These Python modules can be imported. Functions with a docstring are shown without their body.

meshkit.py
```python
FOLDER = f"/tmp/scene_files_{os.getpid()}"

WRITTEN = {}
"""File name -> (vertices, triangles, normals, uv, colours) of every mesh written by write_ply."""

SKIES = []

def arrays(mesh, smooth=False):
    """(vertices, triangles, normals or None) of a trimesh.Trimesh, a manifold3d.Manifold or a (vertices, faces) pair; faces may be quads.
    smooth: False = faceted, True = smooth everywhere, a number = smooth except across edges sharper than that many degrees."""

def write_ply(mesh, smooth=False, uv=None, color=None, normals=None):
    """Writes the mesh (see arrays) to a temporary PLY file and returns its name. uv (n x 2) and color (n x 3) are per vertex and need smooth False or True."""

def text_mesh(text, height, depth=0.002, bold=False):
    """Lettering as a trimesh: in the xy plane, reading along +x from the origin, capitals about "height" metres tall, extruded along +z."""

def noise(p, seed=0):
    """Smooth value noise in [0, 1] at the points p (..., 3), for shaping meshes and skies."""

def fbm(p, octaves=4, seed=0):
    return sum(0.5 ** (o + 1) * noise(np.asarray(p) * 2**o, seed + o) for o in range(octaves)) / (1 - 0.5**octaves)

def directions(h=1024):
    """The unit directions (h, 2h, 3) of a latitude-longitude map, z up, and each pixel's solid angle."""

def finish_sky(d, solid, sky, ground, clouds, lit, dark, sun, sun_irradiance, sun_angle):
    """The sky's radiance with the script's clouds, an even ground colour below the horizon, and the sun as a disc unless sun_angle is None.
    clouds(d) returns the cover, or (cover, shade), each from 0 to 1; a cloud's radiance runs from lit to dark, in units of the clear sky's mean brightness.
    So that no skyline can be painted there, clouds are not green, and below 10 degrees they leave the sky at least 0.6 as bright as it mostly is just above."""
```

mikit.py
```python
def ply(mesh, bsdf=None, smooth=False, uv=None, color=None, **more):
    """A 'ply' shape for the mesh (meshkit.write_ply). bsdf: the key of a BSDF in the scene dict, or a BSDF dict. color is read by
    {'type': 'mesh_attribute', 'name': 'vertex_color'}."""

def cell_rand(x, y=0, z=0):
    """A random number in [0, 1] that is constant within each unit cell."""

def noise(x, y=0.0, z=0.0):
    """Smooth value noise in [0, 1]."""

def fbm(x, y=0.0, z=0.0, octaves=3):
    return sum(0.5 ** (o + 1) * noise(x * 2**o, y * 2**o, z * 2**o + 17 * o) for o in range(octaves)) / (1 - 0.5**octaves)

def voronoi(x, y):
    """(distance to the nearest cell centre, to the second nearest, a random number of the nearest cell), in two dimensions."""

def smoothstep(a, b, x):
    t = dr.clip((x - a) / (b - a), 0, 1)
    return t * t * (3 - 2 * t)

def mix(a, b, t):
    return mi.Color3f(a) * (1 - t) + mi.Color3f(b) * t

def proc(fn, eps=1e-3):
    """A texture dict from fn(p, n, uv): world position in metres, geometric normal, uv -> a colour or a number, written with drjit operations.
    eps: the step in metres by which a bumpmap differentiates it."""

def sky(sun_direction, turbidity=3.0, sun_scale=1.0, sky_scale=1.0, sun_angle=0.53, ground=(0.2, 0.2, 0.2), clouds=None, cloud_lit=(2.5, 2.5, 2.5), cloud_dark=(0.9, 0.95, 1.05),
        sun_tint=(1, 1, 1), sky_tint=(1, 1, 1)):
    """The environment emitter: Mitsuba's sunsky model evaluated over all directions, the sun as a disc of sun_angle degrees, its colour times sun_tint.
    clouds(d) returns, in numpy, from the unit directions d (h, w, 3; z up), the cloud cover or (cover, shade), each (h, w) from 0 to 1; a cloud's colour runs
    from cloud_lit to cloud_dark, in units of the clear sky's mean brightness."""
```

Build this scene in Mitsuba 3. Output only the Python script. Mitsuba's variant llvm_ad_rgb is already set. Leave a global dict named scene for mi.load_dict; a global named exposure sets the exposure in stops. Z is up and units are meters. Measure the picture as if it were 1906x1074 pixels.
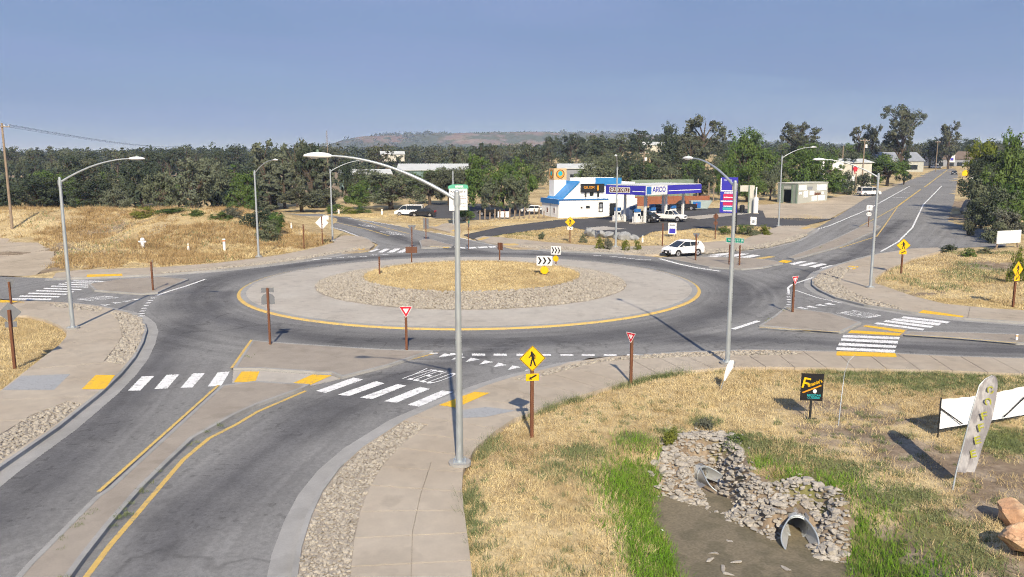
import math, random
import numpy as np, trimesh, shapely, manifold3d as m3, mitsuba as mi, drjit as dr
from shapely import Polygon, LineString, Point, MultiPoint, affinity
from shapely.ops import unary_union
import mikit, meshkit
from mikit import ply, proc, noise, fbm, voronoi, smoothstep, mix

T = mi.ScalarTransform4f
scene, labels = {}, {}
rng = np.random.default_rng(7)
random.seed(7)

# ------------------------------------------------------------------ camera, sky, exposure
CAM_H, PITCH = 10.255, 0.15848
scene['camera'] = {'type': 'perspective', 'fov': 65.77, 'fov_axis': 'x', 'near_clip': 0.5, 'far_clip': 20000.0,
    'to_world': T().look_at(origin=[0, 0, CAM_H], target=[0, math.cos(PITCH), CAM_H - math.sin(PITCH)], up=[0, 0, 1])}
exposure = 2.4
def cloud_cover(d):
    el = np.clip(d[..., 2], 0.02, 1)
    az = np.arctan2(d[..., 0], d[..., 1]); q = np.stack([az * 3.2 + 3, np.sqrt(el) * 16 + az * 0.7, el * 0], -1)
    wisps = np.clip((meshkit.fbm(q * 1.6, 5, 3) - 0.36) * 2.6, 0, 1)
    soft = meshkit.fbm(q * 0.5 + 9, 4, 5)
    return np.clip(0.86 + 0.14 * wisps, 0, 1), np.clip(1.02 - 0.95 * wisps - 1.3 * (soft - 0.5), 0, 1)
scene['sky_light'] = mikit.sky((0.085, -0.815, 0.574), turbidity=3, sun_scale=0.88, clouds=cloud_cover, cloud_lit=(0.53, 0.755, 1.34), cloud_dark=(0.36, 0.545, 1.06), sun_tint=(0.91, 1.0, 1.12))

# ------------------------------------------------------------------ lie of the land
def sstep(a, b, x):
    t = np.clip((np.asarray(x, float) - a) / (b - a), 0, 1)
    return t * t * (3 - 2 * t)
# <T>
def T_base(x, y):
    return 0.022 * np.maximum(0, 0.5 * np.asarray(x, float) + 0.866 * np.asarray(y, float) - 88)
MUD = Polygon([(5.17,25.28),(6.08,24.33),(6.85,23.30),(7.56,22.34),(8.05,21.43),(9.18,20.76),(9.03,20.40)] + [(9.2, 19.5), (8.0, 14.0), (4.0, 14.0)] + [(4.98,20.23),(4.97,21.75),(4.76,23.67)])
CHANNELS = shapely.union_all([LineString([(8.79,22.91),(8.21,21.56),(7.77,20.63)]).buffer(0.36), LineString([(6.87,27.11),(6.93,25.93),(6.94,24.64)]).buffer(0.30)])
CULVERTS = [(*[(8.67,22.63)][0], -0.72, -1.80, 0.32), (*[(6.82,26.92)][0], -0.78, -0.95, 0.26)]
def _ss(a, b, x):
    t = np.clip((np.asarray(x, float) - a) / (b - a), 0, 1)
    return t * t * (3 - 2 * t)
def T_full(x, y):
    x, y = np.asarray(x, float), np.asarray(y, float)
    d = np.full(x.shape, 99.0)
    near = (x > -4) & (x < 20) & (y > 5) & (y < 36)
    if near.any():
        d[near] = shapely.distance(shapely.points(x[near], y[near]), MUD)
    t = T_base(x, y) - 1.1 * (1 - _ss(0.0, 2.7, d))
    if near.any():
        xn, yn = x[near], y[near]
        t[near] = np.minimum(t[near], -1.12 + 1.5 * np.clip(shapely.distance(shapely.points(x[near], y[near]), CHANNELS) - 0.05, 0, 9))
        for (cx, cy, cz, ca, r) in CULVERTS:
            s = -((xn - cx) * np.cos(ca) + (yn - cy) * np.sin(ca)); l = np.abs(-(xn - cx) * np.sin(ca) + (yn - cy) * np.cos(ca))
            t[near] = np.where((s > 0.1) & (s < 2.6) & (l < 1.0), np.maximum(t[near], cz + r + 0.06 - 0.45 * np.maximum(l - 0.3, 0)), t[near])
    t = t - 0.022 * np.maximum(0, 0.5 * x + 0.866 * y - 688)
    yard = _ss(-44, -56, x)
    t = t + 2.9 * _ss(82 + 24 * yard, 116 + 8 * yard, y) * (1 - _ss(122, 150, y)) * _ss(-27, -44, x) + 0.5 * _ss(86, 92, y) * _ss(112, 104, y) * _ss(-27, -40, x) * np.sin(x * 0.45 + y * 0.2) * np.sin(y * 0.33 + 1)
    t = t + 2.2 * _ss(37, 50, x) * _ss(44, 52, y) * (1 - _ss(60, 68, y))
    far = _ss(170, 430, y) * (1 - _ss(560, 900, y))
    side = x / np.maximum(y, 1)
    t = t + far * ((3.2 - 1.8 * _ss(-0.3, -0.1, side)) * (1 - _ss(0.36, 0.43, side)) + 7.0 * np.exp(-((side - 0.17) / 0.09) ** 2) + 2.0 * _ss(0.3, 0.36, side) * (1 - _ss(0.38, 0.45, side)))
    return t
# </T>

# ------------------------------------------------------------------ materials
def rgb(*c): return {'type': 'rgb', 'value': list(c)}
def mat(key, color, rough=0.7, metal=0.0, spec=0.35, bump=None, two=False, **kw):
    b = {'type': 'principled', 'base_color': color if isinstance(color, dict) else rgb(*color), 'roughness': rough, 'metallic': metal, 'specular': spec, **kw}
    if bump:
        fn, scale, eps = bump
        b = {'type': 'bumpmap', 'arbitrary': proc(fn, eps=eps), 'scale': scale, 'bsdf': b}
    if two:
        b = {'type': 'twosided', 'bsdf': b}
    scene[key] = b
def diff(key, color):
    scene[key] = {'type': 'twosided', 'bsdf': {'type': 'diffuse', 'reflectance': color if isinstance(color, dict) else rgb(*color)}}

CX, CY, R_APRON = -3.40, 66.8, 19.0
WHEEL = [LineString([(-9.26,18.02),(-9.44,21.55),(-8.98,26.12),(-7.91,31.80),(-5.85,35.85),(-2.89,40.20),(0.21,44.15)]), LineString([(-15.31,21.38),(-15.76,25.63),(-16.69,31.45),(-18.32,39.31),(-20.46,48.60),(-22.72,62.00)]),
         LineString([(7.81,45.54),(14.04,45.26),(18.62,44.15),(23.88,43.09),(29.28,42.21)]), LineString([(12.07,50.28),(20.76,63.34),(30.69,76.43),(39.14,88.69),(61.82,125.50)]), LineString([(-3.26,90.31),(-13.49,102.69),(-21.78,122.00),(-32.02,141.99)])]
def asphalt_color(p, n, uv):
    r = dr.sqrt(dr.square(p.x - CX) + dr.square(p.y - CY))
    d = mi.Float(99)
    for ls in WHEEL:
        c = np.array(ls.coords)
        for a, b in zip(c[:-1], c[1:]):
            e = b - a; L2 = float(e @ e)
            t = dr.clip(((p.x - a[0]) * e[0] + (p.y - a[1]) * e[1]) / L2, 0, 1)
            d = dr.minimum(d, dr.sqrt(dr.square(p.x - a[0] - t * e[0]) + dr.square(p.y - a[1] - t * e[1])))
    big = fbm(p.x * 0.22, p.y * 0.22, 0, 3)
    ring = dr.exp(-dr.square((r - 22.3 + (big - 0.5) * 1.6) / 1.7))
    wear = dr.maximum(ring, dr.exp(-dr.square((d + (big - 0.5) * 1.5) / 1.45)))
    wear = wear * (0.72 + 0.56 * fbm(p.x * 0.9, p.y * 0.9, 3, 3))
    grit = noise(p.x * 38, p.y * 38) * 0.5 + noise(p.x * 11, p.y * 11) * 0.5
    stain = smoothstep(0.60, 0.75, fbm(p.x * 0.7 + 40, p.y * 0.7, 0, 4))
    v = mix((0.245, 0.243, 0.242), (0.135, 0.135, 0.142), dr.clip(wear, 0, 1))
    th = dr.atan2(p.y - CY, p.x - CX); ln = dr.select(r < 29, fbm(r * 2.6, th * 2.2, 0, 3), fbm(d * 2.4, (p.x + p.y) * 0.06, 5, 3))
    v = v * (0.80 + 0.40 * ln)
    crack = smoothstep(0.035, 0.0, dr.abs(fbm(p.x * 0.33 + 5, p.y * 0.33, 7, 4) - 0.52)) * smoothstep(0.45, 0.6, noise(p.x * 0.12, p.y * 0.12, 9))
    v = v * (1 - 0.22 * crack)
    v = v * (0.80 + 0.40 * grit) * (0.92 + 0.16 * big) * (1 - 0.09 * stain)
    spot = smoothstep(0.80, 0.86, noise(p.x * 5.1, p.y * 5.1, 8)) * smoothstep(0.5, 0.7, noise(p.x * 0.5, p.y * 0.5, 4))
    return v * (1 - 0.2 * spot)
diff('asphalt', proc(asphalt_color))
def lot_color(p, n, uv):
    g = 0.75 + 0.5 * (0.5 * noise(p.x * 14, p.y * 14) + 0.5 * fbm(p.x * 0.3, p.y * 0.3, 0, 4))
    return mi.Color3f(0.105, 0.105, 0.112) * g
diff('lot_asphalt', proc(lot_color))
def conc(base, var, joint=0):
    def fn(p, n, uv):
        a = fbm(p.x * 0.35, p.y * 0.35, 0, 4); b = fbm(p.x * 2.6, p.y * 2.6, 5, 3); c = noise(p.x * 30, p.y * 30, p.z * 30)
        stain = smoothstep(0.58, 0.74, fbm(p.x * 1.1 + 7, p.y * 1.1, 2, 4))
        v = mix(base, var, dr.clip(1.5 * a - 0.25, 0, 1)) * (0.86 + 0.18 * b + 0.10 * c)
        return v * (1 - 0.10 * stain)
    return fn
diff('concrete_tan', proc(conc((0.475, 0.42, 0.35), (0.41, 0.35, 0.28))))
diff('concrete_grey', proc(conc((0.38, 0.375, 0.37), (0.32, 0.315, 0.305))))
diff('concrete_pale', proc(conc((0.49, 0.46, 0.415), (0.43, 0.395, 0.35))))
diff('concrete_brown', proc(conc((0.375, 0.335, 0.29), (0.32, 0.28, 0.24))))
diff('gravel_pale', proc(conc((0.52, 0.445, 0.35), (0.41, 0.345, 0.265))))
def paint(base, wearc):
    def fn(p, n, uv):
        w = smoothstep(0.56, 0.72, fbm(p.x * 7, p.y * 7, 0, 4)) * 0.7
        return mix(base, wearc, w) * (0.93 + 0.14 * noise(p.x * 25, p.y * 25))
    return fn
diff('paint_white', proc(paint((0.80, 0.80, 0.80), (0.45, 0.45, 0.45))))
diff('paint_yellow', proc(paint((0.62, 0.43, 0.15), (0.40, 0.33, 0.22))))
diff('pad_yellow', proc(paint((0.82, 0.50, 0.06), (0.60, 0.40, 0.12))))
diff('pad_faded', proc(paint((0.62, 0.44, 0.17), (0.42, 0.35, 0.24))))
diff('pad_slate', proc(paint((0.37, 0.38, 0.395), (0.32, 0.325, 0.335))))
def wood_fn(p, n, uv):
    return mi.Color3f(0.155, 0.068, 0.040) * (0.65 + 0.7 * fbm(p.x * 30, p.y * 30, p.z * 3, 3))
mat('wood_post', proc(wood_fn), 0.75, spec=0.2)
mat('galvanized', proc(lambda p, n, uv: mi.Color3f(0.46, 0.50, 0.53) * (0.85 + 0.3 * fbm(p.x * 6, p.y * 6, p.z * 2.2, 3))), 0.48, 0.55)
for k, c in dict(sign_yellow=(0.80, 0.47, 0.005), sign_white=(0.74, 0.75, 0.76), sign_red=(0.55, 0.02, 0.04), sign_black=(0.015, 0.015, 0.017), sign_back=(0.17, 0.18, 0.20),
                 sign_green=(0.0, 0.26, 0.17), sign_brown=(0.15, 0.07, 0.045), sign_blue=(0.03, 0.06, 0.42), sign_teal=(0.02, 0.40, 0.45), sign_orange=(0.72, 0.30, 0.02),
                 header_green=(0.10, 0.42, 0.28), price_red=(0.50, 0.03, 0.10), price_teal=(0.05, 0.38, 0.40), pale_lime=(0.36, 0.37, 0.05)).items():
    mat(k, c, 0.42, spec=0.4, two=True)
mat('wall_white', proc(lambda p, n, uv: mi.Color3f(0.78, 0.785, 0.79) * (0.92 + 0.12 * fbm(p.x, p.y, p.z * 1.5, 3))), 0.7)
mat('wall_lower', proc(lambda p, n, uv: mi.Color3f(0.60, 0.64, 0.70) * (0.9 + 0.15 * fbm(p.x * 2, p.y * 2, p.z * 2, 3))), 0.7)
def rib_fn(base, f):
    def fn(p, n, uv):
        return mi.Color3f(*base) * (0.90 + 0.16 * fbm(p.x * 1.3, p.y * 1.3, p.z * 1.3, 3))
    return fn
mat('roof_blue', proc(rib_fn((0.045, 0.25, 0.58), 6)), 0.4, 0.1)
mat('fascia_blue', (0.035, 0.15, 0.40), 0.45)
mat('fuel_blue', (0.045, 0.04, 0.40), 0.35)
mat('fuel_dark', (0.045, 0.028, 0.085), 0.45)
mat('shed_green', proc(rib_fn((0.22, 0.25, 0.23), 5)), 0.65)
mat('shed_pale', proc(rib_fn((0.42, 0.43, 0.40), 5)), 0.65)
mat('roof_pale', proc(rib_fn((0.48, 0.50, 0.50), 5)), 0.5)
mat('wall_teal', proc(rib_fn((0.16, 0.24, 0.23), 5)), 0.7)
mat('wall_cream', proc(rib_fn((0.55, 0.53, 0.47), 5)), 0.7)
mat('wall_greyblue', proc(rib_fn((0.25, 0.27, 0.31), 5)), 0.7)
mat('roof_brown', (0.15, 0.115, 0.095), 0.8)
mat('fence_green', (0.17, 0.23, 0.18), 0.7)
mat('brick_red', proc(rib_fn((0.26, 0.10, 0.055), 5)), 0.8)
mat('glass_dark', (0.02, 0.025, 0.03), 0.06, spec=0.6)
mat('car_white', (0.80, 0.80, 0.80), 0.25, spec=0.5, clearcoat=1.0, clearcoat_gloss=0.9)
mat('car_black', (0.012, 0.012, 0.014), 0.22, spec=0.5, clearcoat=1.0, clearcoat_gloss=0.9)
mat('car_trim', (0.03, 0.03, 0.033), 0.5)
mat('rubber', (0.022, 0.022, 0.023), 0.8)
mat('rim_metal', (0.58, 0.58, 0.60), 0.3, 0.7)
mat('lamp_red', (0.40, 0.02, 0.02), 0.2)
mat('lamp_clear', (0.62, 0.64, 0.66), 0.12)
mat('plastic_white', (0.78, 0.79, 0.80), 0.35)
mat('plastic_blue', (0.03, 0.15, 0.45), 0.4)
mat('bin_grey', (0.33, 0.40, 0.40), 0.5)
mat('corrugated', proc(lambda p, n, uv: mi.Color3f(0.45, 0.46, 0.46) * (0.75 + 0.4 * fbm(p.x * 4, p.y * 4, p.z * 4, 3))), 0.5, 0.35, two=True)
mat('fabric_white', (0.80, 0.81, 0.84), 0.7, two=True)
mat('metal_dark', (0.03, 0.033, 0.037), 0.5, 0.3)
mat('orange_paint', (0.60, 0.16, 0.03), 0.5)
mat('pole_wood', proc(lambda p, n, uv: mi.Color3f(0.27, 0.21, 0.16) * (0.7 + 0.6 * fbm(p.x * 20, p.y * 20, p.z * 1.5, 3))), 0.85)
def stone_fn(a, b):
    def fn(p, n, uv):
        w = fbm(p.x * 1.7, p.y * 1.7, p.z * 1.7, 2); c = fbm(p.x * 13, p.y * 13, p.z * 13, 3); k = mikit.cell_rand(p.x * 6.5, p.y * 6.5, 0)
        return mix(a, b, dr.clip(0.5 * w + 0.6 * k - 0.05, 0, 1)) * (0.72 + 0.5 * c)
    return fn
diff('cobble', proc(stone_fn((0.46, 0.42, 0.36), (0.30, 0.27, 0.235))))
diff('riprap_stone', proc(stone_fn((0.47, 0.44, 0.395), (0.32, 0.29, 0.255))))
diff('riprap_tan', proc(stone_fn((0.46, 0.37, 0.29), (0.34, 0.26, 0.20))))
diff('boulder_grey', proc(stone_fn((0.38, 0.39, 0.40), (0.26, 0.265, 0.27))))
diff('boulder_orange', proc(lambda p, n, uv: mix((0.76, 0.54, 0.34), (0.52, 0.31, 0.19), smoothstep(0.35, 0.7, fbm(p.x * 2.5, p.y * 2.5, p.z * 2.5, 4))) * (0.75 + 0.4 * fbm(p.x * 9, p.y * 9, p.z * 9, 3)) * (1 - 0.45 * smoothstep(0.03, 0.0, dr.abs(fbm(p.x * 2.2, p.y * 2.2, p.z * 2.2, 4) - 0.5)))))
def mud_fn(p, n, uv):
    w = smoothstep(0.45, 0.65, fbm(p.x * 1.5, p.y * 1.5, 0, 4))
    return mix((0.185, 0.155, 0.104), (0.145, 0.124, 0.080), w) * (0.85 + 0.3 * noise(p.x * 18, p.y * 18))
mat('mud', proc(mud_fn), 0.55, spec=0.3)
def ground_fn(p, n, uv):
    a = fbm(p.x * 0.16, p.y * 0.16, 1, 4); b = fbm(p.x * 1.3, p.y * 1.3, 2, 4); c = fbm(p.x * 9, p.y * 9, 3, 3)
    dry = mix((0.57, 0.46, 0.27), (0.39, 0.295, 0.165), smoothstep(0.35, 0.65, 0.5 * a + 0.5 * b))
    dirt = mix((0.34, 0.275, 0.205), (0.24, 0.185, 0.135), smoothstep(0.35, 0.65, b))
    green = mix((0.14, 0.165, 0.052), (0.20, 0.19, 0.085), smoothstep(0.35, 0.65, b))
    g = smoothstep(0.30, 0.62, uv.x + 0.9 * (b - 0.5) + 0.5 * (c - 0.5))
    d = smoothstep(0.30, 0.62, uv.y + 0.9 * (fbm(p.x * 1.1 + 9, p.y * 1.1, 4, 4) - 0.5) + 0.4 * (c - 0.5))
    return mix(mix(dry, dirt, d), green, g) * (0.70 + 0.6 * c)
diff('ground_soil', proc(ground_fn))
def hill_fn(p, n, uv):
    b = fbm(p.x * 0.006, p.y * 0.004, p.z * 0.03, 5); c = fbm(p.x * 0.03, p.y * 0.03, p.z * 0.06, 4)
    soil = mix((0.135, 0.092, 0.078), (0.195, 0.145, 0.115), smoothstep(0.4, 0.6, c))
    scrub = smoothstep(0.38, 0.53, 0.55 * b + 0.45 * c)
    return mix(soil, (0.05, 0.06, 0.035), scrub)
diff('far_hill', proc(hill_fn))
def leafmat(key, a, b, f=0.35):
    def fn(p, n, uv):
        w = fbm(p.x * f, p.y * f, p.z * f, 3); k = noise(p.x * 3, p.y * 3, p.z * 3)
        return mix(a, b, smoothstep(0.3, 0.7, w)) * (0.7 + 0.6 * k)
    scene[key] = {'type': 'twosided', 'bsdf': {'type': 'diffuse', 'reflectance': proc(fn)}}
leafmat('leaf_oak', (0.102, 0.124, 0.078), (0.148, 0.165, 0.106))
leafmat('leaf_dark', (0.046, 0.064, 0.044), (0.074, 0.091, 0.058))
leafmat('leaf_green', (0.075, 0.128, 0.036), (0.115, 0.165, 0.052))
leafmat('leaf_lime', (0.120, 0.150, 0.028), (0.165, 0.180, 0.042))
leafmat('leaf_pine', (0.118, 0.138, 0.096), (0.160, 0.175, 0.122))
leafmat('leaf_gum', (0.082, 0.096, 0.064), (0.115, 0.122, 0.082))
leafmat('leaf_grey', (0.115, 0.125, 0.100), (0.15, 0.155, 0.12))
mat('bark', proc(lambda p, n, uv: mi.Color3f(0.085, 0.065, 0.050) * (0.7 + 0.6 * fbm(p.x * 8, p.y * 8, p.z * 2, 3))), 0.9)
def blade(key, a, b):
    def fn(p, n, uv):
        return mix(a, b, smoothstep(0.25, 0.75, 0.5 * fbm(p.x * 2.2, p.y * 2.2, 0, 3) + 0.5 * fbm(p.x * 0.33, p.y * 0.33, 6, 3))) * (0.75 + 0.5 * mikit.cell_rand(p.x * 17, p.y * 17, 0))
    diff(key, proc(fn))
blade('blade_dry', (0.64, 0.53, 0.31), (0.43, 0.33, 0.18))
blade('blade_straw', (0.44, 0.32, 0.17), (0.32, 0.22, 0.11))
blade('blade_green', (0.115, 0.245, 0.022), (0.18, 0.285, 0.045))
blade('blade_weed', (0.15, 0.19, 0.09), (0.22, 0.235, 0.12))

# ------------------------------------------------------------------ air
scene['haze_air'] = {'type': 'homogeneous', 'albedo': {'type': 'rgb', 'value': [0.91, 0.95, 0.99]}, 'sigma_t': {'type': 'rgb', 'value': [0.95e-4, 1.15e-4, 1.6e-4]}, 'phase': {'type': 'isotropic'}}
scene['haze'] = {'type': 'cube', 'to_world': T().translate([0, 3600, 83]).scale([9500, 6200, 85.5]), 'bsdf': {'type': 'null'}, 'interior': {'type': 'ref', 'id': 'haze_air'}}
labels['haze'] = {'label': 'thin pale blue haze lying over the distant hills', 'category': 'haze', 'kind': 'stuff'}
scene['camera']['medium'] = {'type': 'ref', 'id': 'haze_air'}
# ------------------------------------------------------------------ helpers
cat_m = trimesh.util.concatenate
def new_key(k):
    if k not in scene and k not in labels: return k
    i = 1
    while f'{k}_{i:03d}' in scene or f'{k}_{i:03d}' in labels: i += 1
    return f'{k}_{i:03d}'
def struct(k, mesh, m, smooth=False, uv=None):
    k = new_key(k); scene[k] = ply(mesh, m, smooth=smooth, uv=uv); labels.setdefault(k.split('__')[0], {}).update(kind='structure') if '__' not in k else None
    return k
def thing(k, label, cat, group=None):
    k = new_key(k); labels[k] = {'label': label, 'category': cat}
    if group: labels[k]['group'] = group
    return k
def part(parent, name, mesh, m, smooth=False, label=None, **kw):
    k = new_key(parent + '__' + name); scene[k] = ply(mesh, m, smooth=smooth, **kw)
    if label: labels[k] = {'label': label}
    return k
def one(k, label, cat, mesh, m, smooth=False, group=None):
    k = thing(k, label, cat, group); scene[k] = ply(mesh, m, smooth=smooth); return k
def stuff(k, label, cat, mesh, m, smooth=False):
    k = new_key(k); scene[k] = ply(mesh, m, smooth=smooth); labels[k] = {'label': label, 'category': cat, 'kind': 'stuff'} if '__' not in k else {'kind': 'stuff'}; return k
def box(c, s, rz=0.0, bev=0.0):
    if bev:
        b = bev; hx, hy, hz = [v / 2 for v in s]
        P = [(sx * (hx - (0 if i == 0 else b)), sy * (hy - (0 if i == 1 else b)), sz * (hz - (0 if i == 2 else b))) for sx in (-1, 1) for sy in (-1, 1) for sz in (-1, 1) for i in range(3)]
        m = trimesh.convex.convex_hull(np.array(P))
    else:
        m = trimesh.creation.box(s)
    if rz: m.apply_transform(trimesh.transformations.rotation_matrix(rz, [0, 0, 1]))
    m.apply_translation(c); return m
def tube(points, radii, n=10, cap=True):
    p = np.asarray(points, float); r = np.broadcast_to(radii, (len(p),)).astype(float)
    t = np.gradient(p, axis=0); t /= np.linalg.norm(t, axis=1, keepdims=True)
    ref = np.array([0, 0, 1.]) if abs(t[0, 2]) < 0.9 else np.array([1., 0, 0])
    a = np.cross(t, ref); bad = np.linalg.norm(a, axis=1) < 1e-3; a[bad] = np.cross(t[bad], [0, 1., 0]); a /= np.linalg.norm(a, axis=1, keepdims=True); b = np.cross(t, a)
    ang = np.arange(n) * 2 * np.pi / n
    v = (p[:, None] + r[:, None, None] * (np.cos(ang)[None, :, None] * a[:, None] + np.sin(ang)[None, :, None] * b[:, None])).reshape(-1, 3)
    f = []
    for i in range(len(p) - 1):
        for j in range(n):
            k = (j + 1) % n
            f += [[i * n + j, i * n + k, (i + 1) * n + k], [i * n + j, (i + 1) * n + k, (i + 1) * n + j]]
    if cap:
        v = np.vstack([v, p[:1], p[-1:]]); c0, c1 = len(v) - 2, len(v) - 1; e = (len(p) - 1) * n
        for j in range(n):
            k = (j + 1) % n; f += [[c0, k, j], [c1, e + j, e + k]]
    m = trimesh.Trimesh(v, f, process=False)
    return m
def polys(g):
    return [q for q in getattr(g, 'geoms', [g]) if q.geom_type == 'Polygon' and q.area > 1e-4]
CREASE = (Polygon([(-9000, (88 + 4500) / 0.866), (9000, (88 - 4500) / 0.866), (9000, -20000), (-9000, -20000)]))
def split_crease(g):
    return polys(g.intersection(CREASE)) + polys(g.difference(CREASE))
def sheet(g, z):
    """a flat sheet lying z above the road plane, cut where the plane bends"""
    ms = []
    for q in (polys(g) if g.bounds[3] < 60 else split_crease(g)):
        v, f = trimesh.creation.triangulate_polygon(q, engine='earcut')
        ms.append(trimesh.Trimesh(np.c_[v, T_base(v[:, 0], v[:, 1]) + z], f, process=False))
    m = cat_m(ms); flip = m.face_normals[:, 2] < 0; m.faces[flip] = m.faces[flip][:, ::-1]
    return m
def slab(g, z0, z1):
    """the same with vertical sides down to z0"""
    ms = []
    for q in (polys(g) if g.bounds[3] < 60 else split_crease(g)):
        e = trimesh.creation.extrude_polygon(q, 1.0, engine='earcut')
        v = np.array(e.vertices); v[:, 2] = T_base(v[:, 0], v[:, 1]) + np.where(v[:, 2] > 0.5, z1, z0)
        ms.append(trimesh.Trimesh(v, e.faces, process=False))
    return cat_m(ms)
def quads(*qs):
    return unary_union([Polygon(q).convex_hull for q in qs])
def tz(x, y): return float(T_full(np.array([x]), np.array([y]))[0])
def frame_of(o, f):
    f = np.array([f[0], f[1], 0.]); f /= np.linalg.norm(f); u = np.array([-f[1], f[0], 0]); M = np.eye(4)
    M[:3, 0], M[:3, 1], M[:3, 2], M[:3, 3] = u, [0, 0, 1], f, o
    return M
def place(m, M): m = m.copy(); m.apply_transform(M); return m
def ext(p, d0, d1, M):
    m = cat_m([trimesh.creation.extrude_polygon(q, d1 - d0, engine='earcut') for q in polys(p)]); m.apply_translation([0, 0, d0]); m.apply_transform(M); return m
def words(s, h, M, depth=0.004, cx=0, cy=0, w=None, bold=False):
    m = meshkit.text_mesh(s, h, depth, bold); b = m.bounds; m.apply_translation([-(b[0][0] + b[1][0]) / 2, -(b[0][1] + b[1][1]) / 2, 0])
    if w: m.apply_scale([w / (b[1][0] - b[0][0]), 1, 1])
    m.apply_translation([cx, cy, 0]); m.apply_transform(M); return m
def rect(w, h, cx=0, cy=0): return shapely.box(cx - w / 2, cy - h / 2, cx + w / 2, cy + h / 2)
def scatter(poly, n, seed):
    """n random points inside a polygon"""
    r = np.random.default_rng(seed); x0, y0, x1, y1 = poly.bounds; out = np.zeros((0, 2)); shapely.prepare(poly)
    while len(out) < n:
        q = r.uniform([x0, y0], [x1, y1], (max(1000, n), 2)); out = np.vstack([out, q[shapely.contains_xy(poly, q[:, 0], q[:, 1])]])
    return out[:n]

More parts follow.
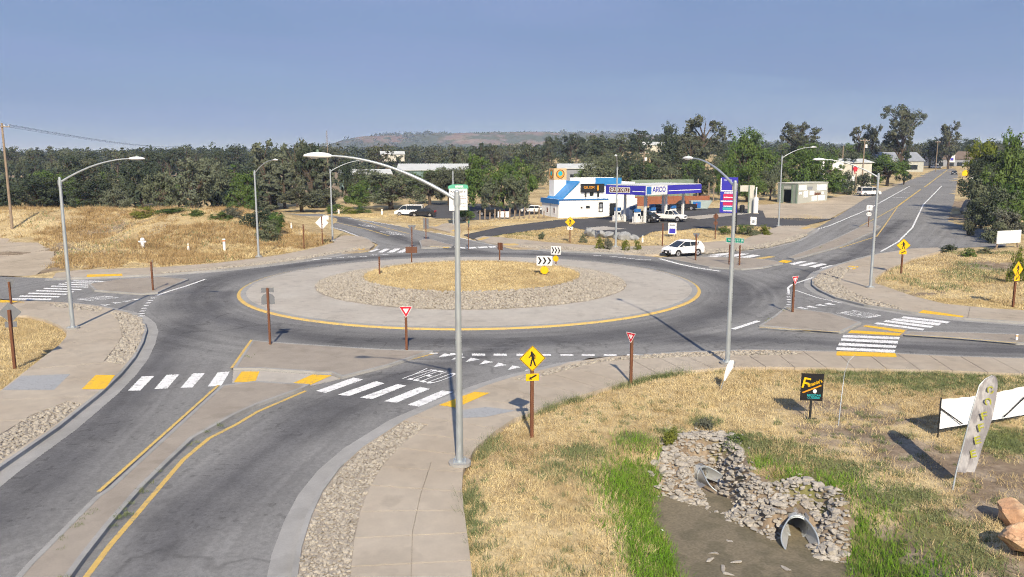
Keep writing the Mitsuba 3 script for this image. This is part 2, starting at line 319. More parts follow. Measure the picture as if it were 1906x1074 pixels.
# ------------------------------------------------------------------ plan of the roads
RING = Point(CX, CY).buffer(27.0, 64)
A_LEG = Polygon([(-16.92,21.90),(-18.04,26.62),(-18.81,35.22),(-24.03,50.28),(-18.63,57.18),(-1.84,50.28),(5.60,43.09),(-0.79,34.12),(-3.60,29.46),(-4.80,25.63),(-5.17,22.26),(-5.17,19.64),(-4.85,17.53),(-13.78,17.53)])
B_LEG = Polygon([(6.96,44.15),(16.34,58.31),(25.99,69.28),(25.77,56.73),(27.55,53.42),(29.92,51.35),(38.85,48.93),(31.46,39.31),(23.08,40.54),(11.15,41.36),(6.43,40.65)])
C_LEG = Polygon([(14.89,84.21),(23.98,90.89),(31.45,96.83),(40.90,110.09),(45.44,117.08),(55.16,134.21),(75.83,171.80),(129.65,260.27),(186.37,352.99),(203.44,367.68),(161.17,289.11),(92.91,167.26),(67.60,122.99),(65.61,108.93),(64.87,102.39),(58.01,92.88),(48.90,91.18),(40.67,86.77),(32.06,77.22),(25.87,67.70),(21.56,58.31),(17.15,58.31)])
D_LEG = Polygon([(-21.75,81.00),(-16.39,91.42),(-16.77,99.29),(-20.90,109.42),(-30.13,128.01),(-45.91,152.46),(-37.06,151.29),(-29.39,142.75),(-20.75,129.65),(-13.86,117.99),(-7.62,108.84),(-3.31,101.30),(1.06,91.42),(-3.05,84.21)])
E_LEG = Polygon([(-51.43,71.98),(-41.18,69.94),(-35.08,70.61),(-28.30,77.62),(-18.99,58.31),(-24.69,51.71),(-29.56,55.44),(-34.13,57.40),(-38.87,59.26),(-43.22,60.23)])
ASPHALT = unary_union([RING, A_LEG, B_LEG, C_LEG, D_LEG, E_LEG]).buffer(0.05)
SW = dict(
 left=Polygon([(-16.87,23.22),(-17.16,25.25),(-17.52,29.39),(-18.25,34.12),(-18.91,37.26),(-19.80,40.54),(-20.92,43.88),(-22.27,47.33),(-23.44,49.60),(-24.75,51.53),(-26.52,53.42),(-29.11,55.23),(-31.94,56.73),(-34.00,57.18),(-37.98,57.85),(-40.84,58.55),(-35.95,51.35),(-34.06,51.71),(-32.38,51.90),(-30.41,50.54),(-28.33,48.60),(-26.91,46.87),(-26.07,45.26),(-25.37,43.35),(-24.16,38.88),(-23.36,35.94),(-22.88,34.20),(-22.45,31.45)]),
 near=Polygon([(-5.33,17.53),(-5.75,19.70),(-5.96,21.55),(-6.05,23.34),(-5.92,25.25),(-5.51,27.25),(-4.37,30.35),(-2.85,32.92),(-1.24,35.31),(-0.08,36.68),(1.41,38.05),(2.83,39.31),(5.06,40.54),(7.27,41.12),(9.19,41.66),(11.54,41.96),(13.27,42.21),(17.33,41.84),(20.59,41.36),(23.26,40.77),(29.18,39.97),(26.94,36.77),(23.35,37.40),(21.27,37.85),(18.98,37.99),(15.92,38.30),(12.79,38.46),(10.80,38.46),(8.17,37.59),(6.44,36.80),(5.25,35.67),(3.57,34.12),(2.05,32.69),(1.07,31.52),(0.09,30.42),(-0.67,28.84),(-1.33,27.04),(-1.63,25.06),(-1.57,23.51),(-1.38,21.69),(-1.17,19.91),(-0.91,17.53)]),
 right=Polygon([(35.35,48.76),(32.71,49.60),(29.72,50.99),(27.24,53.03),(25.23,55.87),(24.42,59.02),(24.54,62.53),(25.02,65.30),(26.27,68.64),(28.70,73.40),(32.89,78.86),(37.58,84.04),(40.63,86.95),(45.95,90.61),(49.20,91.15),(48.69,88.82),(41.91,82.48),(36.06,75.26),(32.26,69.61),(30.71,66.18),(30.59,59.74),(31.20,56.30),(33.53,54.41),(38.07,52.65)]),
 far=Polygon([(43.24,112.72),(40.29,107.41),(36.19,100.56),(30.54,93.76),(26.66,91.38),(22.32,89.16),(15.40,87.16),(9.71,89.50),(4.56,91.70),(0.97,94.60),(-1.19,97.36),(-4.40,102.69),(-4.96,105.71),(-3.91,108.48),(-1.30,106.30),(3.99,100.99),(8.87,97.23),(13.56,95.24),(18.22,95.87),(23.18,98.12),(30.00,101.61),(33.64,108.08),(37.94,114.78),(40.08,117.67),(43.67,117.67)]),
 corner=Polygon([(-12.90,121.85),(-10.64,127.59),(-8.38,127.33),(-7.31,113.26),(-8.92,114.14)]),
 upleft=Polygon([(-20.61,108.63),(-18.38,102.69),(-16.98,97.36),(-16.82,93.13),(-18.94,88.97),(-21.77,82.35),(-25.11,77.62),(-28.14,74.32),(-32.05,71.63),(-35.00,70.44),(-37.76,69.45),(-40.43,68.96),(-42.06,72.33),(-40.96,74.51),(-34.15,76.43),(-30.05,79.49),(-27.07,83.97),(-25.61,86.65),(-24.12,91.42),(-23.11,96.11),(-22.60,100.29),(-23.61,104.84),(-23.45,110.22)]))
SPLIT = dict(
 a_upper=Polygon([(-14.98,44.56),(-12.90,43.88),(-9.62,42.96),(-7.26,42.39),(-5.75,42.14),(-4.31,42.08),(-4.80,41.24),(-6.24,38.88),(-8.14,36.68),(-8.80,37.45),(-9.79,37.65),(-12.56,38.26),(-13.44,38.26),(-13.87,38.26)]),
 a_lower=Polygon([(-13.36,35.22),(-12.03,35.94),(-9.33,35.40),(-9.52,34.70),(-10.78,32.39),(-11.27,30.96),(-11.85,28.20),(-11.77,25.77),(-11.66,23.63),(-11.38,21.07),(-11.08,19.07),(-10.80,17.53),(-12.16,17.53),(-12.37,18.77),(-12.78,22.91),(-12.72,23.59),(-13.02,28.96)]),
 b_left=Polygon([(15.53,48.76),(17.40,51.71),(19.50,55.44),(19.74,54.62),(21.71,52.84),(22.34,49.68),(21.00,48.12),(19.92,46.87),(17.94,47.33)]),
 b_right=Polygon([(24.02,47.02),(27.44,46.72),(30.49,46.12),(33.09,45.54),(31.46,43.22),(28.69,43.88),(26.16,45.19),(23.35,46.12)]),
 c_left=Polygon([(16.13,84.68),(19.07,85.41),(22.38,84.68),(25.59,84.21),(27.25,81.89),(27.51,79.70),(24.42,76.43),(22.00,75.26),(19.29,76.82)]),
 c_long=Polygon([(29.86,83.27),(29.60,84.66),(34.00,90.52),(40.23,99.37),(50.48,114.96),(55.24,121.79),(53.78,115.38),(49.53,108.51),(38.68,93.06)]),
 d_far=Polygon([(-12.09,102.69),(-11.71,105.58),(-10.45,104.48),(-8.51,99.96),(-7.16,97.36),(-7.33,95.20),(-9.83,94.30),(-10.86,94.30)]),
 e_left=Polygon([(-35.69,65.89),(-34.79,67.70),(-34.21,68.80),(-31.38,70.10),(-28.29,68.64),(-28.17,65.01),(-27.86,61.49),(-28.92,60.85),(-33.40,62.53)]))
ISLAND_PADS = [[(22.11,48.98),(22.49,49.26),(24.26,47.80),(23.73,47.02)], [(20.90,47.80),(23.61,46.87),(23.09,46.20),(20.38,47.02)], [(25.96,84.68),(28.27,86.46),(28.82,85.99),(26.66,83.97)], [(27.49,81.45),(28.66,83.27),(29.37,82.35),(28.19,80.56)], [(-10.57,95.20),(-9.92,96.42),(-7.53,96.11),(-7.69,94.90)]]
gap_ = unary_union([Polygon(q).convex_hull.buffer(0.12) for q in ISLAND_PADS])
SPLIT = {k_: max(polys(g.buffer(0).difference(gap_)), key=lambda q: q.area) for k_, g in SPLIT.items()}
A_PADS = Polygon([(-13.83,38.16),(-12.54,38.21),(-9.77,37.55),(-8.78,37.35),(-8.19,36.68),(-9.36,35.44),(-12.05,35.98),(-13.13,35.98)])
PAVED = unary_union([ASPHALT] + list(SW.values()))
LOT = Polygon([(-6.89,111.46),(-1.50,122.67),(7.48,133.00),(16.24,137.03),(21.96,142.92),(36.00,153.45),(41.18,155.43),(46.37,146.81),(42.73,133.70),(48.17,130.01),(54.36,132.24),(44.10,118.84),(38.43,116.27),(34.50,119.09),(24.15,114.74),(20.10,112.96),(16.64,104.58),(15.45,104.69),(12.66,111.58),(10.49,116.19),(8.52,121.98),(3.82,117.28),(-1.37,111.60),(-5.27,106.05)]).buffer(0.01)
GRAVEL = Polygon([(41.89,158.15),(50.02,161.33),(61.80,167.33),(85.48,196.04),(125.48,253.22),(74.43,168.61),(51.95,129.55),(42.42,132.72),(46.37,146.81)])
YARD = Polygon([(-75.90,110.22),(-64.13,105.58),(-53.17,91.42),(-47.36,81.45),(-43.52,71.28),(-49.95,71.98)])
PARK = Polygon([(-17.85,148.15),(-18.25,176.68),(-6.20,173.13),(3.95,158.03),(4.62,145.20),(-0.28,139.10),(-6.61,133.70),(-14.49,139.80)])

# ------------------------------------------------------------------ ground sheet
def axis(lo, fine0, fine1, hi, step, grow=1.12):
    a = list(np.arange(fine0, fine1, step)); s = step
    while a[-1] < hi: s *= grow; a.append(a[-1] + s)
    b = [a[0]]; s = step
    while b[-1] > lo: s *= grow; b.append(b[-1] - s)
    return np.array(b[:0:-1] + a)
gx = axis(-7000, -30, 34, 7000, 0.36, 1.08); gx = np.concatenate([gx[gx < 2], np.arange(2, 14, 0.15), gx[gx >= 14]])
gy = axis(-400, 17, 60, 7000, 0.36, 1.035); gy = np.concatenate([gy[gy < 17], np.arange(17, 30, 0.15), gy[gy >= 30]])
X, Y = [a.ravel() for a in np.meshgrid(gx, gy)]
ALLPAVED = unary_union([PAVED, LOT, GRAVEL, YARD, PARK])
def ground_height(x, y):
    z = T_full(x, y)
    d = np.full(x.shape, 50.0); m = (np.abs(x) < 320) & (y > 10) & (y < 420)
    d[m] = shapely.distance(shapely.points(x[m], y[m]), ALLPAVED)
    bump = (meshkit.fbm(np.stack([x * 0.5, y * 0.5, x * 0], -1), 4, 2) - 0.5) * 0.22 * sstep(0.3, 3, d) * sstep(400, 150, y)
    near = sstep(0.0, 0.7, d)
    wet = np.full(x.shape, 1.0); q = (x > -2) & (x < 18) & (y > 8) & (y < 34)
    wet[q] = sstep(0.0, 0.7, shapely.distance(shapely.points(x[q], y[q]), MUD.union(CHANNELS)))
    return z + np.where(d > 0, -0.06 + 0.16 * near * wet, -0.12) + bump * wet, d
RIPRAP = Polygon([(5.11,25.22),(5.29,26.98),(6.19,28.58),(7.12,28.93),(8.44,28.36),(8.08,26.38),(7.94,25.09),(8.48,24.48),(9.55,24.36),(10.16,23.27),(10.02,22.07),(9.23,20.54),(8.34,20.24),(7.71,20.54),(6.91,21.36),(6.03,22.82),(5.15,23.74)])
def spots(x, y, lst):
    v = np.zeros(x.shape)
    for (cx, cy), r, k in lst: v = np.maximum(v, k * np.exp(-(((x - cx) ** 2 + (y - cy) ** 2) / r ** 2)))
    return v
GREENS = [((16.65,36.77), 2.2, .7), ((18.89,36.12), 2.6, .8), ((21.79,36.77), 2.6, .9), ((24.77,38.26), 2.4, 1), ((18.41,27.69), 1.9, .9), ((9.60,26.62), 1.6, .75), ((8.70,27.42), 1.3, .9), ((7.59,30.09), .8, .8), ((6.09,28.96), .6, 1),
          ((11.42,22.83), 1.6, .6), ((11.96,21.04), 1.6, .5), ((11.91,19.35), 1.3, .5), ((12.34,23.03), 1.0, .7), ((12.15,20.55), .9, .7), ((2.40,26.62), 1.3, .65), ((4.55,28.26), 0.9, .7), ((1.56,25.16), 1.2, .55), ((-0.45,27.25), .9, .5), ((0.53,111.41), 5, .8), ((15.81,107.20), 3, .6), ((2.59,24.70), 1.0, .6), ((9.49,24.26), 1.0, .8), ((10.89,25.16), 1.3, .65)]
DIRTS = [((12.96,28.26), 2.6, .9), ((14.14,26.62), 2.2, 1), ((15.10,25.63), 2.0, 1), ((16.64,25.16), 2.2, 1), ((13.45,31.45), 2.0, .8), ((15.12,30.76), 2.0, .7), ((15.31,23.03), 1.8, .9), ((10.51,19.94), 1.8, .9), ((12.14,18.80), 1.8, .8), ((10.64,18.80), 1.5, .8), ((13.67,21.90), 1.3, .7), ((10.51,21.21), 1.0, .6), ((11.68,31.45), 1.5, .5), ((-55.00,90.31), 7, 1), ((-47.74,76.43), 6, 1), ((-49.54,87.16), 5, .9), ((-57.17,110.22), 6, .8), ((-58.22,123.79), 5, .6), ((-43.54,102.69), 5, .6), ((-54.29,99.29), 5, .8),
         ((31.04,61.23), 3.5, .6), ((48.26,76.09), 5, .9), ((89.68,156.75), 12, .9), ((73.07,128.90), 8, 1)]
def masks(x, y):
    d = np.full(x.shape, 99.0); near = (x > -6) & (x < 24) & (y > 4) & (y < 40)
    d[near] = shapely.distance(shapely.points(x[near], y[near]), MUD)
    dr_ = np.full(x.shape, 99.0); dr_[near] = shapely.distance(shapely.points(x[near], y[near]), RIPRAP)
    wob = meshkit.fbm(np.stack([x * 0.8, y * 0.8, x * 0], -1), 4, 9)
    g = sstep(2.3, 1.0, d + 1.2 * (wob - 0.5)) * sstep(0.0, 0.3, dr_) * 1.0
    g = np.maximum(g, spots(x, y, GREENS) * (0.55 + 0.9 * wob))
    t = spots(x, y, DIRTS) * (0.6 + 0.8 * wob)
    t = np.where((x < -0.1 * y) & (y > 175), np.maximum(t, 0.9 * sstep(175, 215, y)), t)
    return g, np.maximum(t, sstep(0.3, 0.0, dr_))
Zg, _ = ground_height(X, Y)
Gm, Dm = masks(X, Y)
nx, ny = len(gx), len(gy)
i, j = np.meshgrid(np.arange(nx - 1), np.arange(ny - 1)); a = (j * nx + i).ravel()
F = np.vstack([np.c_[a, a + 1, a + nx + 1], np.c_[a, a + nx + 1, a + nx]])
mid = (np.c_[X, Y][F]).mean(1); hole = np.zeros(len(F), bool)
for (cx, cy, cz, ca, r) in CULVERTS:
    s_ = -((mid[:, 0] - cx) * np.cos(ca) + (mid[:, 1] - cy) * np.sin(ca)); l_ = np.abs(-(mid[:, 0] - cx) * np.sin(ca) + (mid[:, 1] - cy) * np.cos(ca)); hole |= (s_ > -0.12) & (s_ < 0.34) & (l_ < r * 1.02)
F = F[~hole]
struct('ground', (np.c_[X, Y, Zg], F), 'ground_soil', smooth=True, uv=np.c_[Gm, Dm])
def gz(x, y):
    x, y = np.atleast_1d(np.asarray(x, float)), np.atleast_1d(np.asarray(y, float))
    ix = np.clip(np.searchsorted(gx, x) - 1, 0, nx - 2); iy = np.clip(np.searchsorted(gy, y) - 1, 0, ny - 2); Z = Zg.reshape(ny, nx)
    tx, ty = (x - gx[ix]) / (gx[ix + 1] - gx[ix]), (y - gy[iy]) / (gy[iy + 1] - gy[iy])
    return (Z[iy, ix] * (1 - tx) + Z[iy, ix + 1] * tx) * (1 - ty) + (Z[iy + 1, ix] * (1 - tx) + Z[iy + 1, ix + 1] * tx) * ty
def g1(x, y): return float(gz(x, y)[0])

# far table hill
hx, hy = np.arange(-2600, 2601, 40.0), np.arange(2500, 4400, 50.0)
HX, HY = np.meshgrid(hx, hy)
prof = np.interp(HX, [-2600, -900, -720, -660, -560, -430, -300, 200, 600, 900, 1500, 2600], [38, 42, 60, 86, 100, 104, 110, 120, 104, 78, 62, 50])
front = sstep(2600, 3150, HY + 260 * (meshkit.fbm(np.stack([HX / 420, HY / 800, HX * 0], -1), 4, 1) - 0.5)) * (1 - 0.5 * sstep(3700, 4400, HY))
cliff = 0.45 * sstep(0, 0.6, front) + 0.55 * sstep(0.72, 0.93, front)
HZ = prof * cliff + 12 * (meshkit.fbm(np.stack([HX / 160, HY / 160, HX * 0], -1), 4, 6) - 0.5) * front + 6
i, j = np.meshgrid(np.arange(len(hx) - 1), np.arange(len(hy) - 1)); a = (j * len(hx) + i).ravel(); n_ = len(hx)
struct('hills', (np.c_[HX.ravel(), HY.ravel(), HZ.ravel()], np.vstack([np.c_[a, a + 1, a + n_ + 1], np.c_[a, a + n_ + 1, a + n_]])), 'far_hill', smooth=True)

# ------------------------------------------------------------------ paving
CENTRE = Point(CX, CY)
road = struct('road', sheet(ASPHALT.difference(CENTRE.buffer(18.5, 96)), 0.0), 'asphalt')
struct('forecourt', sheet(LOT.difference(ASPHALT).difference(GRAVEL), -0.008), 'lot_asphalt')
struct('gravel_lot', sheet(GRAVEL.difference(ASPHALT), -0.004), 'gravel_pale')
struct('gravel_yard', sheet(YARD.difference(ASPHALT), -0.012), 'gravel_pale')
struct('car_park', sheet(PARK.difference(ASPHALT), -0.016), 'lot_asphalt')
struct('forecourt_slab', sheet(quads([(11.09,119.24),(14.16,121.35),(16.84,117.05),(12.29,115.25)]).union(quads([(29.07,135.42),(37.67,142.00),(42.75,141.32),(30.83,131.15)])).intersection(LOT), 0.0), 'concrete_pale')
sw_all = unary_union(list(SW.values()))
def joints(poly, path, step):
    """cross joints every step metres along a path: strips to cut out"""
    L = LineString(path); out = []
    for s in np.arange(step, L.length, step):
        p, q = np.array(L.interpolate(s).coords[0]), np.array(L.interpolate(s + 0.05).coords[0]); t = (q - p) / np.linalg.norm(q - p); nrm = np.array([-t[1], t[0]])
        out.append(LineString([p - nrm * 5, p + nrm * 5]).buffer(0.017, cap_style='flat'))
    return unary_union(out)
COBBLES = dict(
 near=Polygon([(-5.19,17.53),(-5.62,19.70),(-5.79,21.55),(-5.86,23.34),(-5.74,25.20),(-5.31,27.20),(-4.27,30.09),(-3.27,29.64),(-3.98,27.47),(-4.36,25.41),(-4.48,23.48),(-4.44,21.94),(-4.26,20.01),(-3.89,17.53)]),
 band=Polygon([(0.05,36.21),(1.44,37.45),(2.79,38.78),(4.28,39.86),(6.50,40.77),(8.78,41.36),(11.49,41.78),(13.05,41.96),(14.93,41.90),(15.52,41.12),(13.59,40.88),(10.99,40.77),(8.92,40.48),(7.12,40.20),(4.95,39.64),(3.45,38.57),(1.76,36.97),(0.55,35.94)]),
 left=Polygon([(-24.52,51.35),(-23.35,49.26),(-22.44,47.49),(-21.13,44.15),(-19.94,40.65),(-19.68,38.78),(-20.99,39.64),(-21.95,42.71),(-22.87,45.40),(-25.09,49.60),(-27.41,53.22),(-26.29,53.03)]),
 lower=Polygon([(-17.23,23.75),(-17.53,25.82),(-17.68,27.91),(-17.84,29.96),(-18.21,32.39),(-19.02,32.65),(-19.44,30.82),(-19.23,28.49),(-19.18,26.62)]),
 edge=Polygon([(-33.50,56.51),(-31.71,56.30),(-28.89,54.82),(-28.08,53.22),(-31.39,54.62),(-32.88,55.44)]),
 right=Polygon([(25.12,64.73),(24.70,62.27),(24.66,59.02),(25.48,56.08),(27.00,53.81),(27.29,55.03),(26.79,58.31),(26.73,62.00),(27.91,66.78),(30.97,72.68),(33.57,76.43),(31.74,76.43),(28.35,71.98),(26.27,68.01)]),
 far=Polygon([(39.82,106.14),(35.91,99.77),(30.38,93.27),(26.53,90.91),(22.15,88.44),(14.73,87.41),(9.03,90.04),(4.61,92.55),(0.98,95.50),(0.99,97.05),(5.66,95.50),(10.54,92.55),(16.05,90.86),(22.88,91.46),(28.76,94.43),(33.81,99.96),(38.78,106.24)]).buffer(0),
 upleft=Polygon([(-16.92,93.71),(-19.05,89.50),(-21.89,82.80),(-25.24,78.03),(-28.28,74.70),(-32.20,71.98),(-32.67,73.04),(-28.77,76.03),(-25.84,79.92),(-22.50,85.17),(-20.01,90.86),(-17.76,95.50)]))
CURB_W = 0.16
road_edge = ASPHALT.buffer(0.3)
for k, g in SW.items():
    s = new_key('sidewalk'); labels[s] = {'kind': 'structure'}
    curb = g.difference(g.buffer(-CURB_W)).intersection(ASPHALT.buffer(-0.25) if k in ('far', 'corner', 'upleft') else ASPHALT.buffer(-0.12))
    body = g.difference(curb.buffer(0.004))
    cob = COBBLES.get(k); cobs = [COBBLES[c] for c in {'near': ('near', 'band'), 'left': ('left', 'lower', 'edge'), 'right': ('right',), 'far': ('far',), 'upleft': ('upleft',)}.get(k, ())]
    cobs = unary_union([c.intersection(body) for c in cobs]) if cobs else None
    scene[s + '__bed'] = ply(slab(g.buffer(-0.03), -0.15, 0.118), 'concrete_brown')
    if k == 'near':
        walk = body.difference(cobs)
        cuts = joints(walk, [(-2.32,17.30),(-2.65,20.55),(-2.74,23.42),(-2.29,26.12),(-1.49,28.84),(0.16,32.54),(2.69,35.85),(6.13,38.67),(9.62,39.75),(13.02,39.97),(16.87,39.86),(22.02,39.10),(27.98,38.26)], 1.55).union(LineString([(-2.39,17.30),(-2.75,20.55),(-2.81,23.03),(-2.75,25.72)]).buffer(0.011))
        for q in polys(walk.difference(cuts)):
            if q.area > 0.05: part(s, 'panel', slab(q, -0.1, 0.15 + rng.uniform(-0.003, 0.003)), 'concrete_tan')
    elif k in ('left', 'right'):
        walk = body.difference(cobs)
        path = [(-19.53,27.15),(-20.22,32.17),(-21.19,38.26),(-23.40,44.15),(-26.78,49.43),(-31.24,53.03),(-38.45,55.03)] if k == 'left' else [(33.84,51.71),(30.08,54.01),(28.13,59.50),(28.48,66.18),(33.00,74.51),(42.74,86.16)]
        for q in polys(walk.difference(joints(walk, path, 3.0))):
            if q.area > 0.05: part(s, 'panel', slab(q, -0.1, 0.15 + rng.uniform(-0.003, 0.003)), 'concrete_tan')
    else:
        part(s, 'surface', slab(body if cobs is None else body.difference(cobs), -0.1, 0.15), 'concrete_tan')
    if not curb.is_empty: part(s, 'curb', slab(curb, -0.1, 0.154), 'concrete_grey')
gut = unary_union([g.buffer(0.62) for g in SW.values()]).difference(sw_all).intersection(ASPHALT.buffer(-0.05)).difference(unary_union(list(SPLIT.values())))
struct('gutter', sheet(gut, 0.006), 'concrete_grey')
isl = A_PADS
struct('crossing_refuge', sheet(isl, 0.012), 'concrete_pale'); struct('crossing_refuge', sheet(Polygon([(21.16,47.96),(22.69,49.77),(24.56,48.12),(23.25,45.98),(20.15,46.72)]).difference(unary_union(list(SPLIT.values())).buffer(.01)), 0.012), 'concrete_brown')
for k, g in SPLIT.items():
    s = new_key('traffic_island'); labels[s] = {'kind': 'structure'}
    top = g.buffer(-0.17)
    part(s, 'surface', slab(top, -0.1, 0.128), 'concrete_brown')
    part(s, 'curb', slab(g.difference(top.buffer(0.004)), -0.1, 0.135), 'concrete_grey')

# ------------------------------------------------------------------ central island
def ringmesh(r0, r1, z0, z1, n=144):
    a = np.arange(n) * 2 * np.pi / n; c, s_ = np.cos(a), np.sin(a)
    v = np.vstack([np.c_[CX + r0 * c, CY + r0 * s_, 0 * a + z0], np.c_[CX + r1 * c, CY + r1 * s_, 0 * a + z1]]); i = np.arange(n); k = (i + 1) % n
    return trimesh.Trimesh(v, np.vstack([np.c_[i, i + n, k + n], np.c_[i, k + n, k]]), process=False)
ci = new_key('central_island'); labels[ci] = {'kind': 'structure'}
part(ci, 'apron', cat_m([ringmesh(13.0, 18.3, 0.17, 0.10), ringmesh(18.3, 18.3, 0.10, -0.1)]), 'concrete_pale')
part(ci, 'inner_curb', cat_m([ringmesh(18.304, 18.74, 0.098, 0.088)]), 'concrete_grey')
part(ci, 'yellow_curb', cat_m([ringmesh(18.74, 18.86, 0.088, 0.075), ringmesh(18.86, 19.0, 0.075, 0.006)]), 'paint_yellow')
def dome(x, y):
    r = np.hypot(np.asarray(x) - CX, np.asarray(y) - CY)
    return 0.17 + 0.62 * sstep(13.1, 9.0, r) + 0.3 * sstep(9.4, 0, r)
rr = np.concatenate([np.linspace(0.01, 9.2, 24), np.linspace(9.4, 13.05, 12)]); aa = np.arange(120) * 2 * np.pi / 120
RX, RY = CX + rr[:, None] * np.cos(aa), CY + rr[:, None] * np.sin(aa); RZ = dome(RX, RY) + 0.08 * (meshkit.fbm(np.stack([RX, RY, RX * 0], -1), 3, 4) - 0.5)
i, j = np.meshgrid(np.arange(120), np.arange(len(rr) - 1)); k = (i + 1) % 120; i, j, k = i.ravel(), j.ravel(), k.ravel()
V, Q = np.c_[RX.ravel(), RY.ravel(), RZ.ravel()], np.vstack([np.c_[j * 120 + i, (j + 1) * 120 + i, (j + 1) * 120 + k], np.c_[j * 120 + i, (j + 1) * 120 + k, j * 120 + k]])
mid = V[Q].mean(1); rad = np.hypot(mid[:, 0] - CX, mid[:, 1] - CY)
wv = 9.15 + 0.35 * np.sin(3 * np.arctan2(mid[:, 1] - CY, mid[:, 0] - CX))
for sel, nm, m in ((rad < wv, 'mound', 'ground_soil'), (rad >= wv, 'rock_bed', 'concrete_brown')):
    t_ = trimesh.Trimesh(V, Q[sel], process=False); part(ci, nm, t_, m, smooth=True, **({'uv': np.zeros((len(V), 2))} if m == 'ground_soil' else {}))

# ------------------------------------------------------------------ stones set in the paving
def stone_protos(n, seed, flat=0.6):
    out = []; r = np.random.default_rng(seed)
    for _ in range(n):
        m = trimesh.creation.icosphere(subdivisions=0 if flat < 0.7 else 0); v = np.array(m.vertices) * (1 + r.uniform(-0.22, 0.22, (len(m.vertices), 1))); v *= [1, r.uniform(0.65, 1.0), flat * r.uniform(0.8, 1.2)]
        out.append((v, np.array(m.faces)))
    return out
def heap(pts, z, size, seed, flat=0.6, jitter=0.35):
    r = np.random.default_rng(seed); P = stone_protos(12, seed, flat); vs, fs, at = [], [], 0
    for (x, y), zz in zip(pts, z):
        v, f = P[r.integers(12)]; s = size * r.uniform(1 - jitter, 1 + jitter) / 2; a = r.uniform(0, 6.28); c, s_ = math.cos(a), math.sin(a)
        w = v * s; tilt = r.normal(0, 0.25, 2); w = np.c_[w[:, 0] * c - w[:, 1] * s_, w[:, 0] * s_ + w[:, 1] * c, w[:, 2] + w[:, 0] * tilt[0] + w[:, 1] * tilt[1]]
        vs.append(w + [x, y, zz]); fs.append(f + at); at += len(v)
    return trimesh.Trimesh(np.vstack(vs), np.vstack(fs), process=False)
def spaced(poly, step, seed, jit=0.42):
    r = np.random.default_rng(seed); x0, y0, x1, y1 = poly.bounds; gx_, gy_ = np.meshgrid(np.arange(x0, x1, step), np.arange(y0, y1, step * 0.87)); gx_ = gx_ + (np.arange(gx_.shape[0])[:, None] % 2) * step / 2
    p = np.c_[gx_.ravel(), gy_.ravel()] + r.uniform(-jit, jit, (gx_.size, 2)) * step; return p[shapely.contains_xy(poly, p[:, 0], p[:, 1])]
for n_, (k, g) in enumerate(COBBLES.items()):
    st = {'near': 0.125, 'lower': 0.17, 'band': 0.20, 'left': 0.20}.get(k, 0.26)
    p = spaced(g.buffer(-0.04), st, 40 + n_); holder = ['sidewalk', 'sidewalk_001', 'sidewalk_002', 'sidewalk_003', 'sidewalk_004', 'sidewalk_005'][{'left': 0, 'lower': 0, 'edge': 0, 'near': 1, 'band': 1, 'right': 2, 'far': 3, 'upleft': 5}[k]]
    kk = part(holder, 'cobbles', heap(p, T_base(p[:, 0], p[:, 1]) + 0.135, st * 1.12, 60 + n_), 'cobble'); labels[kk] = {'kind': 'stuff'}
p = spaced(CENTRE.buffer(12.95).difference(CENTRE.buffer(9.2)), 0.225, 5); rad = np.hypot(p[:, 0] - CX, p[:, 1] - CY)
kk = part(ci, 'rocks', heap(p, dome(p[:, 0], p[:, 1]) + 0.03, 0.265, 6, 0.7), 'cobble'); labels[kk] = {'kind': 'stuff'}

# ------------------------------------------------------------------ painted markings
MK = 0.004
def mark(k, g, m, z=MK, label=None):
    return struct(k, sheet(g, z), m)
def bars(k, lst, m='paint_white', z=MK, holder='crosswalk'):
    s = new_key(holder); labels[s] = {'kind': 'structure'}
    for q in lst: part(s, 'stripe', sheet(Polygon(q).convex_hull, z), m)
bars('a', [[(-17.43,34.75),(-17.92,37.21),(-17.36,37.28),(-16.89,34.79)], [(-16.35,35.00),(-16.84,37.45),(-16.26,37.55),(-15.81,35.13)], [(-15.23,35.22),(-15.67,37.75),(-15.10,37.78),(-14.72,35.27)], [(-14.07,35.45),(-14.52,37.95),(-13.97,38.05),(-13.49,35.58)]])
bars('a2', [[(-8.89,34.73),(-7.64,36.97),(-7.09,36.64),(-8.38,34.42)], [(-7.78,34.12),(-6.44,36.36),(-5.97,35.96),(-7.22,33.95)], [(-6.70,33.71),(-5.35,35.85),(-4.90,35.59),(-6.13,33.47)], [(-5.57,33.15),(-4.24,35.40),(-3.76,35.05),(-4.98,32.94)], [(-4.47,32.66),(-3.18,34.79),(-2.67,34.58),(-3.93,32.39)]])
bars('b', [[(23.67,50.28),(25.68,48.28),(25.30,47.80),(23.22,49.77)], [(24.59,51.02),(26.67,49.09),(26.19,48.49),(24.14,50.51)], [(25.43,51.71),(27.62,49.94),(27.06,49.26),(24.89,51.02)], [(26.34,52.27),(28.50,50.51),(27.98,49.94),(25.86,51.71)]])
bars('b2', [[(19.87,46.49),(22.99,45.89),(22.64,45.26),(19.56,45.83)], [(19.39,45.54),(22.38,44.84),(22.01,44.15),(19.08,44.90)], [(18.79,44.42),(21.74,43.69),(21.41,43.09),(18.44,43.69)], [(18.20,43.30),(21.16,42.61),(20.79,41.96),(17.89,42.64)]], z=0.010)
bars('c', [[(20.03,85.02),(22.36,86.90),(23.18,86.65),(21.10,84.68)], [(21.83,87.67),(24.47,89.91),(25.30,89.38),(23.02,87.16)], [(23.18,86.65),(25.83,89.10),(26.65,88.58),(24.29,86.15)], [(24.20,85.41),(26.81,87.90),(27.61,87.39),(25.34,84.92)]])
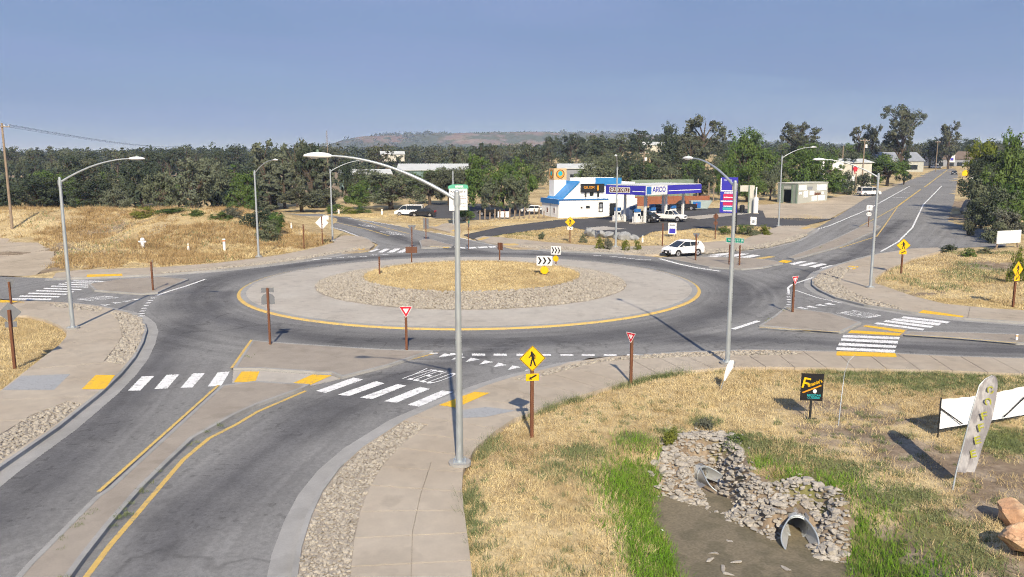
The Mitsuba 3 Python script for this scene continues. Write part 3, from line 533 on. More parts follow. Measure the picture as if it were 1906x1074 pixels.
bars('c2', [[(28.23,80.13),(30.32,82.35),(30.77,82.03),(28.48,79.28)], [(28.68,78.86),(31.11,81.45),(31.50,81.00),(29.11,78.23)], [(29.41,77.91),(31.65,80.39),(32.05,79.87),(29.79,77.22)], [(30.09,76.82),(32.30,79.28),(32.57,78.61),(30.46,76.23)]])
bars('d', [[(-16.67,91.42),(-16.32,94.30),(-15.75,93.94),(-16.11,90.86)], [(-15.44,90.59),(-15.23,94.30),(-14.57,94.18),(-14.84,90.31)], [(-14.35,90.31),(-14.05,94.60),(-13.33,94.48),(-13.61,90.31)], [(-13.24,90.31),(-12.80,94.90),(-12.09,94.90),(-12.50,90.31)]])
bars('d2', [[(-7.10,97.36),(-5.68,95.81),(-5.59,94.30),(-6.96,95.50)], [(-5.55,95.81),(-4.53,96.42),(-4.20,94.90),(-5.21,94.30)], [(-4.27,96.42),(-3.11,97.05),(-2.93,95.50),(-3.94,94.90)], [(-2.97,97.05),(-2.06,97.36),(-1.89,95.81),(-2.67,95.50)]])
E_L = [(22.8, 555.8), (37.8, 550.8), (53.5, 545.5), (68.5, 540.6), (82.6, 536.4), (96.8, 532.2), (110, 528.6), (122.8, 525.8), (137, 523)]
E_R = [(96, 556.5), (111.7, 552), (126, 547.5), (138.5, 543), (152.6, 539), (165, 534.4), (178, 531), (190, 527), (203, 524)]
E_BARS = [(-38.09,59.50),(-34.96,59.26),(-34.68,58.64),(-37.82,58.87),(-38.23,60.72),(-34.96,60.40),(-34.78,59.88),(-37.98,60.13),(-38.38,62.06),(-35.00,61.54),(-34.84,61.03),(-38.14,61.49),(-38.50,63.34),(-35.10,62.69),(-34.94,62.21),(-38.28,62.80),(-38.56,64.50),(-35.10,63.83),(-34.95,63.34),(-38.38,64.00),(-38.63,65.71),(-35.21,65.07),(-35.06,64.62),(-38.45,65.19),(-38.63,66.78),(-35.15,66.06),(-34.99,65.59),(-38.45,66.30),(-38.56,67.70),(-35.18,67.20),(-35.06,66.78),(-38.41,67.20),(-38.41,68.64),(-35.08,68.20),(-35.00,67.76),(-38.31,68.20)]
bars('e', [E_BARS[i:i + 4] for i in range(0, 36, 4)])
# warning pads
def pad(g, m='pad_yellow', z=0.158):
    q = Polygon(g).convex_hull
    return struct('warning_pad', sheet(q if z < 0.1 else q.intersection(sw_all.buffer(-0.03)), z), m)
pad([(-19.37,34.48),(-19.99,36.90),(-19.06,36.87),(-18.31,34.48)])
struct('ramp_panel', sheet(Polygon([(-22.86,34.37),(-23.46,36.73),(-21.31,37.06),(-20.55,34.37)]).intersection(sw_all.buffer(-.03)), 0.158), 'pad_slate')
struct('ramp_panel', sheet(Polygon([(-2.38,31.31),(-1.08,31.88),(0.15,31.38),(-1.04,30.55),(-1.95,30.42)]).intersection(sw_all.buffer(-.03)), 0.158), 'pad_slate')
pad([(-13.37,38.05),(-12.50,38.05),(-12.09,36.12),(-13.10,36.12)], z=0.020); pad([(-10.33,35.78),(-9.74,37.45),(-8.75,37.32),(-9.40,35.58)], z=0.020)
pad([(-3.08,32.12),(-1.67,34.08),(-0.98,33.91),(-2.33,31.77)]); pad([(27.30,52.46),(28.41,53.81),(30.00,51.62),(28.94,50.28)]); pad([(17.56,41.72),(20.51,41.30),(20.17,40.42),(17.13,40.77)]); pad([(31.73,75.26),(33.26,77.42),(33.95,76.82),(32.65,74.88)])
for n_, g in enumerate(ISLAND_PADS): pad(g, 'pad_faded' if n_ in (2, 4) else 'pad_yellow', 0.020)
pad([(-37.82,69.61),(-38.59,71.28),(-35.67,71.77),(-35.00,70.44)]); pad([(-39.48,58.31),(-38.12,58.08),(-35.49,56.84),(-37.26,56.73),(-38.43,56.73)]); pad([(-18.85,93.13),(-17.47,94.60),(-17.23,92.26),(-18.26,91.42)])
for q in ([(-1.18,96.11),(0.93,97.05),(0.47,98.97),(-1.01,98.97)], [(-12.61,123.06),(-11.87,126.84),(-11.19,125.88),(-11.69,122.13)], [(-9.00,115.24),(-8.32,118.96),(-7.75,117.73),(-8.14,114.06)], [(41.16,113.31),(43.11,116.15),(43.74,115.31),(41.78,112.51)], [(-4.68,104.11),(-3.85,106.86),(-2.97,106.46),(-4.01,103.40)]): pad(q, 'pad_faded')
# lines
def line(k, path, w, m, z=MK, ring=None):
    return mark(k, LineString(path).buffer(w / 2, cap_style='flat'), m, z)
line('yellow_line', [(-10.44,17.53),(-10.65,18.43),(-10.89,20.12),(-11.05,21.94),(-11.23,23.79),(-11.46,26.32),(-11.38,28.49),(-10.90,30.09),(-10.57,31.73),(-9.35,34.73)], 0.17, 'paint_yellow', 0.009)
line('yellow_line', [(-8.39,36.68),(-7.69,37.55),(-6.29,39.31),(-5.18,40.65),(-4.04,42.02)], 0.13, 'paint_yellow', 0.009)
line('yellow_line', [(-12.85,23.30),(-13.14,28.96),(-13.48,35.22)], 0.13, 'paint_yellow', 0.138)
line('yellow_line', [(-15.01,44.56),(-13.95,38.26)], 0.14, 'paint_yellow', 0.138)
line('white_line', [(-15.01,44.77),(-12.99,44.22),(-9.69,43.29),(-7.31,42.71),(-5.79,42.46)], 0.16, 'paint_white', 0.010)
line('white_line', [(-4.81,41.84),(-4.02,41.84)], 0.22, 'paint_white', 0.013)
DASHES = [(-3.35,41.89),(-2.68,41.84),(-2.65,41.40),(-3.35,41.45),(-2.17,41.79),(-1.45,41.74),(-1.44,41.28),(-2.16,41.33),(-0.99,41.76),(-0.28,41.72),(-0.27,41.26),(-0.99,41.31),(0.25,41.72),(0.93,41.69),(0.92,41.24),(0.23,41.26),(1.45,41.69),(2.11,41.67),(2.09,41.24),(1.43,41.26),(2.61,41.67),(3.31,41.64),(3.27,41.24),(2.59,41.26),(3.76,41.64),(4.46,41.62),(4.42,41.24),(3.73,41.26),(4.95,41.64),(5.64,41.62),(5.59,41.24),(4.91,41.26),(6.20,41.62),(6.82,41.60),(6.76,41.24),(6.15,41.26)]
bars('', [DASHES[i:i + 4] for i in range(0, 36, 4)], holder='entry_dashes', z=0.013)
TRI = [(-3.90,41.00),(-3.68,41.87),(-3.10,41.47),(-3.18,40.42),(-2.94,41.24),(-2.43,41.00),(-2.42,39.97),(-2.18,40.88),(-1.68,40.54),(-1.68,39.42),(-1.43,40.34),(-0.96,39.97),(-0.93,38.93),(-0.69,39.86),(-0.25,39.35),(-0.23,38.36),(0.03,39.26),(0.48,38.93),(0.52,37.79),(0.73,38.50),(1.09,38.21)]
bars('', [TRI[i:i + 3] for i in range(0, 21, 3)], holder='yield_teeth')
TRI2 = [(20.27,55.44),(20.69,55.87),(20.95,54.92),(21.03,55.76),(21.50,56.30),(21.79,55.44),(21.93,56.41),(22.45,56.95),(22.73,56.08),(22.80,56.95),(23.34,57.51),(23.53,56.51)]
bars('', [TRI2[i:i + 3] for i in range(0, 12, 3)], holder='yield_teeth')
TRI3 = [(-30.26,55.87),(-29.77,55.49),(-29.52,55.97),(-29.91,56.65),(-29.42,56.30),(-29.21,56.82),(-29.55,57.54),(-29.07,57.18),(-28.86,57.72),(-29.11,58.22),(-28.66,57.94),(-28.48,58.41),(-28.79,59.06),(-28.29,58.69),(-28.12,59.21)]
bars('', [TRI3[i:i + 3] for i in range(0, 15, 3)], holder='yield_teeth')
def short_dashes(xy, w, h):
    s = new_key('entry_dashes'); labels[s] = {'kind': 'structure'}
    for x, y in xy: part(s, 'stripe', sheet(shapely.box(x - w / 2, y - h / 2, x + w / 2, y + h / 2), 0.013), 'paint_white')
short_dashes([(-24.93,52.38),(-25.32,53.22),(-25.70,54.17),(-26.08,55.19),(-26.43,56.30),(-26.77,57.40),(-27.03,58.31),(-27.35,59.50)], 0.36, 0.30)
short_dashes([(21.69,61.36),(21.26,59.98),(20.86,58.78),(20.52,57.74),(20.10,56.62),(19.72,55.76)], 0.30, 0.34)
short_dashes([(-21.89,82.80),(-20.87,83.73),(-19.83,84.68),(-18.65,85.66),(-17.46,85.85),(-16.36,86.55),(-15.39,87.77),(-14.26,88.18)], 0.9, 0.34)
short_dashes([(9.46,87.16),(11.11,86.15),(11.92,85.17),(12.74,84.44),(13.55,83.73),(14.33,83.27)], 0.8, 0.34)
line('white_line', [(13.70,48.12),(16.10,50.72)], 0.35, 'paint_white', 0.010)
line('white_line', [(21.87,61.74),(22.75,64.45),(23.67,66.18),(25.87,68.96),(28.59,72.33)], 0.18, 'paint_white', 0.010)
line('white_line', [(22.94,63.34),(23.30,59.86),(24.20,57.29)], 0.14, 'paint_white', 0.010)
line('white_line', [(-27.61,60.72),(-27.54,62.80),(-27.26,65.30),(-27.13,69.28)], 0.24, 'paint_white', 0.010)
line('white_line', [(15.86,84.44),(16.92,80.13),(18.24,76.82),(19.74,74.51)], 0.40, 'paint_white', 0.010)
line('white_line', [(40.66,109.42),(47.49,118.46),(64.93,145.48),(112.21,225.00)], 0.22, 'paint_white'); line('white_line', [(41.87,89.39),(47.99,98.08),(57.94,114.53),(81.00,156.61),(120.17,223.20)], 0.22, 'paint_white')
line('yellow_line', [(38.54,92.72),(48.02,104.04),(54.93,116.83),(75.12,154.62)], 0.16, 'paint_yellow', 0.009); line('yellow_line', [(51.12,116.45),(62.47,134.33),(75.12,154.62)], 0.16, 'paint_yellow', 0.013)
line('yellow_line', [(75.12,154.62),(106.48,207.76)], 0.34, 'paint_yellow', 0.017); line('yellow_line', [(112.26,217.24),(191.07,351.19)], 0.34, 'paint_yellow', 0.017)
line('white_line', [(85.61,179.27),(88.84,178.71)], 0.5, 'paint_white'); line('white_line', [(96.54,197.61),(99.20,197.09)], 0.5, 'paint_white')
line('white_line', [(-29.92,127.11),(-25.33,119.20),(-20.84,108.94)], 0.22, 'paint_white'); line('white_line', [(-28.94,140.53),(-15.41,122.12),(-7.77,108.86),(-3.31,101.30)], 0.22, 'paint_white')
line('yellow_line', [(-31.09,135.24),(-22.47,121.26),(-17.24,111.03)], 0.2, 'paint_yellow'); line('yellow_line', [(-28.67,141.57),(-19.63,122.58),(-14.75,113.65)], 0.2, 'paint_yellow')
line('yellow_line', [(15.31,48.04),(17.91,47.25),(19.79,46.72)], 0.12, 'paint_yellow', 0.139); line('yellow_line', [(23.32,45.98),(26.08,45.05),(28.61,43.75)], 0.12, 'paint_yellow', 0.139)
def road_word(k, s, bl, br, tl):
    m = meshkit.text_mesh(s, 1.0, 0.01, False); b = m.bounds; v = (np.array(m.vertices) - b[0]) / (b[1] - b[0])
    bl, br, tl = map(np.array, (bl, br, tl)); xy = bl + v[:, :1] * (br - bl) + v[:, 1:2] * (tl - bl)
    keep = (np.array(m.face_normals)[:, 2] > 0.5); f = np.array(m.faces)[keep]
    t = trimesh.Trimesh(np.c_[xy, T_base(xy[:, 0], xy[:, 1]) + MK], f, process=False); fl = t.face_normals[:, 2] < 0; t.faces[fl] = t.faces[fl][:, ::-1]
    struct(k, t, 'paint_white')
road_word('road_word', 'YIELD', *[(-5.43,36.93),(-3.72,35.85),(-4.30,38.72)])
road_word('road_word', 'YIELD', *[(23.40,51.53),(25.08,52.55),(22.31,53.51)])
road_word('road_word', 'YIELD', *[(-33.28,59.26),(-31.60,58.31),(-31.60,60.60)])
road_word('road_word', 'YIELD', *[(-14.86,111.57),(-17.54,113.23),(-17.19,116.08)]); road_word('road_word', 'YIELD', *[(-20.63,123.10),(-23.08,124.63),(-22.69,127.18)])

# ------------------------------------------------------------------ ditch: mud, riprap, culverts
mx0, my0, mx1, my1 = MUD.bounds
struct('mud', (lambda g: (lambda v, f: trimesh.Trimesh(np.c_[v, v[:, 0] * 0 - 0.99], f, process=False))(*trimesh.creation.triangulate_polygon(g, engine='earcut')))(MUD.buffer(1.6)), 'mud')
def culvert(label, o, ang, r, L, flare):
    """corrugated pipe out of the bank with a flared, sloping end section"""
    k = thing('culvert_pipe', label, 'culvert', None)
    d = np.array([math.cos(ang), math.sin(ang), 0]); s = np.array([-d[1], d[0], 0]); o = np.array(o, float); up = np.array([0, 0, 1.])
    def grid(f, nu, nv):
        uu, vv = np.meshgrid(np.linspace(0, 1, nu), np.linspace(0, 1, nv)); P = f(uu.ravel(), vv.ravel()); i, j = np.meshgrid(np.arange(nu - 1), np.arange(nv - 1)); a = (j * nu + i).ravel()
        return trimesh.Trimesh(P, np.vstack([np.c_[a, a + 1, a + nu + 1], np.c_[a, a + nu + 1, a + nu]]), process=False)
    def barrel(u, v, rr):
        th = u * 2 * np.pi; r_ = rr + 0.012 * np.sin(v * L / 0.068 * 2 * np.pi); return o - d * (v * L)[:, None] + s * (np.sin(th) * r_)[:, None] + up * (np.cos(th) * r_)[:, None]
    part(k, 'barrel', cat_m([grid(lambda u, v: barrel(u, v, r), 33, 300)]), 'corrugated', smooth=True)
    def skirt(u, v, off):
        th = (u - 0.5) * 2 * 2.35; w = v
        rr = r * (1 + 0.15 * w) + off; top = np.cos(th); lo = np.clip((np.abs(th) / 2.35), 0, 1)
        reach = flare * w * np.clip((lo - 0.22) / 0.78, 0, 1) ** 0.8
        return o + d * reach[:, None] + s * (np.sin(th) * rr * (1 + 0.55 * w * lo))[:, None] + up * (top * rr)[:, None]
    part(k, 'end_section', cat_m([grid(lambda u, v: skirt(u, v, 0.0), 41, 9), grid(lambda u, v: skirt(u, v, 0.022), 41, 9)]), 'corrugated', smooth=True)
    e = np.linspace(0, 1, 41); rim = skirt(e, e * 0 + 1, 0.011); part(k, 'rim', tube(rim, 0.026, 8), 'galvanized', smooth=40)
    ring = barrel(np.linspace(0, 1, 33), np.zeros(33), r + 0.02); part(k, 'band', tube(ring, 0.028, 8, cap=False), 'galvanized', smooth=40)
(C2, C1) = CULVERTS
culvert('nearer corrugated culvert pipe with wide flared end at the mud edge', C2[:3], C2[3], C2[4], 6.0, 1.0)
culvert('farther corrugated culvert pipe half buried among the riprap stones', C1[:3], C1[3], C1[4], 6.0, 0.95)
rk = thing('riprap_bank', 'bank of loose angular stones around the two culvert pipes', 'riprap')
keep_out = CHANNELS.buffer(0.06)
zone = RIPRAP.difference(keep_out)
r_ = np.random.default_rng(3); p = np.vstack([spaced(zone, 0.2, 11, 0.5), scatter(zone, 1600, 12), scatter(RIPRAP.buffer(.35).difference(keep_out), 120, 13)])
tops = gz(p[:, 0], p[:, 1])
for (cx, cy, cz, ca, r) in CULVERTS:
    s_ = -((p[:, 0] - cx) * np.cos(ca) + (p[:, 1] - cy) * np.sin(ca)); l_ = np.abs(-(p[:, 0] - cx) * np.sin(ca) + (p[:, 1] - cy) * np.cos(ca))
    tops = np.where((s_ > -0.02) & (s_ < 0.5) & (l_ < r + .02), np.maximum(tops, cz + np.sqrt(np.maximum((r + .03) ** 2 - l_ ** 2, 0)) + .02), tops)
order = np.argsort(p[:, 1] + 0.25 * r_.random(len(p))); p, tops = p[order], tops[order]
SP = []
for n_ in range(14):
    m = trimesh.creation.icosphere(subdivisions=1); v = np.array(m.vertices); r2 = np.random.default_rng(100 + n_)
    for _ in range(9):
        nrm = r2.normal(size=3); nrm /= np.linalg.norm(nrm); h = r2.uniform(0.34, 0.72); dd = v @ nrm; v = v - np.outer(np.clip(dd - h, 0, None), nrm)
    v *= [1.25, r2.uniform(0.65, 1.0), r2.uniform(0.4, 0.65)]; SP.append(trimesh.Trimesh(v, m.faces, process=False))
PL = {(n_, mm): ply(SP[n_], mm) for n_ in range(14) for mm in ('riprap_stone', 'riprap_tan')}
small = []
for n_, ((x, y), z) in enumerate(zip(p, tops)):
    mm = 'riprap_tan' if (y > 26.2 or (x > 8.6 and y > 24.7)) and r_.random() < 0.75 else 'riprap_stone'
    s = float(np.clip(math.exp(r_.normal(-2.36, .36)), .05, .22))
    M = T().translate([x, y, z + 0.015 + r_.uniform(0, 0.06)]).rotate([0, 0, 1], r_.uniform(0, 360)).rotate([1, 0, 0], r_.uniform(-22, 22)).scale(s)
    if n_ < 298:
        k = new_key('riprap_bank__stone'); scene[k] = {**PL[(int(r_.integers(14)), mm)], 'to_world': M}
    else:
        m = SP[int(r_.integers(14))].copy(); m.apply_transform(np.array(M.matrix)); small.append(m)
if small:
    kk = part(rk, 'small_stones', cat_m(small), 'riprap_stone'); labels[kk] = {'kind': 'stuff'}
for n_, (x, y) in enumerate([(5.89,21.52),(5.88,20.60),(5.92,20.36),(5.67,21.14),(7.69,20.60),(6.40,21.02),(4.63,22.99)]):
    m = SP[n_ % 14].copy(); m.apply_scale([0.2, 0.11, 0.08] if n_ < 6 else 0.08); m.apply_transform(trimesh.transformations.rotation_matrix(n_ * 1.3, [0, 0, 1])); m.apply_translation([x, y, -0.97])
    one('flat_stone' if n_ < 6 else 'litter_scrap', ['pale flat stone lying in mud at left of the small group', 'largest pale slab lying in mud near the bottom of picture', 'pale slab next to the largest slab in the mud', 'thin pale stone at the top of the group in mud', 'pale stone in mud below the nearer culvert pipe', 'small lone stone in middle of the mud', 'white scrap of litter on the mud beside the left grass'][n_], 'stone' if n_ < 6 else 'litter', m, 'riprap_stone' if n_ < 6 else 'plastic_white')

# ------------------------------------------------------------------ street lamps
def lamp(label, b, H, arm, tip_z, z0=0.15):
    k = thing('street_lamp', label, 'street lamp', 'street lamps around the roundabout')
    x, y = b; z = T_base(x, y) + z0
    part(k, 'footing', trimesh.creation.cylinder(0.38, 0.12, sections=20, transform=trimesh.transformations.translation_matrix([x, y, z + 0.03])), 'concrete_grey', smooth=40)
    part(k, 'base_plate', cat_m([box((x, y, z + 0.105), (0.42, 0.42, 0.035))] + [trimesh.creation.cylinder(0.022, 0.09, sections=8, transform=trimesh.transformations.translation_matrix([x + sx * .16, y + sy * .16, z + 0.15])) for sx in (-1, 1) for sy in (-1, 1)]), 'galvanized')
    part(k, 'pole', tube([(x, y, z + 0.1 + t * (H - 0.1)) for t in (0, .35, .7, 1)], [0.125, 0.11, 0.095, 0.082], 16), 'galvanized', smooth=40)
    part(k, 'pole_cap', trimesh.creation.icosphere(subdivisions=2, radius=0.085).apply_translation([x, y, z + H]), 'galvanized', smooth=True)
    part(k, 'hand_hole', box((x, y - 0.12, z + 0.55), (0.11, 0.03, 0.2)), 'galvanized')
    ax, ay = arm; L = math.hypot(ax, ay); t = np.linspace(0, 1, 16); rise = tip_z - H
    P = np.c_[x + ax * t, y + ay * t, z + H - 0.25 + (rise + 0.25) * (1 - (1 - t) ** 1.9)]
    part(k, 'arm', tube(P, np.linspace(0.065, 0.032, 16), 12), 'galvanized', smooth=40)
    part(k, 'bracket', cat_m([tube([(x, y, z + H - 0.42), (x, y, z + H - 0.1)], 0.115, 14)]), 'galvanized', smooth=40)
    d = np.array([ax / L, ay / L, 0]); s = np.array([-d[1], d[0], 0]); e = P[-1]
    def head(prof):
        v, f = [], []
        for t_, w, hu, hd in prof:
            c = e + d * t_
            for q in range(12):
                a = q * 2 * np.pi / 12; v.append(c + s * (math.cos(a) * w) + np.array([0, 0, math.sin(a) * (hu if math.sin(a) > 0 else hd)]))
        n = 12
        for r0 in range(len(prof) - 1):
            for q in range(n): a, b2 = r0 * n + q, r0 * n + (q + 1) % n; f += [[a, a + n, b2 + n], [a, b2 + n, b2]]
        v += [e + d * prof[0][0], e + d * prof[-1][0]]
        for q in range(n): f += [[len(v) - 2, q, (q + 1) % n], [len(v) - 1, (len(prof) - 1) * n + (q + 1) % n, (len(prof) - 1) * n + q]]
        m = trimesh.Trimesh(np.array(v), f, process=False); m.fix_normals(); return m
    lk = part(k, 'luminaire', head([(-0.15, .05, .05, .05), (0.05, .11, .10, .07), (0.3, .17, .13, .07), (0.55, .18, .10, .05), (0.72, .13, .05, .04), (0.76, .05, .02, .02)]), 'plastic_white', smooth=50)
    part(k, 'luminaire__lens', head([(0.22, .05, .0, .04), (0.3, .12, .0, .10), (0.5, .12, .0, .09), (0.6, .05, .0, .04)]), 'lamp_clear', smooth=50)
    part(k, 'luminaire__sensor', trimesh.creation.cylinder(0.04, 0.08, sections=10, transform=trimesh.transformations.translation_matrix(e + d * 0.3 + [0, 0, 0.16])), 'fence_green')
lamp('nearest street lamp, on the foreground sidewalk with its arm to the left', (-1.77,25.58), 9.14, (-4.2, 0.3), 10.3)
lamp('street lamp on the right sidewalk near the leaning white feather banner', (10.93,39.10), 9.14, (-1.3, 4.0), 10.3)
lamp('street lamp on the left sidewalk corner with its arm to the right', (-26.97,47.64), 9.14, (4.3, 0.2), 10.3)
lamp('street lamp at the foot of the golden grass mound, far left side', (-27.30,84.83), 9.14, (3.0, -3.0), 10.3)
lamp('street lamp beside the far left road bend next to the pale diamond sign', (-23.26,102.41), 9.14, (4.2, 0.4), 10.3)
lamp('street lamp behind the roundabout in front of the fuel canopy', (12.47,94.82), 9.6, (-0.7, -4.0), 10.8)
lamp('street lamp by the gravel lot in front of the grey shed', (39.36,116.95), 10.2, (4.3, 0.3), 11.5)
lamp('street lamp on the right corner with its long arm pointing left over the road', (29.15,63.61), 9.14, (-4.2, 0.8), 10.3)

# ------------------------------------------------------------------ signs
def diamond(h): return Polygon([(h, 0), (0, h), (-h, 0), (0, -h)]).buffer(-0.05).buffer(0.05)
def tri_down(w): return Polygon([(-w / 2, w * 0.29), (w / 2, w * 0.29), (0, -w * 0.577)]).buffer(-0.03).buffer(0.03)
def octo(r): return Polygon([(r * math.cos(math.radians(22.5 + 45 * i)), r * math.sin(math.radians(22.5 + 45 * i))) for i in range(8)])
WALKER = unary_union([Point(-0.05, 0.36).buffer(0.055), LineString([(-0.02, 0.27), (0.02, 0.02)]).buffer(0.075), LineString([(0.0, 0.02), (-0.06, -0.18), (-0.10, -0.40)]).buffer(0.042), LineString([(0.03, 0.02), (0.08, -0.18), (0.16, -0.40)]).buffer(0.042),
                      LineString([(-0.05, 0.25), (-0.13, 0.12), (-0.20, 0.06)]).buffer(0.032), LineString([(0.04, 0.26), (0.14, 0.14), (0.13, 0.00)]).buffer(0.032)])
ARROW_DL = unary_union([LineString([(0.16, 0.09), (-0.08, -0.045)]).buffer(0.035), Polygon([(-0.17, -0.10), (-0.02, -0.11), (-0.11, 0.045)])])
def arrow_to(sgn): return affinity.scale(ARROW_DL, sgn, 1, origin=(0, 0))
def post(k, b, h, w=0.13, m='wood_post', z=None):
    x, y = b; z = g1(x, y) if z is None else z
    part(k, 'post', box((x, y, z + h / 2 - 0.15), (w, w, h + 0.3), 0.1, 0.01), m); return z
def panel(k, name, b, zc, f, poly, face, back='sign_back', art=(), off=0.075, border=None, label=None):
    M = frame_of((b[0], b[1], zc), f)
    pk = part(k, name, ext(poly, off, off + 0.006, M), back, label=label)
    part(pk, 'face', ext(poly.buffer(-0.004), off + 0.0062, off + 0.009, M), face)
    if border: part(pk, 'border', ext(poly.buffer(-0.012).difference(poly.buffer(-0.012 - border[1])), off + 0.0092, off + 0.0112, M), border[0])
    for q, m in art: part(pk, 'symbol', ext(q, off + 0.0092, off + 0.0115, M) if not isinstance(q, trimesh.Trimesh) else q, m)
    return pk, M
def face_to(b, yaw=0.0):
    f = -np.array([b[0], b[1]]); f /= np.linalg.norm(f); c, s = math.cos(yaw), math.sin(yaw); return (f[0] * c - f[1] * s, f[0] * s + f[1] * c)
def ped_sign(label, b, zc, h, zp, yaw, sgn=1, front=True, top=None, plate=True):
    k = thing('crossing_sign', label, 'road sign', 'pedestrian crossing signs')
    z = post(k, b, (zc + 0.15 if top is None else top)); f = face_to(b, yaw)
    s = h / 0.62
    panel(k, 'diamond', b, z + zc, f, diamond(h), 'sign_yellow' , art=[(affinity.scale(WALKER, s * 0.82, s * 0.82, origin=(0, 0)), 'sign_black')], border=('sign_black', 0.02))
    if plate: panel(k, 'arrow_plate', b, z + zp, f, rect(h * 1.0, h * 0.56).buffer(-0.03).buffer(0.03), 'sign_yellow' if front else 'sign_white', art=[(affinity.scale(arrow_to(sgn), s, s, origin=(0, 0)), 'sign_black')])
def yield_sign(label, b, zc, w, yaw, top=None):
    k = thing('yield_sign', label, 'road sign', 'yield signs at the entries')
    z = post(k, b, zc + 0.1 if top is None else top); f = face_to(b, yaw); p_ = tri_down(w)
    pk, M = panel(k, 'triangle', b, z + zc, f, p_, 'sign_white', art=[(p_.buffer(-0.025).difference(tri_down(w * 0.46)), 'sign_red')])
    part(pk, 'symbol', words('YIELD', w * 0.075, frame_of((b[0], b[1], z + zc), f) @ trimesh.transformations.translation_matrix([0, 0, 0.085]), 0.003, cy=w * 0.10, w=w * 0.30), 'sign_red')
ped_sign('yellow pedestrian crossing sign with arrow plate beside the foreground sidewalk', (0.74,28.37), 3.04, 0.50, 2.33, 0.18)
ped_sign('yellow pedestrian crossing sign before the golden verge on the right corner', (35.70,71.98), 2.67, 0.63, 2.03, 0.3)
ped_sign('yellow pedestrian crossing sign near the right picture edge, turned partly away', (35.51,55.23), 2.69, 0.64, 2.06, 1.05)
ped_sign('small yellow pedestrian sign far off in front of the white store', (7.34,100.11), 2.62, 0.68, 1.84, 0.0, -1, front=False)
ped_sign('crossing sign seen from behind at the far left edge with pale plate', (-24.72,38.26), 2.83, 0.52, 2.24, 2.9, front=False)
yield_sign('red and white yield sign at the left island facing the foreground lane', (-5.75,42.14), 2.46, 0.74, 0.05)
yield_sign('red and white yield sign at the verge right of the entry dashes', (5.51,35.58), 2.37, 0.60, -0.7)
yield_sign('red yield sign on the right island turned towards the side road', (19.18,53.22), 2.52, 0.72, 0.95)
yield_sign('yield sign seen from behind at the far left by the side crossing', (-36.03,56.08), 1.80, 0.99, 2.2)
yield_sign('yield sign seen edge on in the left side-road island', (-28.71,62.53), 2.42, 0.93, 1.62)
yield_sign('yield sign seen from behind in front of the white car', (19.16,82.12), 2.84, 0.78, 3.05)
yield_sign('yield sign seen from behind on the far island by the lane lines', (-11.99,94.60), 2.61, 1.03, 2.9)
def back_sign(name, label, b, top, panels, yaw=math.pi, w=0.12):
    k = thing(name, label, 'road sign'); z = post(k, b, top, w); f = face_to(b, yaw)
    for nm, poly, zc, face, back in panels: panel(k, nm, b, z + zc, f, poly, face, back)
    return k
ARCH = unary_union([Point(0, 0.05).buffer(0.36), rect(0.72, 0.36, 0, -0.14)]).buffer(0)
back_sign('route_sign', 'route marker sign seen from behind on the left splitter island', (-13.60,43.48), 3.46, [('plate', rect(0.68, 0.26), 3.32, 'sign_white', 'sign_back'), ('shield', affinity.scale(ARCH, 1, 0.85, origin=(0, 0)), 2.79, 'sign_green', 'sign_back')])
back_sign('warning_sign', 'pale back of a diamond sign beside the far left road bend', (-23.53,98.00), 3.53, [('diamond', diamond(0.83), 2.74, 'sign_yellow', 'sign_white'), ('plate', rect(0.7, 0.5, -0.5, 0.3), 3.07, 'sign_white', 'sign_white')], yaw=2.9)
back_sign('brown_post_sign', 'thin brown post sign at the edge of the golden grass mound', (-24.57,93.13), 2.92, [('blade', rect(0.12, 0.5), 2.48, 'sign_brown', 'sign_brown')], yaw=1.6)
back_sign('lane_sign', 'narrow grey sign pair on a post in the far road island', (-11.41,104.84), 3.06, [('plate', rect(0.75, 0.75), 2.64, 'sign_white', 'sign_back'), ('lower_plate', rect(0.75, 0.6), 1.93, 'sign_white', 'sign_back')], yaw=2.8)
back_sign('street_name_sign', 'thin green street name sign seen edge on behind the nearest lamp', (-5.16,93.42), 3.66, [('blade', rect(0.5, 0.35), 3.40, 'sign_green', 'sign_green'), ('lower_blade', rect(0.4, 0.5), 3.02, 'sign_back', 'sign_back')], yaw=1.3, w=0.09)
back_sign('brown_post', 'brown sign post in front of the forecourt boulders', (18.17,95.36), 2.99, [('blade', rect(0.14, 0.6), 2.60, 'sign_brown', 'sign_brown')], yaw=1.5)
back_sign('stop_sign', 'brown back of an octagon sign left of the blue price pylon', (26.19,101.85), 3.32, [('octagon', octo(0.35), 2.91, 'sign_red', 'sign_brown'), ('plate', rect(0.5, 0.4), 2.08, 'sign_white', 'sign_brown')])
k = thing('route_sign', 'white route number signs stacked on a post beside the uphill road', 'road sign'); b = (51.67,114.83); z = post(k, b, 3.41, 0.09); f = face_to(b)
panel(k, 'number_plate', b, z + 3.03, f, rect(0.78, 0.78), 'sign_white', art=[(words('E', 0.35, frame_of((b[0], b[1], z + 3.03), f) @ trimesh.transformations.translation_matrix([0, 0, .085])), 'sign_black')])
panel(k, 'shield', b, z + 2.10, f, affinity.scale(octo(0.5), 0.78, 0.62, origin=(0, 0)), 'sign_white', art=[(words('168', 0.26, frame_of((b[0], b[1], z + 2.10), f) @ trimesh.transformations.translation_matrix([0, 0, .085])), 'sign_black')])
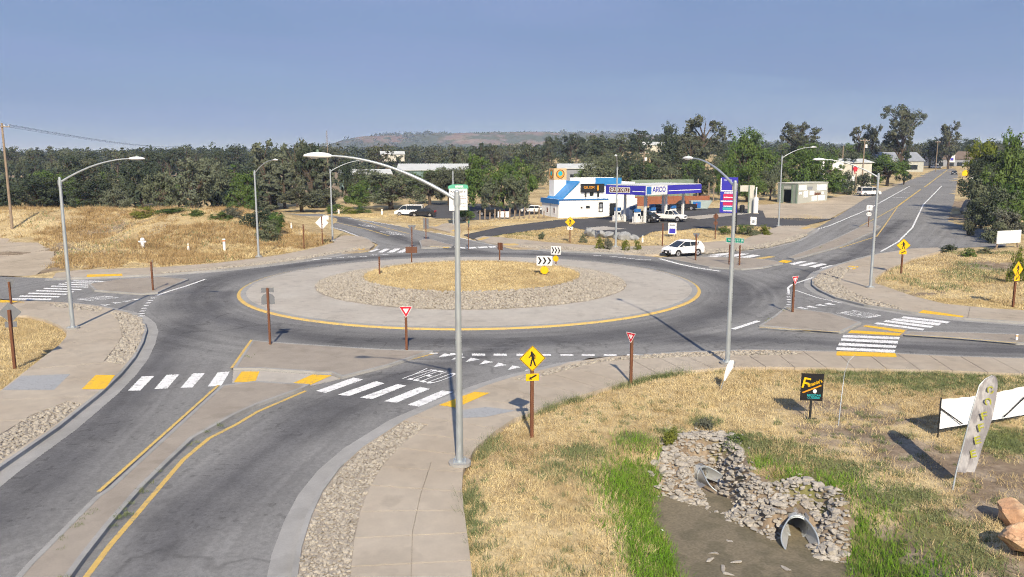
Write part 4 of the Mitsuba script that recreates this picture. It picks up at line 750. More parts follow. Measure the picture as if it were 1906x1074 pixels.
def chevron_sign(label, b, zc, w, h, zy, ry, yaw, n=3):
    k = thing('chevron_sign', label, 'road sign', 'chevron signs on the central island'); x, y = b; z0 = float(dome(x, y))
    post(k, b, zc + h / 2 - 0.05, 0.12, z=z0); f = face_to(b, yaw)
    art = []
    for i in range(n):
        cx = (i - (n - 1) / 2) * w / (n + 0.3); q = h * 0.36; t_ = w / (n + 0.3) * 0.40
        art.append((Polygon([(cx - t_ * 1.1, q), (cx - t_ * 0.1, q), (cx + t_ * 1.1, 0), (cx - t_ * 0.1, -q), (cx - t_ * 1.1, -q), (cx + t_ * 0.1, 0)]), 'sign_black'))
    panel(k, 'chevron_panel', b, z0 + zc, f, rect(w, h), 'sign_white', art=art)
    panel(k, 'hexagon_panel', b, z0 + zy, f, affinity.rotate(octo(ry), 0), 'sign_yellow')
chevron_sign('larger white chevron sign with three chevrons on the island grass', (2.72, 65.9), 1.22, 1.32, 0.82, 0.42, 0.36, 0.0)
chevron_sign('smaller white chevron sign behind the larger one on the island', (4.2, 75.0), 1.50, 1.0, 0.82, 0.72, 0.30, -0.35)
def island_back(label, b, zc, w, h, yaw=math.pi):
    k = thing('island_sign', label, 'road sign'); z0 = float(dome(*b)); post(k, b, zc + h / 2 - 0.02, 0.12, z=z0); panel(k, 'panel', b, z0 + zc, face_to(b, yaw), rect(w, h), 'sign_white', 'sign_brown')
island_back('brown back of a chevron sign at the rear left of the island', (-9.6, 75.2), 1.35, 1.1, 0.6)
island_back('narrow brown back of a chevron sign at the rear of the island', (-1.2, 76.2), 1.45, 0.75, 0.7, 2.3)
island_back('chevron sign seen edge on at the left of the island grass', (-11.2, 66.3), 1.2, 1.1, 0.75, 1.58)
k = thing('street_name_sign', 'wide green road name sign on two brown posts on the right island', 'road sign')
b0, b1 = (21.73,78.65), (22.57,78.03); zt = 2.45; c = ((b0[0] + b1[0]) / 2, (b0[1] + b1[1]) / 2)
for b in (b0, b1): post(k, b, zt - 0.2, 0.13)
f = (-(b1[1] - b0[1]), (b1[0] - b0[0])); f = (-f[0], -f[1]) if f[1] > 0 else f
pk, M = panel(k, 'blade', c, zt + 0.13, f, rect(1.85, 0.50).buffer(-0.05).buffer(0.05), 'sign_green', border=('sign_white', 0.025))
part(pk, 'symbol', words('Auberry Rd', 0.2, M @ trimesh.transformations.translation_matrix([0, 0, 0.085]), cx=-0.12, w=1.15), 'sign_white')
part(pk, 'symbol', ext(unary_union([LineString([(0.72, -0.14), (0.72, 0.06)]).buffer(0.028), Polygon([(0.62, 0.03), (0.82, 0.03), (0.72, 0.17)])]), 0.085, 0.088, M), 'sign_white')
def marker(label, b, h, m='plastic_white', extra=None, r=0.06):
    k = thing('marker_post', label, 'marker post'); x, y = b; z = g1(x, y)
    part(k, 'stake', box((x, y, z + h / 2), (r * 2, r * 0.8, h), 0, 0.01), m)
    part(k, 'band', box((x, y, z + h * 0.82), (r * 2.08, r * 0.9, h * 0.12)), extra or 'sign_orange')
marker('white marker post at the right edge beside the side road island', (29.06,44.56), 0.60)
marker('white marker post among shrubs in front of the forecourt', (16.42,99.29), 0.88, r=.1)
marker('white marker post on the golden grass mound near lamp', (-36.92,89.93), 0.86, r=.1)
marker('orange topped marker post on the golden grass mound', (-32.93,90.26), 1.36, extra='orange_paint', r=.14)
marker('white marker post left of the far road bend', (-31.82,114.18), 0.93, r=.12)
marker('white marker post under shrubs beside the far road', (-32.48,148.83), 0.90, r=.16)
marker('white marker post beside the far road near the big oak', (-23.82,145.42), 1.08, r=.16)
k = thing('fire_hydrant', 'white fire hydrant standing in the golden grass mound', 'hydrant'); b = (-41.86,89.41); z = g1(*b)
part(k, 'barrel', trimesh.creation.cylinder(0.2, 0.9, sections=14, transform=trimesh.transformations.translation_matrix([b[0], b[1], z + .45])), 'plastic_white', smooth=40); part(k, 'bonnet', trimesh.creation.icosphere(subdivisions=2, radius=0.24).apply_translation([b[0], b[1], z + 0.92]), 'plastic_white', smooth=True)
part(k, 'nozzle', tube([(b[0] - .42, b[1], z + .7), (b[0] + .42, b[1], z + .7)], 0.11, 10), 'plastic_white', smooth=40)

# ------------------------------------------------------------------ things on the near verge
k = thing('restaurant_sign', 'black sign with yellow script on a thin post in the verge', 'sign'); b = (11.95,30.55); z = g1(*b); f = face_to(b, 0.22)
x, y = b; part(k, 'post', box((x, y, z + 0.35), (0.07, 0.07, 1.0)), 'metal_dark'); part(k, 'foot', box((x, y, z + 0.03), (0.5, 0.08, 0.05)), 'metal_dark')
zc = 1.34; h_, w_ = 1.12, 0.86
pk, M = panel(k, 'board', b, z + zc, f, rect(w_, h_), 'sign_black', 'metal_dark', off=0.02)
def art(nm, s, hh, cx, cy, w, ang, m, bold=True):
    q = words(s, hh, np.eye(4), 0.003, 0, 0, w, bold); q.apply_transform(M @ trimesh.transformations.translation_matrix([cx, cy, 0.031]) @ trimesh.transformations.rotation_matrix(ang, [0, 0, 1])); part(pk, nm, q, m)
art('lettering', 'ernando’s', 0.13, 0.10, 0.17, 0.58, 0.42, 'sign_yellow'); art('lettering', 'F', 0.42, -0.22, 0.16, 0.27, -0.2, 'sign_yellow')
part(pk, 'symbol', ext(LineString([(-0.33, -0.23), (0.33, 0.08)]).buffer(0.028), 0.031, 0.034, M), 'sign_orange')
art('lettering', 'MEXICAN', 0.085, 0.09, -0.33, 0.52, 0, 'sign_teal'); art('lettering', 'CUISINE', 0.075, 0.09, -0.43, 0.48, 0, 'sign_teal')
part(pk, 'symbol', ext(affinity.scale(Point(0, 0).buffer(1), 0.075, 0.085).union(Polygon([(0.02, 0.03), (0.13, 0.09), (0.04, -0.04)])).buffer(0) if False else affinity.translate(affinity.scale(Point(0, 0).buffer(1), 0.075, 0.085), 0.12, -0.16), 0.031, 0.034, M), 'sign_white')
# white banner fence
k = thing('banner', 'white cloth banner stretched on dark stakes at right verge', 'banner'); B0, B1 = np.array((15.88,28.37)), np.array((20.30,30.09)); zz0, zz1 = g1(*B0), g1(*B1)
n_ = 26; t = np.linspace(0, 1, n_); H0, H1 = 1.46, 1.49; lo0, lo1 = 0.29, 0.27
rows = []; nrm = np.array([B1[1] - B0[1], -(B1[0] - B0[0])]); nrm /= np.linalg.norm(nrm)
for v in np.linspace(0, 1, 9):
    xy = B0 + (B1 - B0) * t[:, None]; zb = zz0 + (zz1 - zz0) * t; top, bot = zb + H0 + (H1 - H0) * t - 0.10 * np.sin(np.pi * t) , zb + lo0 + (lo1 - lo0) * t
    wav = 0.05 * np.sin(t * 17 + v * 3) * np.sin(np.pi * v) + 0.03 * np.sin(t * 41 + v * 7)
    rows.append(np.c_[xy + nrm * wav[:, None], bot + (top - bot) * v])
V = np.vstack(rows); i, j = np.meshgrid(np.arange(n_ - 1), np.arange(8)); a = (j * n_ + i).ravel(); FQ = np.vstack([np.c_[a, a + 1, a + n_ + 1], np.c_[a, a + n_ + 1, a + n_]])
part(k, 'cloth', (V, FQ), 'fabric_white', smooth=True)
for s_ in (0.0, 0.48, 0.995):
    q = B0 + (B1 - B0) * s_; zq = zz0 + (zz1 - zz0) * s_; hq = H0 + (H1 - H0) * s_ + 0.08; part(k, 'stake', tube([(q[0] + nrm[0] * .05, q[1] + nrm[1] * .05, zq - 0.2), (q[0] + nrm[0] * .05, q[1] + nrm[1] * .05, zq + hq)], 0.028, 8), 'metal_dark', smooth=40)
for s0, s1, e0, e1 in ((0.0, 0.25, .72, .08), (0.985, 0.72, .75, .08)):
    q0, q1 = B0 + (B1 - B0) * s0 + nrm * .07, B0 + (B1 - B0) * s1 + nrm * .07; h0 = zz0 + (zz1 - zz0) * s0; h1 = zz0 + (zz1 - zz0) * s1
    part(k, 'brace', tube([(*q0, h0 + lo0 + (H0 - lo0) * e0), (*q1, h1 + lo0 + (H0 - lo0) * e1)], 0.024, 8), 'metal_dark', smooth=40)
part(k, 'bottom_cord', tube([(*(B0 + (B1 - B0) * s_ + nrm * .03), zz0 + (zz1 - zz0) * s_ + lo0 + (lo1 - lo0) * s_) for s_ in np.linspace(0, 1, 8)], 0.022, 6), 'metal_dark')
# feather flag: mast base, a bowed sail seen nearly face on
def feather(label, base, P, W, textsize, word, face):
    k = thing('feather_flag', label, 'flag'); P = np.array(P)
    part(k, 'mast', tube(np.vstack([[*base], P]), np.linspace(0.026, 0.012, len(P) + 1), 8), 'galvanized', smooth=40)
    return k, P
b = (13.79,23.51); z = g1(*b); y0 = b[1]
mast = [(13.92,23.60,0.65), (14.07,23.70,1.21), (14.20,23.75,1.81), (14.33,23.80,2.44), (14.48,23.90,2.93), (14.63,24.00,3.35), (14.81,24.05,3.53), (15.05,24.10,3.64)]
right = [(14.45,23.55,0.67), (14.66,23.65,1.23), (14.83,23.70,1.83), (14.98,23.75,2.46), (15.15,23.90,2.93), (15.21,24.00,3.35), (15.19,24.05,3.53), (15.15,24.10,3.64)]
k = thing('feather_flag', 'tall grey feather flag with yellow lettering in front of the white banner', 'flag')
part(k, 'mast', tube(np.vstack([[b[0], b[1], z - 0.2], np.array(mast)]), np.linspace(0.03, 0.012, 9), 8), 'galvanized', smooth=40)
from scipy.interpolate import interp1d
tt = np.array([0, 34, 69, 106, 136, 162, 173, 180]) / 180; ts = 1 - np.linspace(1, 0, 30) ** 1.5; Mf, Rf = interp1d(tt, mast, axis=0)(ts), interp1d(tt, right, axis=0)(ts)
us = np.linspace(0, 1, 10); fold = lambda u, v: 0.05 * np.sin(u * 11 + v * 5) * np.sin(np.pi * u) + 0.02 * np.sin(u * 23 + v * 13)
V = np.array([Mf[a_] + (Rf[a_] - Mf[a_]) * u + np.array([0, fold(u, v) , 0]) for a_, v in enumerate(ts) for u in us]); i, j = np.meshgrid(np.arange(9), np.arange(29)); a = (j * 10 + i).ravel()
diff('flag_cloth', proc(lambda p, n, uv: mix((0.26, 0.25, 0.265), (0.42, 0.41, 0.42), smoothstep(0.40, 0.65, fbm(p.x * 6, p.y * 2, p.z * 2.0, 3)))))
part(k, 'sail', (V, np.vstack([np.c_[a, a + 1, a + 11], np.c_[a, a + 11, a + 10]])), 'flag_cloth', smooth=True)
for n_, ch in enumerate('COFFEE'):
    v_ = 0.845 - 0.126 * n_; a_ = int(np.argmin(np.abs(ts - v_))); o = Mf[a_] * 0.42 + Rf[a_] * 0.58; m = words(ch, 0.23, np.eye(4), 0.003, w=0.19, bold=True); m.apply_transform(trimesh.transformations.translation_matrix(o + [0, -0.055, 0]) @ trimesh.transformations.rotation_matrix(-0.28, [0, 1, 0]) @ trimesh.transformations.rotation_matrix(math.pi / 2, [1, 0, 0])); part(k, 'letter', m, 'pale_lime')
b = (9.42,34.70); z = g1(*b); k = thing('feather_flag', 'small white leaning feather flag at the sidewalk edge', 'flag'); y0 = b[1]
part(k, 'mast', tube([(b[0], b[1], z - .1), (9.52,34.60,0.43), (9.64,34.60,0.98), (9.77,34.60,1.40)], [0.025, .02, .018, .012], 8), 'galvanized', smooth=40)
L_, R_ = np.array([(9.51,34.50,0.56), (9.57,34.50,0.91), (9.65,34.50,1.23), (9.76,34.50,1.50)]), np.array([(9.62,34.60,0.51), (9.80,34.60,0.81), (9.95,34.60,1.13), (9.96,34.60,1.45)])
V = np.vstack([np.array([L_[q] + (R_[q] - L_[q]) * u + [0, 0.06 * math.sin(u * 7 + q), 0] for u in np.linspace(0, 1, 6)]) for q in range(4)]); i, j = np.meshgrid(np.arange(5), np.arange(3)); a = (j * 6 + i).ravel()
part(k, 'sail', (V, np.vstack([np.c_[a, a + 1, a + 7], np.c_[a, a + 7, a + 6]])), 'fabric_white', smooth=True)
b = (12.72,29.64); z = g1(*b); one('bare_flag_pole', 'thin bare pole bent at the top left of the white banner', 'pole', tube([(b[0], b[1], z - .1), (13.18,30.60,0.95), (13.28,30.70,1.92), (13.46,30.80,2.40), (13.75,30.90,2.64)], [.02, .018, .014, .010, .007], 8), 'galvanized', smooth=40)
def boulder(name, label, b, size, seed, m, sink=0.25, group=None, cat='boulder', sub=2):
    r = np.random.default_rng(seed); q = trimesh.creation.icosphere(subdivisions=sub + 1); v = np.array(q.vertices)
    for _ in range(11):
        nrm = r.normal(size=3); nrm /= np.linalg.norm(nrm); h = r.uniform(0.5, 0.85); d = v @ nrm; v = v - np.outer(np.clip(d - h, 0, None), nrm)
    v = v * (1 + 0.30 * (meshkit.fbm(v * 2.4 + seed, 4, 2)[:, None] - 0.5)); v *= np.array(size) / 2
    x, y = b; v = v + [x, y, g1(x, y) + size[2] / 2 - sink * size[2]]; return one(name, label, cat, trimesh.Trimesh(v, q.faces, process=False), m, smooth=14, group=group)
boulder('boulder', 'orange boulder at the right picture edge behind the other one', (14.14,21.04), (1.05, 1.0, 0.95), 4, 'boulder_orange', 0.10, sub=3)
boulder('boulder', 'reddish boulder at the right picture edge, nearer of the two', (13.34,19.35), (1.2, 1.0, 0.95), 9, 'boulder_orange', 0.12, sub=3)
for n_, (b, s) in enumerate(zip([(10.77,107.05),(11.79,105.04),(12.84,104.32),(13.81,103.01),(14.69,102.33),(15.65,102.24)], (2.3, 2.2, 1.9, 1.6, 2.1, 1.7))):
    boulder('boulder', ['pale boulder first from left along the forecourt edge', 'pale boulder second from left along the forecourt edge', 'pale boulder third from left along the forecourt edge', 'pale boulder left of the lamp at forecourt edge', 'pale boulder right of the lamp at forecourt edge', 'last pale boulder at the right end of the forecourt row'][n_], b, (s, s * .8, s * .72), 30 + n_, 'boulder_grey', sub=1)
boulder('boulder', 'large pale grey rock in the shrubs beside the uphill road', (77.59,133.44), (5.5, 4.5, 4.2), 77, 'boulder_grey', sub=1)

# ------------------------------------------------------------------ buildings and the fuel station
def prism(pts, z0, z1):
    m = trimesh.creation.extrude_polygon(Polygon(pts), z1 - z0, engine='earcut'); m.apply_translation([0, 0, z0]); return m
def obox(o, u, w, u0, u1, w0, w1, z0, z1):
    """box in the frame (origin o, unit directions u, w)"""
    P = [np.array(o) + np.array(u) * a + np.array(w) * b for a, b in ((u0, w0), (u1, w0), (u1, w1), (u0, w1))]; q = Polygon(P)
    return prism(list(q.exterior.coords)[:-1] if q.exterior.is_ccw else list(q.exterior.coords)[:-1][::-1], z0, z1)
def unit(v): v = np.array(v, float); return v / np.linalg.norm(v)
C0, L_, R_ = [np.array(q) for q in [(7.95,134.94),(4.66,146.38),(16.45,138.06)]]
u = unit(R_ - C0); w = np.array([-u[1], u[0]]); wl = 7.5; ul = 15.0; zb = float(T_base(*C0)) - 0.05
k = thing('store', 'white store with bright blue roof and square sign tower', 'building')
zt = zb + 3.27
part(k, 'wall', obox(C0, u, w, 0, ul, 0, wl, zb, zt), 'wall_white')
part(k, 'wall', obox(C0, u, w, -0.05, -0.004, 0.02, wl - 0.02, zb, zt - 0.82), 'wall_white', label='left wall with small posters')
part(k, 'fascia', obox(C0, u, w, -0.22, -0.002, -0.2, wl + 0.2, zt - 0.8, zt + 0.06), 'fascia_blue')
part(k, 'fascia', obox(C0, u, w, 0, ul * 0.62, -0.12, -0.002, zt - 0.16, zt + 0.08), 'fascia_blue')
for a0, a1, b0, b1, m in ((1.4, 2.6, .75, 2.0, 'sign_white'), (4.4, 5.6, .7, 1.9, 'sign_white'), (3.4, 3.7, .3, 2.5, 'galvanized')):
    part(k, 'window' if m == 'sign_white' else 'downpipe', obox(C0, u, w, -0.09, -0.052, a0, a1, zb + b0, zb + b1), m)
    if m == 'sign_white': part(k, 'window__pane', obox(C0, u, w, -0.1, -0.091, a0 + .15, a1 - .55, zb + b0 + .2, zb + b1 - .2), 'sign_brown')
Zm = zb + 6.1
prof = Polygon([(0.9, zt - 0.05), (4.1, Zm), (ul, Zm), (ul, zt - 0.05)])
def along(poly, w0, w1, m, nm, lab=None):
    e = trimesh.creation.extrude_polygon(poly, w1 - w0, engine='earcut'); v = np.array(e.vertices); xy = C0 + np.outer(v[:, 0], u) + np.outer(w0 + v[:, 2], w)
    t_ = trimesh.Trimesh(np.c_[xy, v[:, 1]], e.faces); t_.fix_normals(); part(k, nm, t_, m, label=lab)
along(prof, 0.9, wl - 0.6, 'wall_white', 'upper_wall')
along(Polygon([(0.55, zt - 0.1), (4.0, Zm + 0.22), (4.3, Zm + 0.22), (0.85, zt - 0.1)]), 0.6, wl - 0.3, 'roof_blue', 'roof', 'steep bright blue metal roof slope')
for s_ in np.arange(0.9, wl - 0.4, 0.42): along(Polygon([(0.52, zt - 0.1), (3.97, Zm + 0.22), (4.0, Zm + 0.22), (0.55, zt - 0.1)]), s_, s_ + 0.05, 'roof_blue', 'roof__seam')
part(k, 'parapet', obox(C0, u, w, 7.2, 12.2, 0.7, 0.88, Zm - 0.55, Zm + 0.75), 'roof_blue', label='bright blue parapet panel')
part(k, 'parapet', obox(C0, u, w, 4.4, 13.0, 5.2, 5.5, Zm, Zm + 0.75), 'wall_white')
part(k, 'window', obox(C0, u, w, 6.2, 6.9, 0.86, 0.898, zt + 0.5, zt + 1.3), 'glass_dark'); part(k, 'vent', obox(C0, u, w, 5.1, 5.8, -0.03, -0.001, zt - 1.6, zt - 1.15), 'metal_dark')
part(k, 'vent', obox(C0, u, w, 4.1, 4.4, -0.03, -0.001, zt - 1.6, zt - 1.3), 'metal_dark'); part(k, 'door', obox(C0, u, w, 9.6, 11.0, -0.05, -0.001, zb + 0.1, zb + 2.5), 'glass_dark')
part(k, 'poster_frame', obox(C0, u, w, 7.5, 8.3, -0.05, -0.001, zb + 1.0, zb + 2.7), 'metal_dark'); part(k, 'poster_frame__print', obox(C0, u, w, 7.65, 8.15, -0.06, -0.052, zb + 1.15, zb + 1.6), 'sign_white'); part(k, 'poster_frame__print', obox(C0, u, w, 7.65, 8.15, -0.06, -0.052, zb + 1.8, zb + 2.4), 'wall_greyblue')
tw = C0 + w * 4.6 + u * 0.15; ztw = (6.36,146.00,9.13)
ztw_ = ztw[2]
part(k, 'tower', obox(tw, u, w, 0.9, 3.2, 0, 2.2, zb, ztw_ - 1.95), 'wall_white'); part(k, 'tower_sign', obox(tw, u, w, 0.86, 3.24, -0.04, 2.24, ztw_ - 1.95, ztw_), 'sign_orange', label='tan sign box with round emblem on top of the tower')
def disc_on(f, o, r, m, nm, d0, d1): part(k, nm, ext(Point(0, 0).buffer(r), d0, d1, frame_of(o, f)), m)
mat('sign_tan', (0.62, 0.42, 0.22), 0.6)
scene[k + '__tower_sign']['bsdf'] = {'type': 'ref', 'id': 'sign_tan'}
for f, o in ((-w, tw + u * 2.05 - w * 0.04), (-u, tw + u * 0.86 + w * 1.1)):
    o3 = (o[0], o[1], ztw_ - 0.98); disc_on(f, o3, 0.80, 'sign_brown', 'tower_sign__emblem', 0.002, 0.03); disc_on(f, o3, 0.66, 'sign_orange', 'tower_sign__emblem', 0.031, 0.04); disc_on(f, (o[0], o[1], ztw_ - 0.86), 0.42, 'sign_teal', 'tower_sign__emblem', 0.041, 0.05)
o_ = frame_of((*(C0 + u * 6.6 + w * 0.78), zb + 5.15), -w)
part(k, 'sign_box', ext(rect(4.4, 1.4), -0.1, 0.28, o_), 'metal_dark', label='dark sign box with orange lettering on the upper wall'); part(k, 'sign_box__lettering', words('QUIK', 0.42, o_ @ trimesh.transformations.translation_matrix([0, 0, .281]), .012, cx=-.7, cy=.1, w=2.1, bold=True), 'sign_orange'); part(k, 'sign_box__emblem', ext(affinity.scale(Point(.95, 0).buffer(.24), .8, 2), .281, .3, o_), 'sign_orange')
for s_ in (5.2, 7.6): part(k, 'sign_bracket', obox(C0, u, w, s_, s_ + .2, .5, .86, zb + 3.6, zb + 4.44), 'metal_dark')
# canopy
cn, cu, cv = np.array([20.4, 122.0]), unit((-0.69, 0.72)), unit((0.72, 0.69)); zg = float(T_base(*cn)); z0, z1 = 5.2, 6.62
LU, LV = 7.8, 15.4
k = thing('fuel_canopy', 'long dark blue canopy over the fuel pumps with white lettering', 'canopy')
part(k, 'roof', obox(cn, cu, cv, 0.1, LU - 0.1, 0.1, LV - 0.1, z0 + 0.12, z1 + 0.12), 'roof_pale')
for a in ((0, 0.16, 0, LV), (LU - 0.16, LU, 0, LV)): part(k, 'fascia', obox(cn, cu, cv, a[0], a[1], a[2], a[3], z0, z1), 'fuel_blue')
for a in ((0.165, LU - 0.165, 0, 0.16), (0.165, LU - 0.165, LV - 0.16, LV)): part(k, 'fascia', obox(cn, cu, cv, *a, z0, z1), 'fuel_blue')
FR, FL = -cu, -cv                       # outward directions of the right and left faces
def on_right(s, z): return (*(cn + cv * s), z)
def on_left(s, z): return (*(cn + cu * s), z)
part(k, 'logo_panel', ext(rect(5.6, 1.42), 0.004, 0.03, frame_of(on_right(2.9, (z0 + z1) / 2), FR)), 'sign_white'); part(k, 'logo_panel__emblem', ext(rect(1.2, 1.2), 0.031, 0.045, frame_of(on_right(0.9, (z0 + z1) / 2), FR)), 'plastic_blue')
part(k, 'logo_panel__lettering', words('ARCO', 0.8, frame_of(on_right(3.5, (z0 + z1) / 2 + .12), FR) @ trimesh.transformations.translation_matrix([0, 0, .032]), 0.012, w=3.4, bold=True), 'fuel_blue')
part(k, 'stripe', ext(rect(9.0, 0.13), 0.004, 0.015, frame_of(on_right(10.6, z0 + 0.55), FR)), 'sign_white')
part(k, 'stripe', ext(rect(2.3, 0.13), 0.004, 0.015, frame_of(on_left(1.3, z0 + 0.55), FL)), 'sign_white')
o_ = frame_of(on_left(5.0, (z0 + z1) / 2), FL)
part(k, 'nameplate', ext(rect(4.2, 0.9).buffer(-.2).buffer(.2), 0.004, 0.03, o_), 'sign_brown'); part(k, 'nameplate__border', ext(rect(4.2, 0.9).buffer(-.2).buffer(.2).difference(rect(4.0, .72).buffer(-.2).buffer(.2)), 0.031, 0.04, o_), 'sign_white')
part(k, 'nameplate__lettering', words('QUIK DELI', 0.45, o_ @ trimesh.transformations.translation_matrix([0, 0, .031]), 0.012, w=3.5, bold=True), 'sign_white')
for a, b in ((2.2, 3.0), (2.2, 8.6), (2.2, 13.4), (6.2, 3.0), (6.2, 8.6), (6.2, 13.4)):
    q = cn + cu * a + cv * b; part(k, 'column', box((*q, (z0 + zg) / 2 + 0.1), (0.32, 0.32, z0 - zg + 0.3), math.atan2(cv[1], cv[0])), 'plastic_white')
for n_, (a, b) in enumerate(((2.6, 1.6), (2.6, 5.6), (2.6, 11.2), (6.8, 1.9), (6.8, 5.8), (6.8, 11.2))):
    q = cn + cu * a + cv * b; rz = math.atan2(cv[1], cv[0]); zg_ = float(T_base(*q))
    k = thing('fuel_pump', ['white fuel pump nearest under the canopy corner', 'white fuel pump next to the nearest one, right row', 'white fuel pump at the far end of the right row', 'white fuel pump beside the store under the canopy', 'middle fuel pump of the row beside the store', 'rear fuel pump of the row beside the store'][n_], 'fuel pump', 'fuel pumps')
    part(k, 'plinth', box((*q, zg_ + 0.09), (2.6, 1.2, 0.2), rz), 'concrete_pale'); part(k, 'cabinet', box((*q, zg_ + 0.95), (1.1, 0.62, 1.55), rz, 0.05), 'plastic_white'); part(k, 'topper', box((*q, zg_ + 2.05), (1.15, 0.5, 0.5), rz, 0.05), 'plastic_blue'); part(k, 'upright', box((*q, zg_ + 1.76), (0.9, 0.16, 0.2), rz), 'metal_dark')
    for s_ in (-1, 1):
        o2 = q + np.array([-cv[1], cv[0]]) * 0.315 * s_; part(k, 'screen', box((*o2, zg_ + 1.35), (0.6, 0.03, 0.35), rz), 'glass_dark'); part(k, 'nozzle', box((*(o2 + cv * 0.35), zg_ + 1.0), (0.12, 0.1, 0.5), rz), 'metal_dark')
    for s_ in (-1.15, 1.15):
        o2 = q + cv * s_; k2 = part(k, 'bollard', tube([(*o2, zg_ + .1), (*o2, zg_ + 1.15)], 0.09, 10), 'plastic_white', smooth=40)
# price pylon
k = thing('price_pylon', 'tall blue fuel price sign mounted on a dark post', 'sign'); b = (30.57,108.39); z = float(T_base(*b)); f = face_to(b, -0.12); M0 = frame_of((b[0], b[1], 0), f)
part(k, 'post', box((b[0], b[1], z + 7.80 / 2), (0.36, 0.36, 7.80), math.atan2(f[1], f[0])), 'metal_dark')
W_ = 2.21; zt_, zl_ = z + 7.73, z + 2.94; xc = -W_ / 2 + 0.1; zm = zt_ - (zt_ - zl_) * 0.37
def pz(x0, x1, a, b_, d0, d1, m, nm): part(k, nm, ext(shapely.box(-W_ + 0.1 + x0 * W_, b_, -W_ + 0.1 + x1 * W_, a), d0, d1, M0), m)
pz(0, 1, zt_, zl_, 0.19, 0.55, 'fuel_blue', 'cabinet'); hh = zt_ - zl_
pz(0.02, 1.0, zt_ - .36 * hh, zt_ - .395 * hh, 0.551, 0.57, 'sign_white', 'divider'); pz(0.0, 0.06, zt_ - .02 * hh, zt_ - .36 * hh, 0.551, 0.57, 'sign_white', 'divider'); pz(.7, 1, zt_ - .16 * hh, zt_ - .355 * hh, 0.551, 0.565, 'sign_tan', 'picture_panel')
for a, b_, m in ((.47, .635, 'price_red'), (.70, .79, 'price_red'), (.845, .92, 'price_teal')): pz(.18, .92, zt_ - a * hh, zt_ - b_ * hh, 0.551, 0.565, m, 'price_panel')
for a, b_ in ((.42, .455), (.55, .575), (.655, .69), (.80, .825), (.93, .955)): pz(.22 if a != .655 else .04, .85 if a != .655 else .98, zt_ - a * hh, zt_ - b_ * hh, 0.566, 0.575, 'sign_white', 'price_strip')
part(k, 'lettering', words('TOP TIER', 0.22, M0 @ trimesh.transformations.translation_matrix([-W_ + 0.1 + W_ * .42, zt_ - .08 * hh, .552]), .012, w=W_ * .5), 'sign_white')
# sandwich boards
def board(label, b, w_, h_, f, arts, lift=0.35, cat='sign'):
    k = thing('poster_sign', label, cat); z = g1(*b)
    M = frame_of((b[0], b[1], z + lift), f); part(k, 'frame', ext(rect(w_, h_, 0, h_ / 2), -0.04, 0.02, M), 'plastic_white')
    for x0, y0, x1, y1, m in arts: part(k, 'print', ext(shapely.box((x0 - .5) * w_, y0 * h_, (x1 - .5) * w_, y1 * h_), 0.021, 0.028, M), m)
    for s_ in (-1, 1): part(k, 'leg', ext(rect(0.06, lift + 0.25, s_ * w_ * .4, -lift / 2 + .1), -0.10, -0.041, M), 'metal_dark')
b = (21.35,105.38); board('white and blue poster sign on the verge before the white pickup', b, 1.07, 1.86 - .35, face_to(b, .1), [(.12, .08, .88, .5, 'fuel_blue'), (.15, .72, .85, .86, 'wall_greyblue')])
b = (36.22,118.90); board('small pale blue poster sign right of the price pylon', b, 0.89, 1.45 - .25, face_to(b), [(.3, .25, .7, .6, 'wall_greyblue')], .25)
# garden centre style roadside board
k = thing('tenant_sign', 'tall white tenant board with green top behind the nearest lamp', 'sign'); b = (-9.26,125.23); z = float(T_base(*b)); f = face_to(b); M = frame_of((b[0], b[1], 0), f); s_ = 0.08
part(k, 'post', tube([(*b, z - .1), (*b, z + 8.53)], 0.11, 10), 'galvanized', smooth=40)
zt_, zl_ = z + 5.78, z + 2.41; part(k, 'board', ext(shapely.box(-8 * s_, zl_, 28 * s_, zt_), 0.12, 0.32, M), 'sign_white'); part(k, 'header', ext(Polygon([(-10 * s_, zt_), (30 * s_, zt_), (29 * s_, zt_ + 6 * s_), (24 * s_, zt_ + 8 * s_), (-2 * s_, zt_ + 8 * s_), (-9 * s_, zt_ + 5 * s_)]), 0.10, 0.36, M), 'header_green')
Q = M @ trimesh.transformations.translation_matrix([0, 0, .322])
part(k, 'lettering', words('KARNEY', 3.4 * s_, Q, .012, cx=10 * s_, cy=zt_ - 6 * s_, w=30 * s_, bold=True), 'sign_black'); part(k, 'header__lettering', ext(shapely.box(4 * s_, zt_ + 2 * s_, 20 * s_, zt_ + 6 * s_), .361, .37, M), 'lamp_clear')
for a, m, x0, x1 in ((14, 'sign_brown', 8, 24), (19, 'sign_brown', 11, 25), (23, 'wall_greyblue', 11, 16), (28, 'fence_green', 15, 25), (35, 'wall_greyblue', 12, 27)): part(k, 'text_line', ext(shapely.box(x0 * s_, zt_ - (a + 1) * s_, x1 * s_, zt_ - a * s_), .321, .328, M), m)
part(k, 'lower_board', ext(shapely.box(-8 * s_, zl_ - 1 * s_, 4 * s_, zl_ + 10 * s_), 0.33, 0.40, M), 'plastic_white')
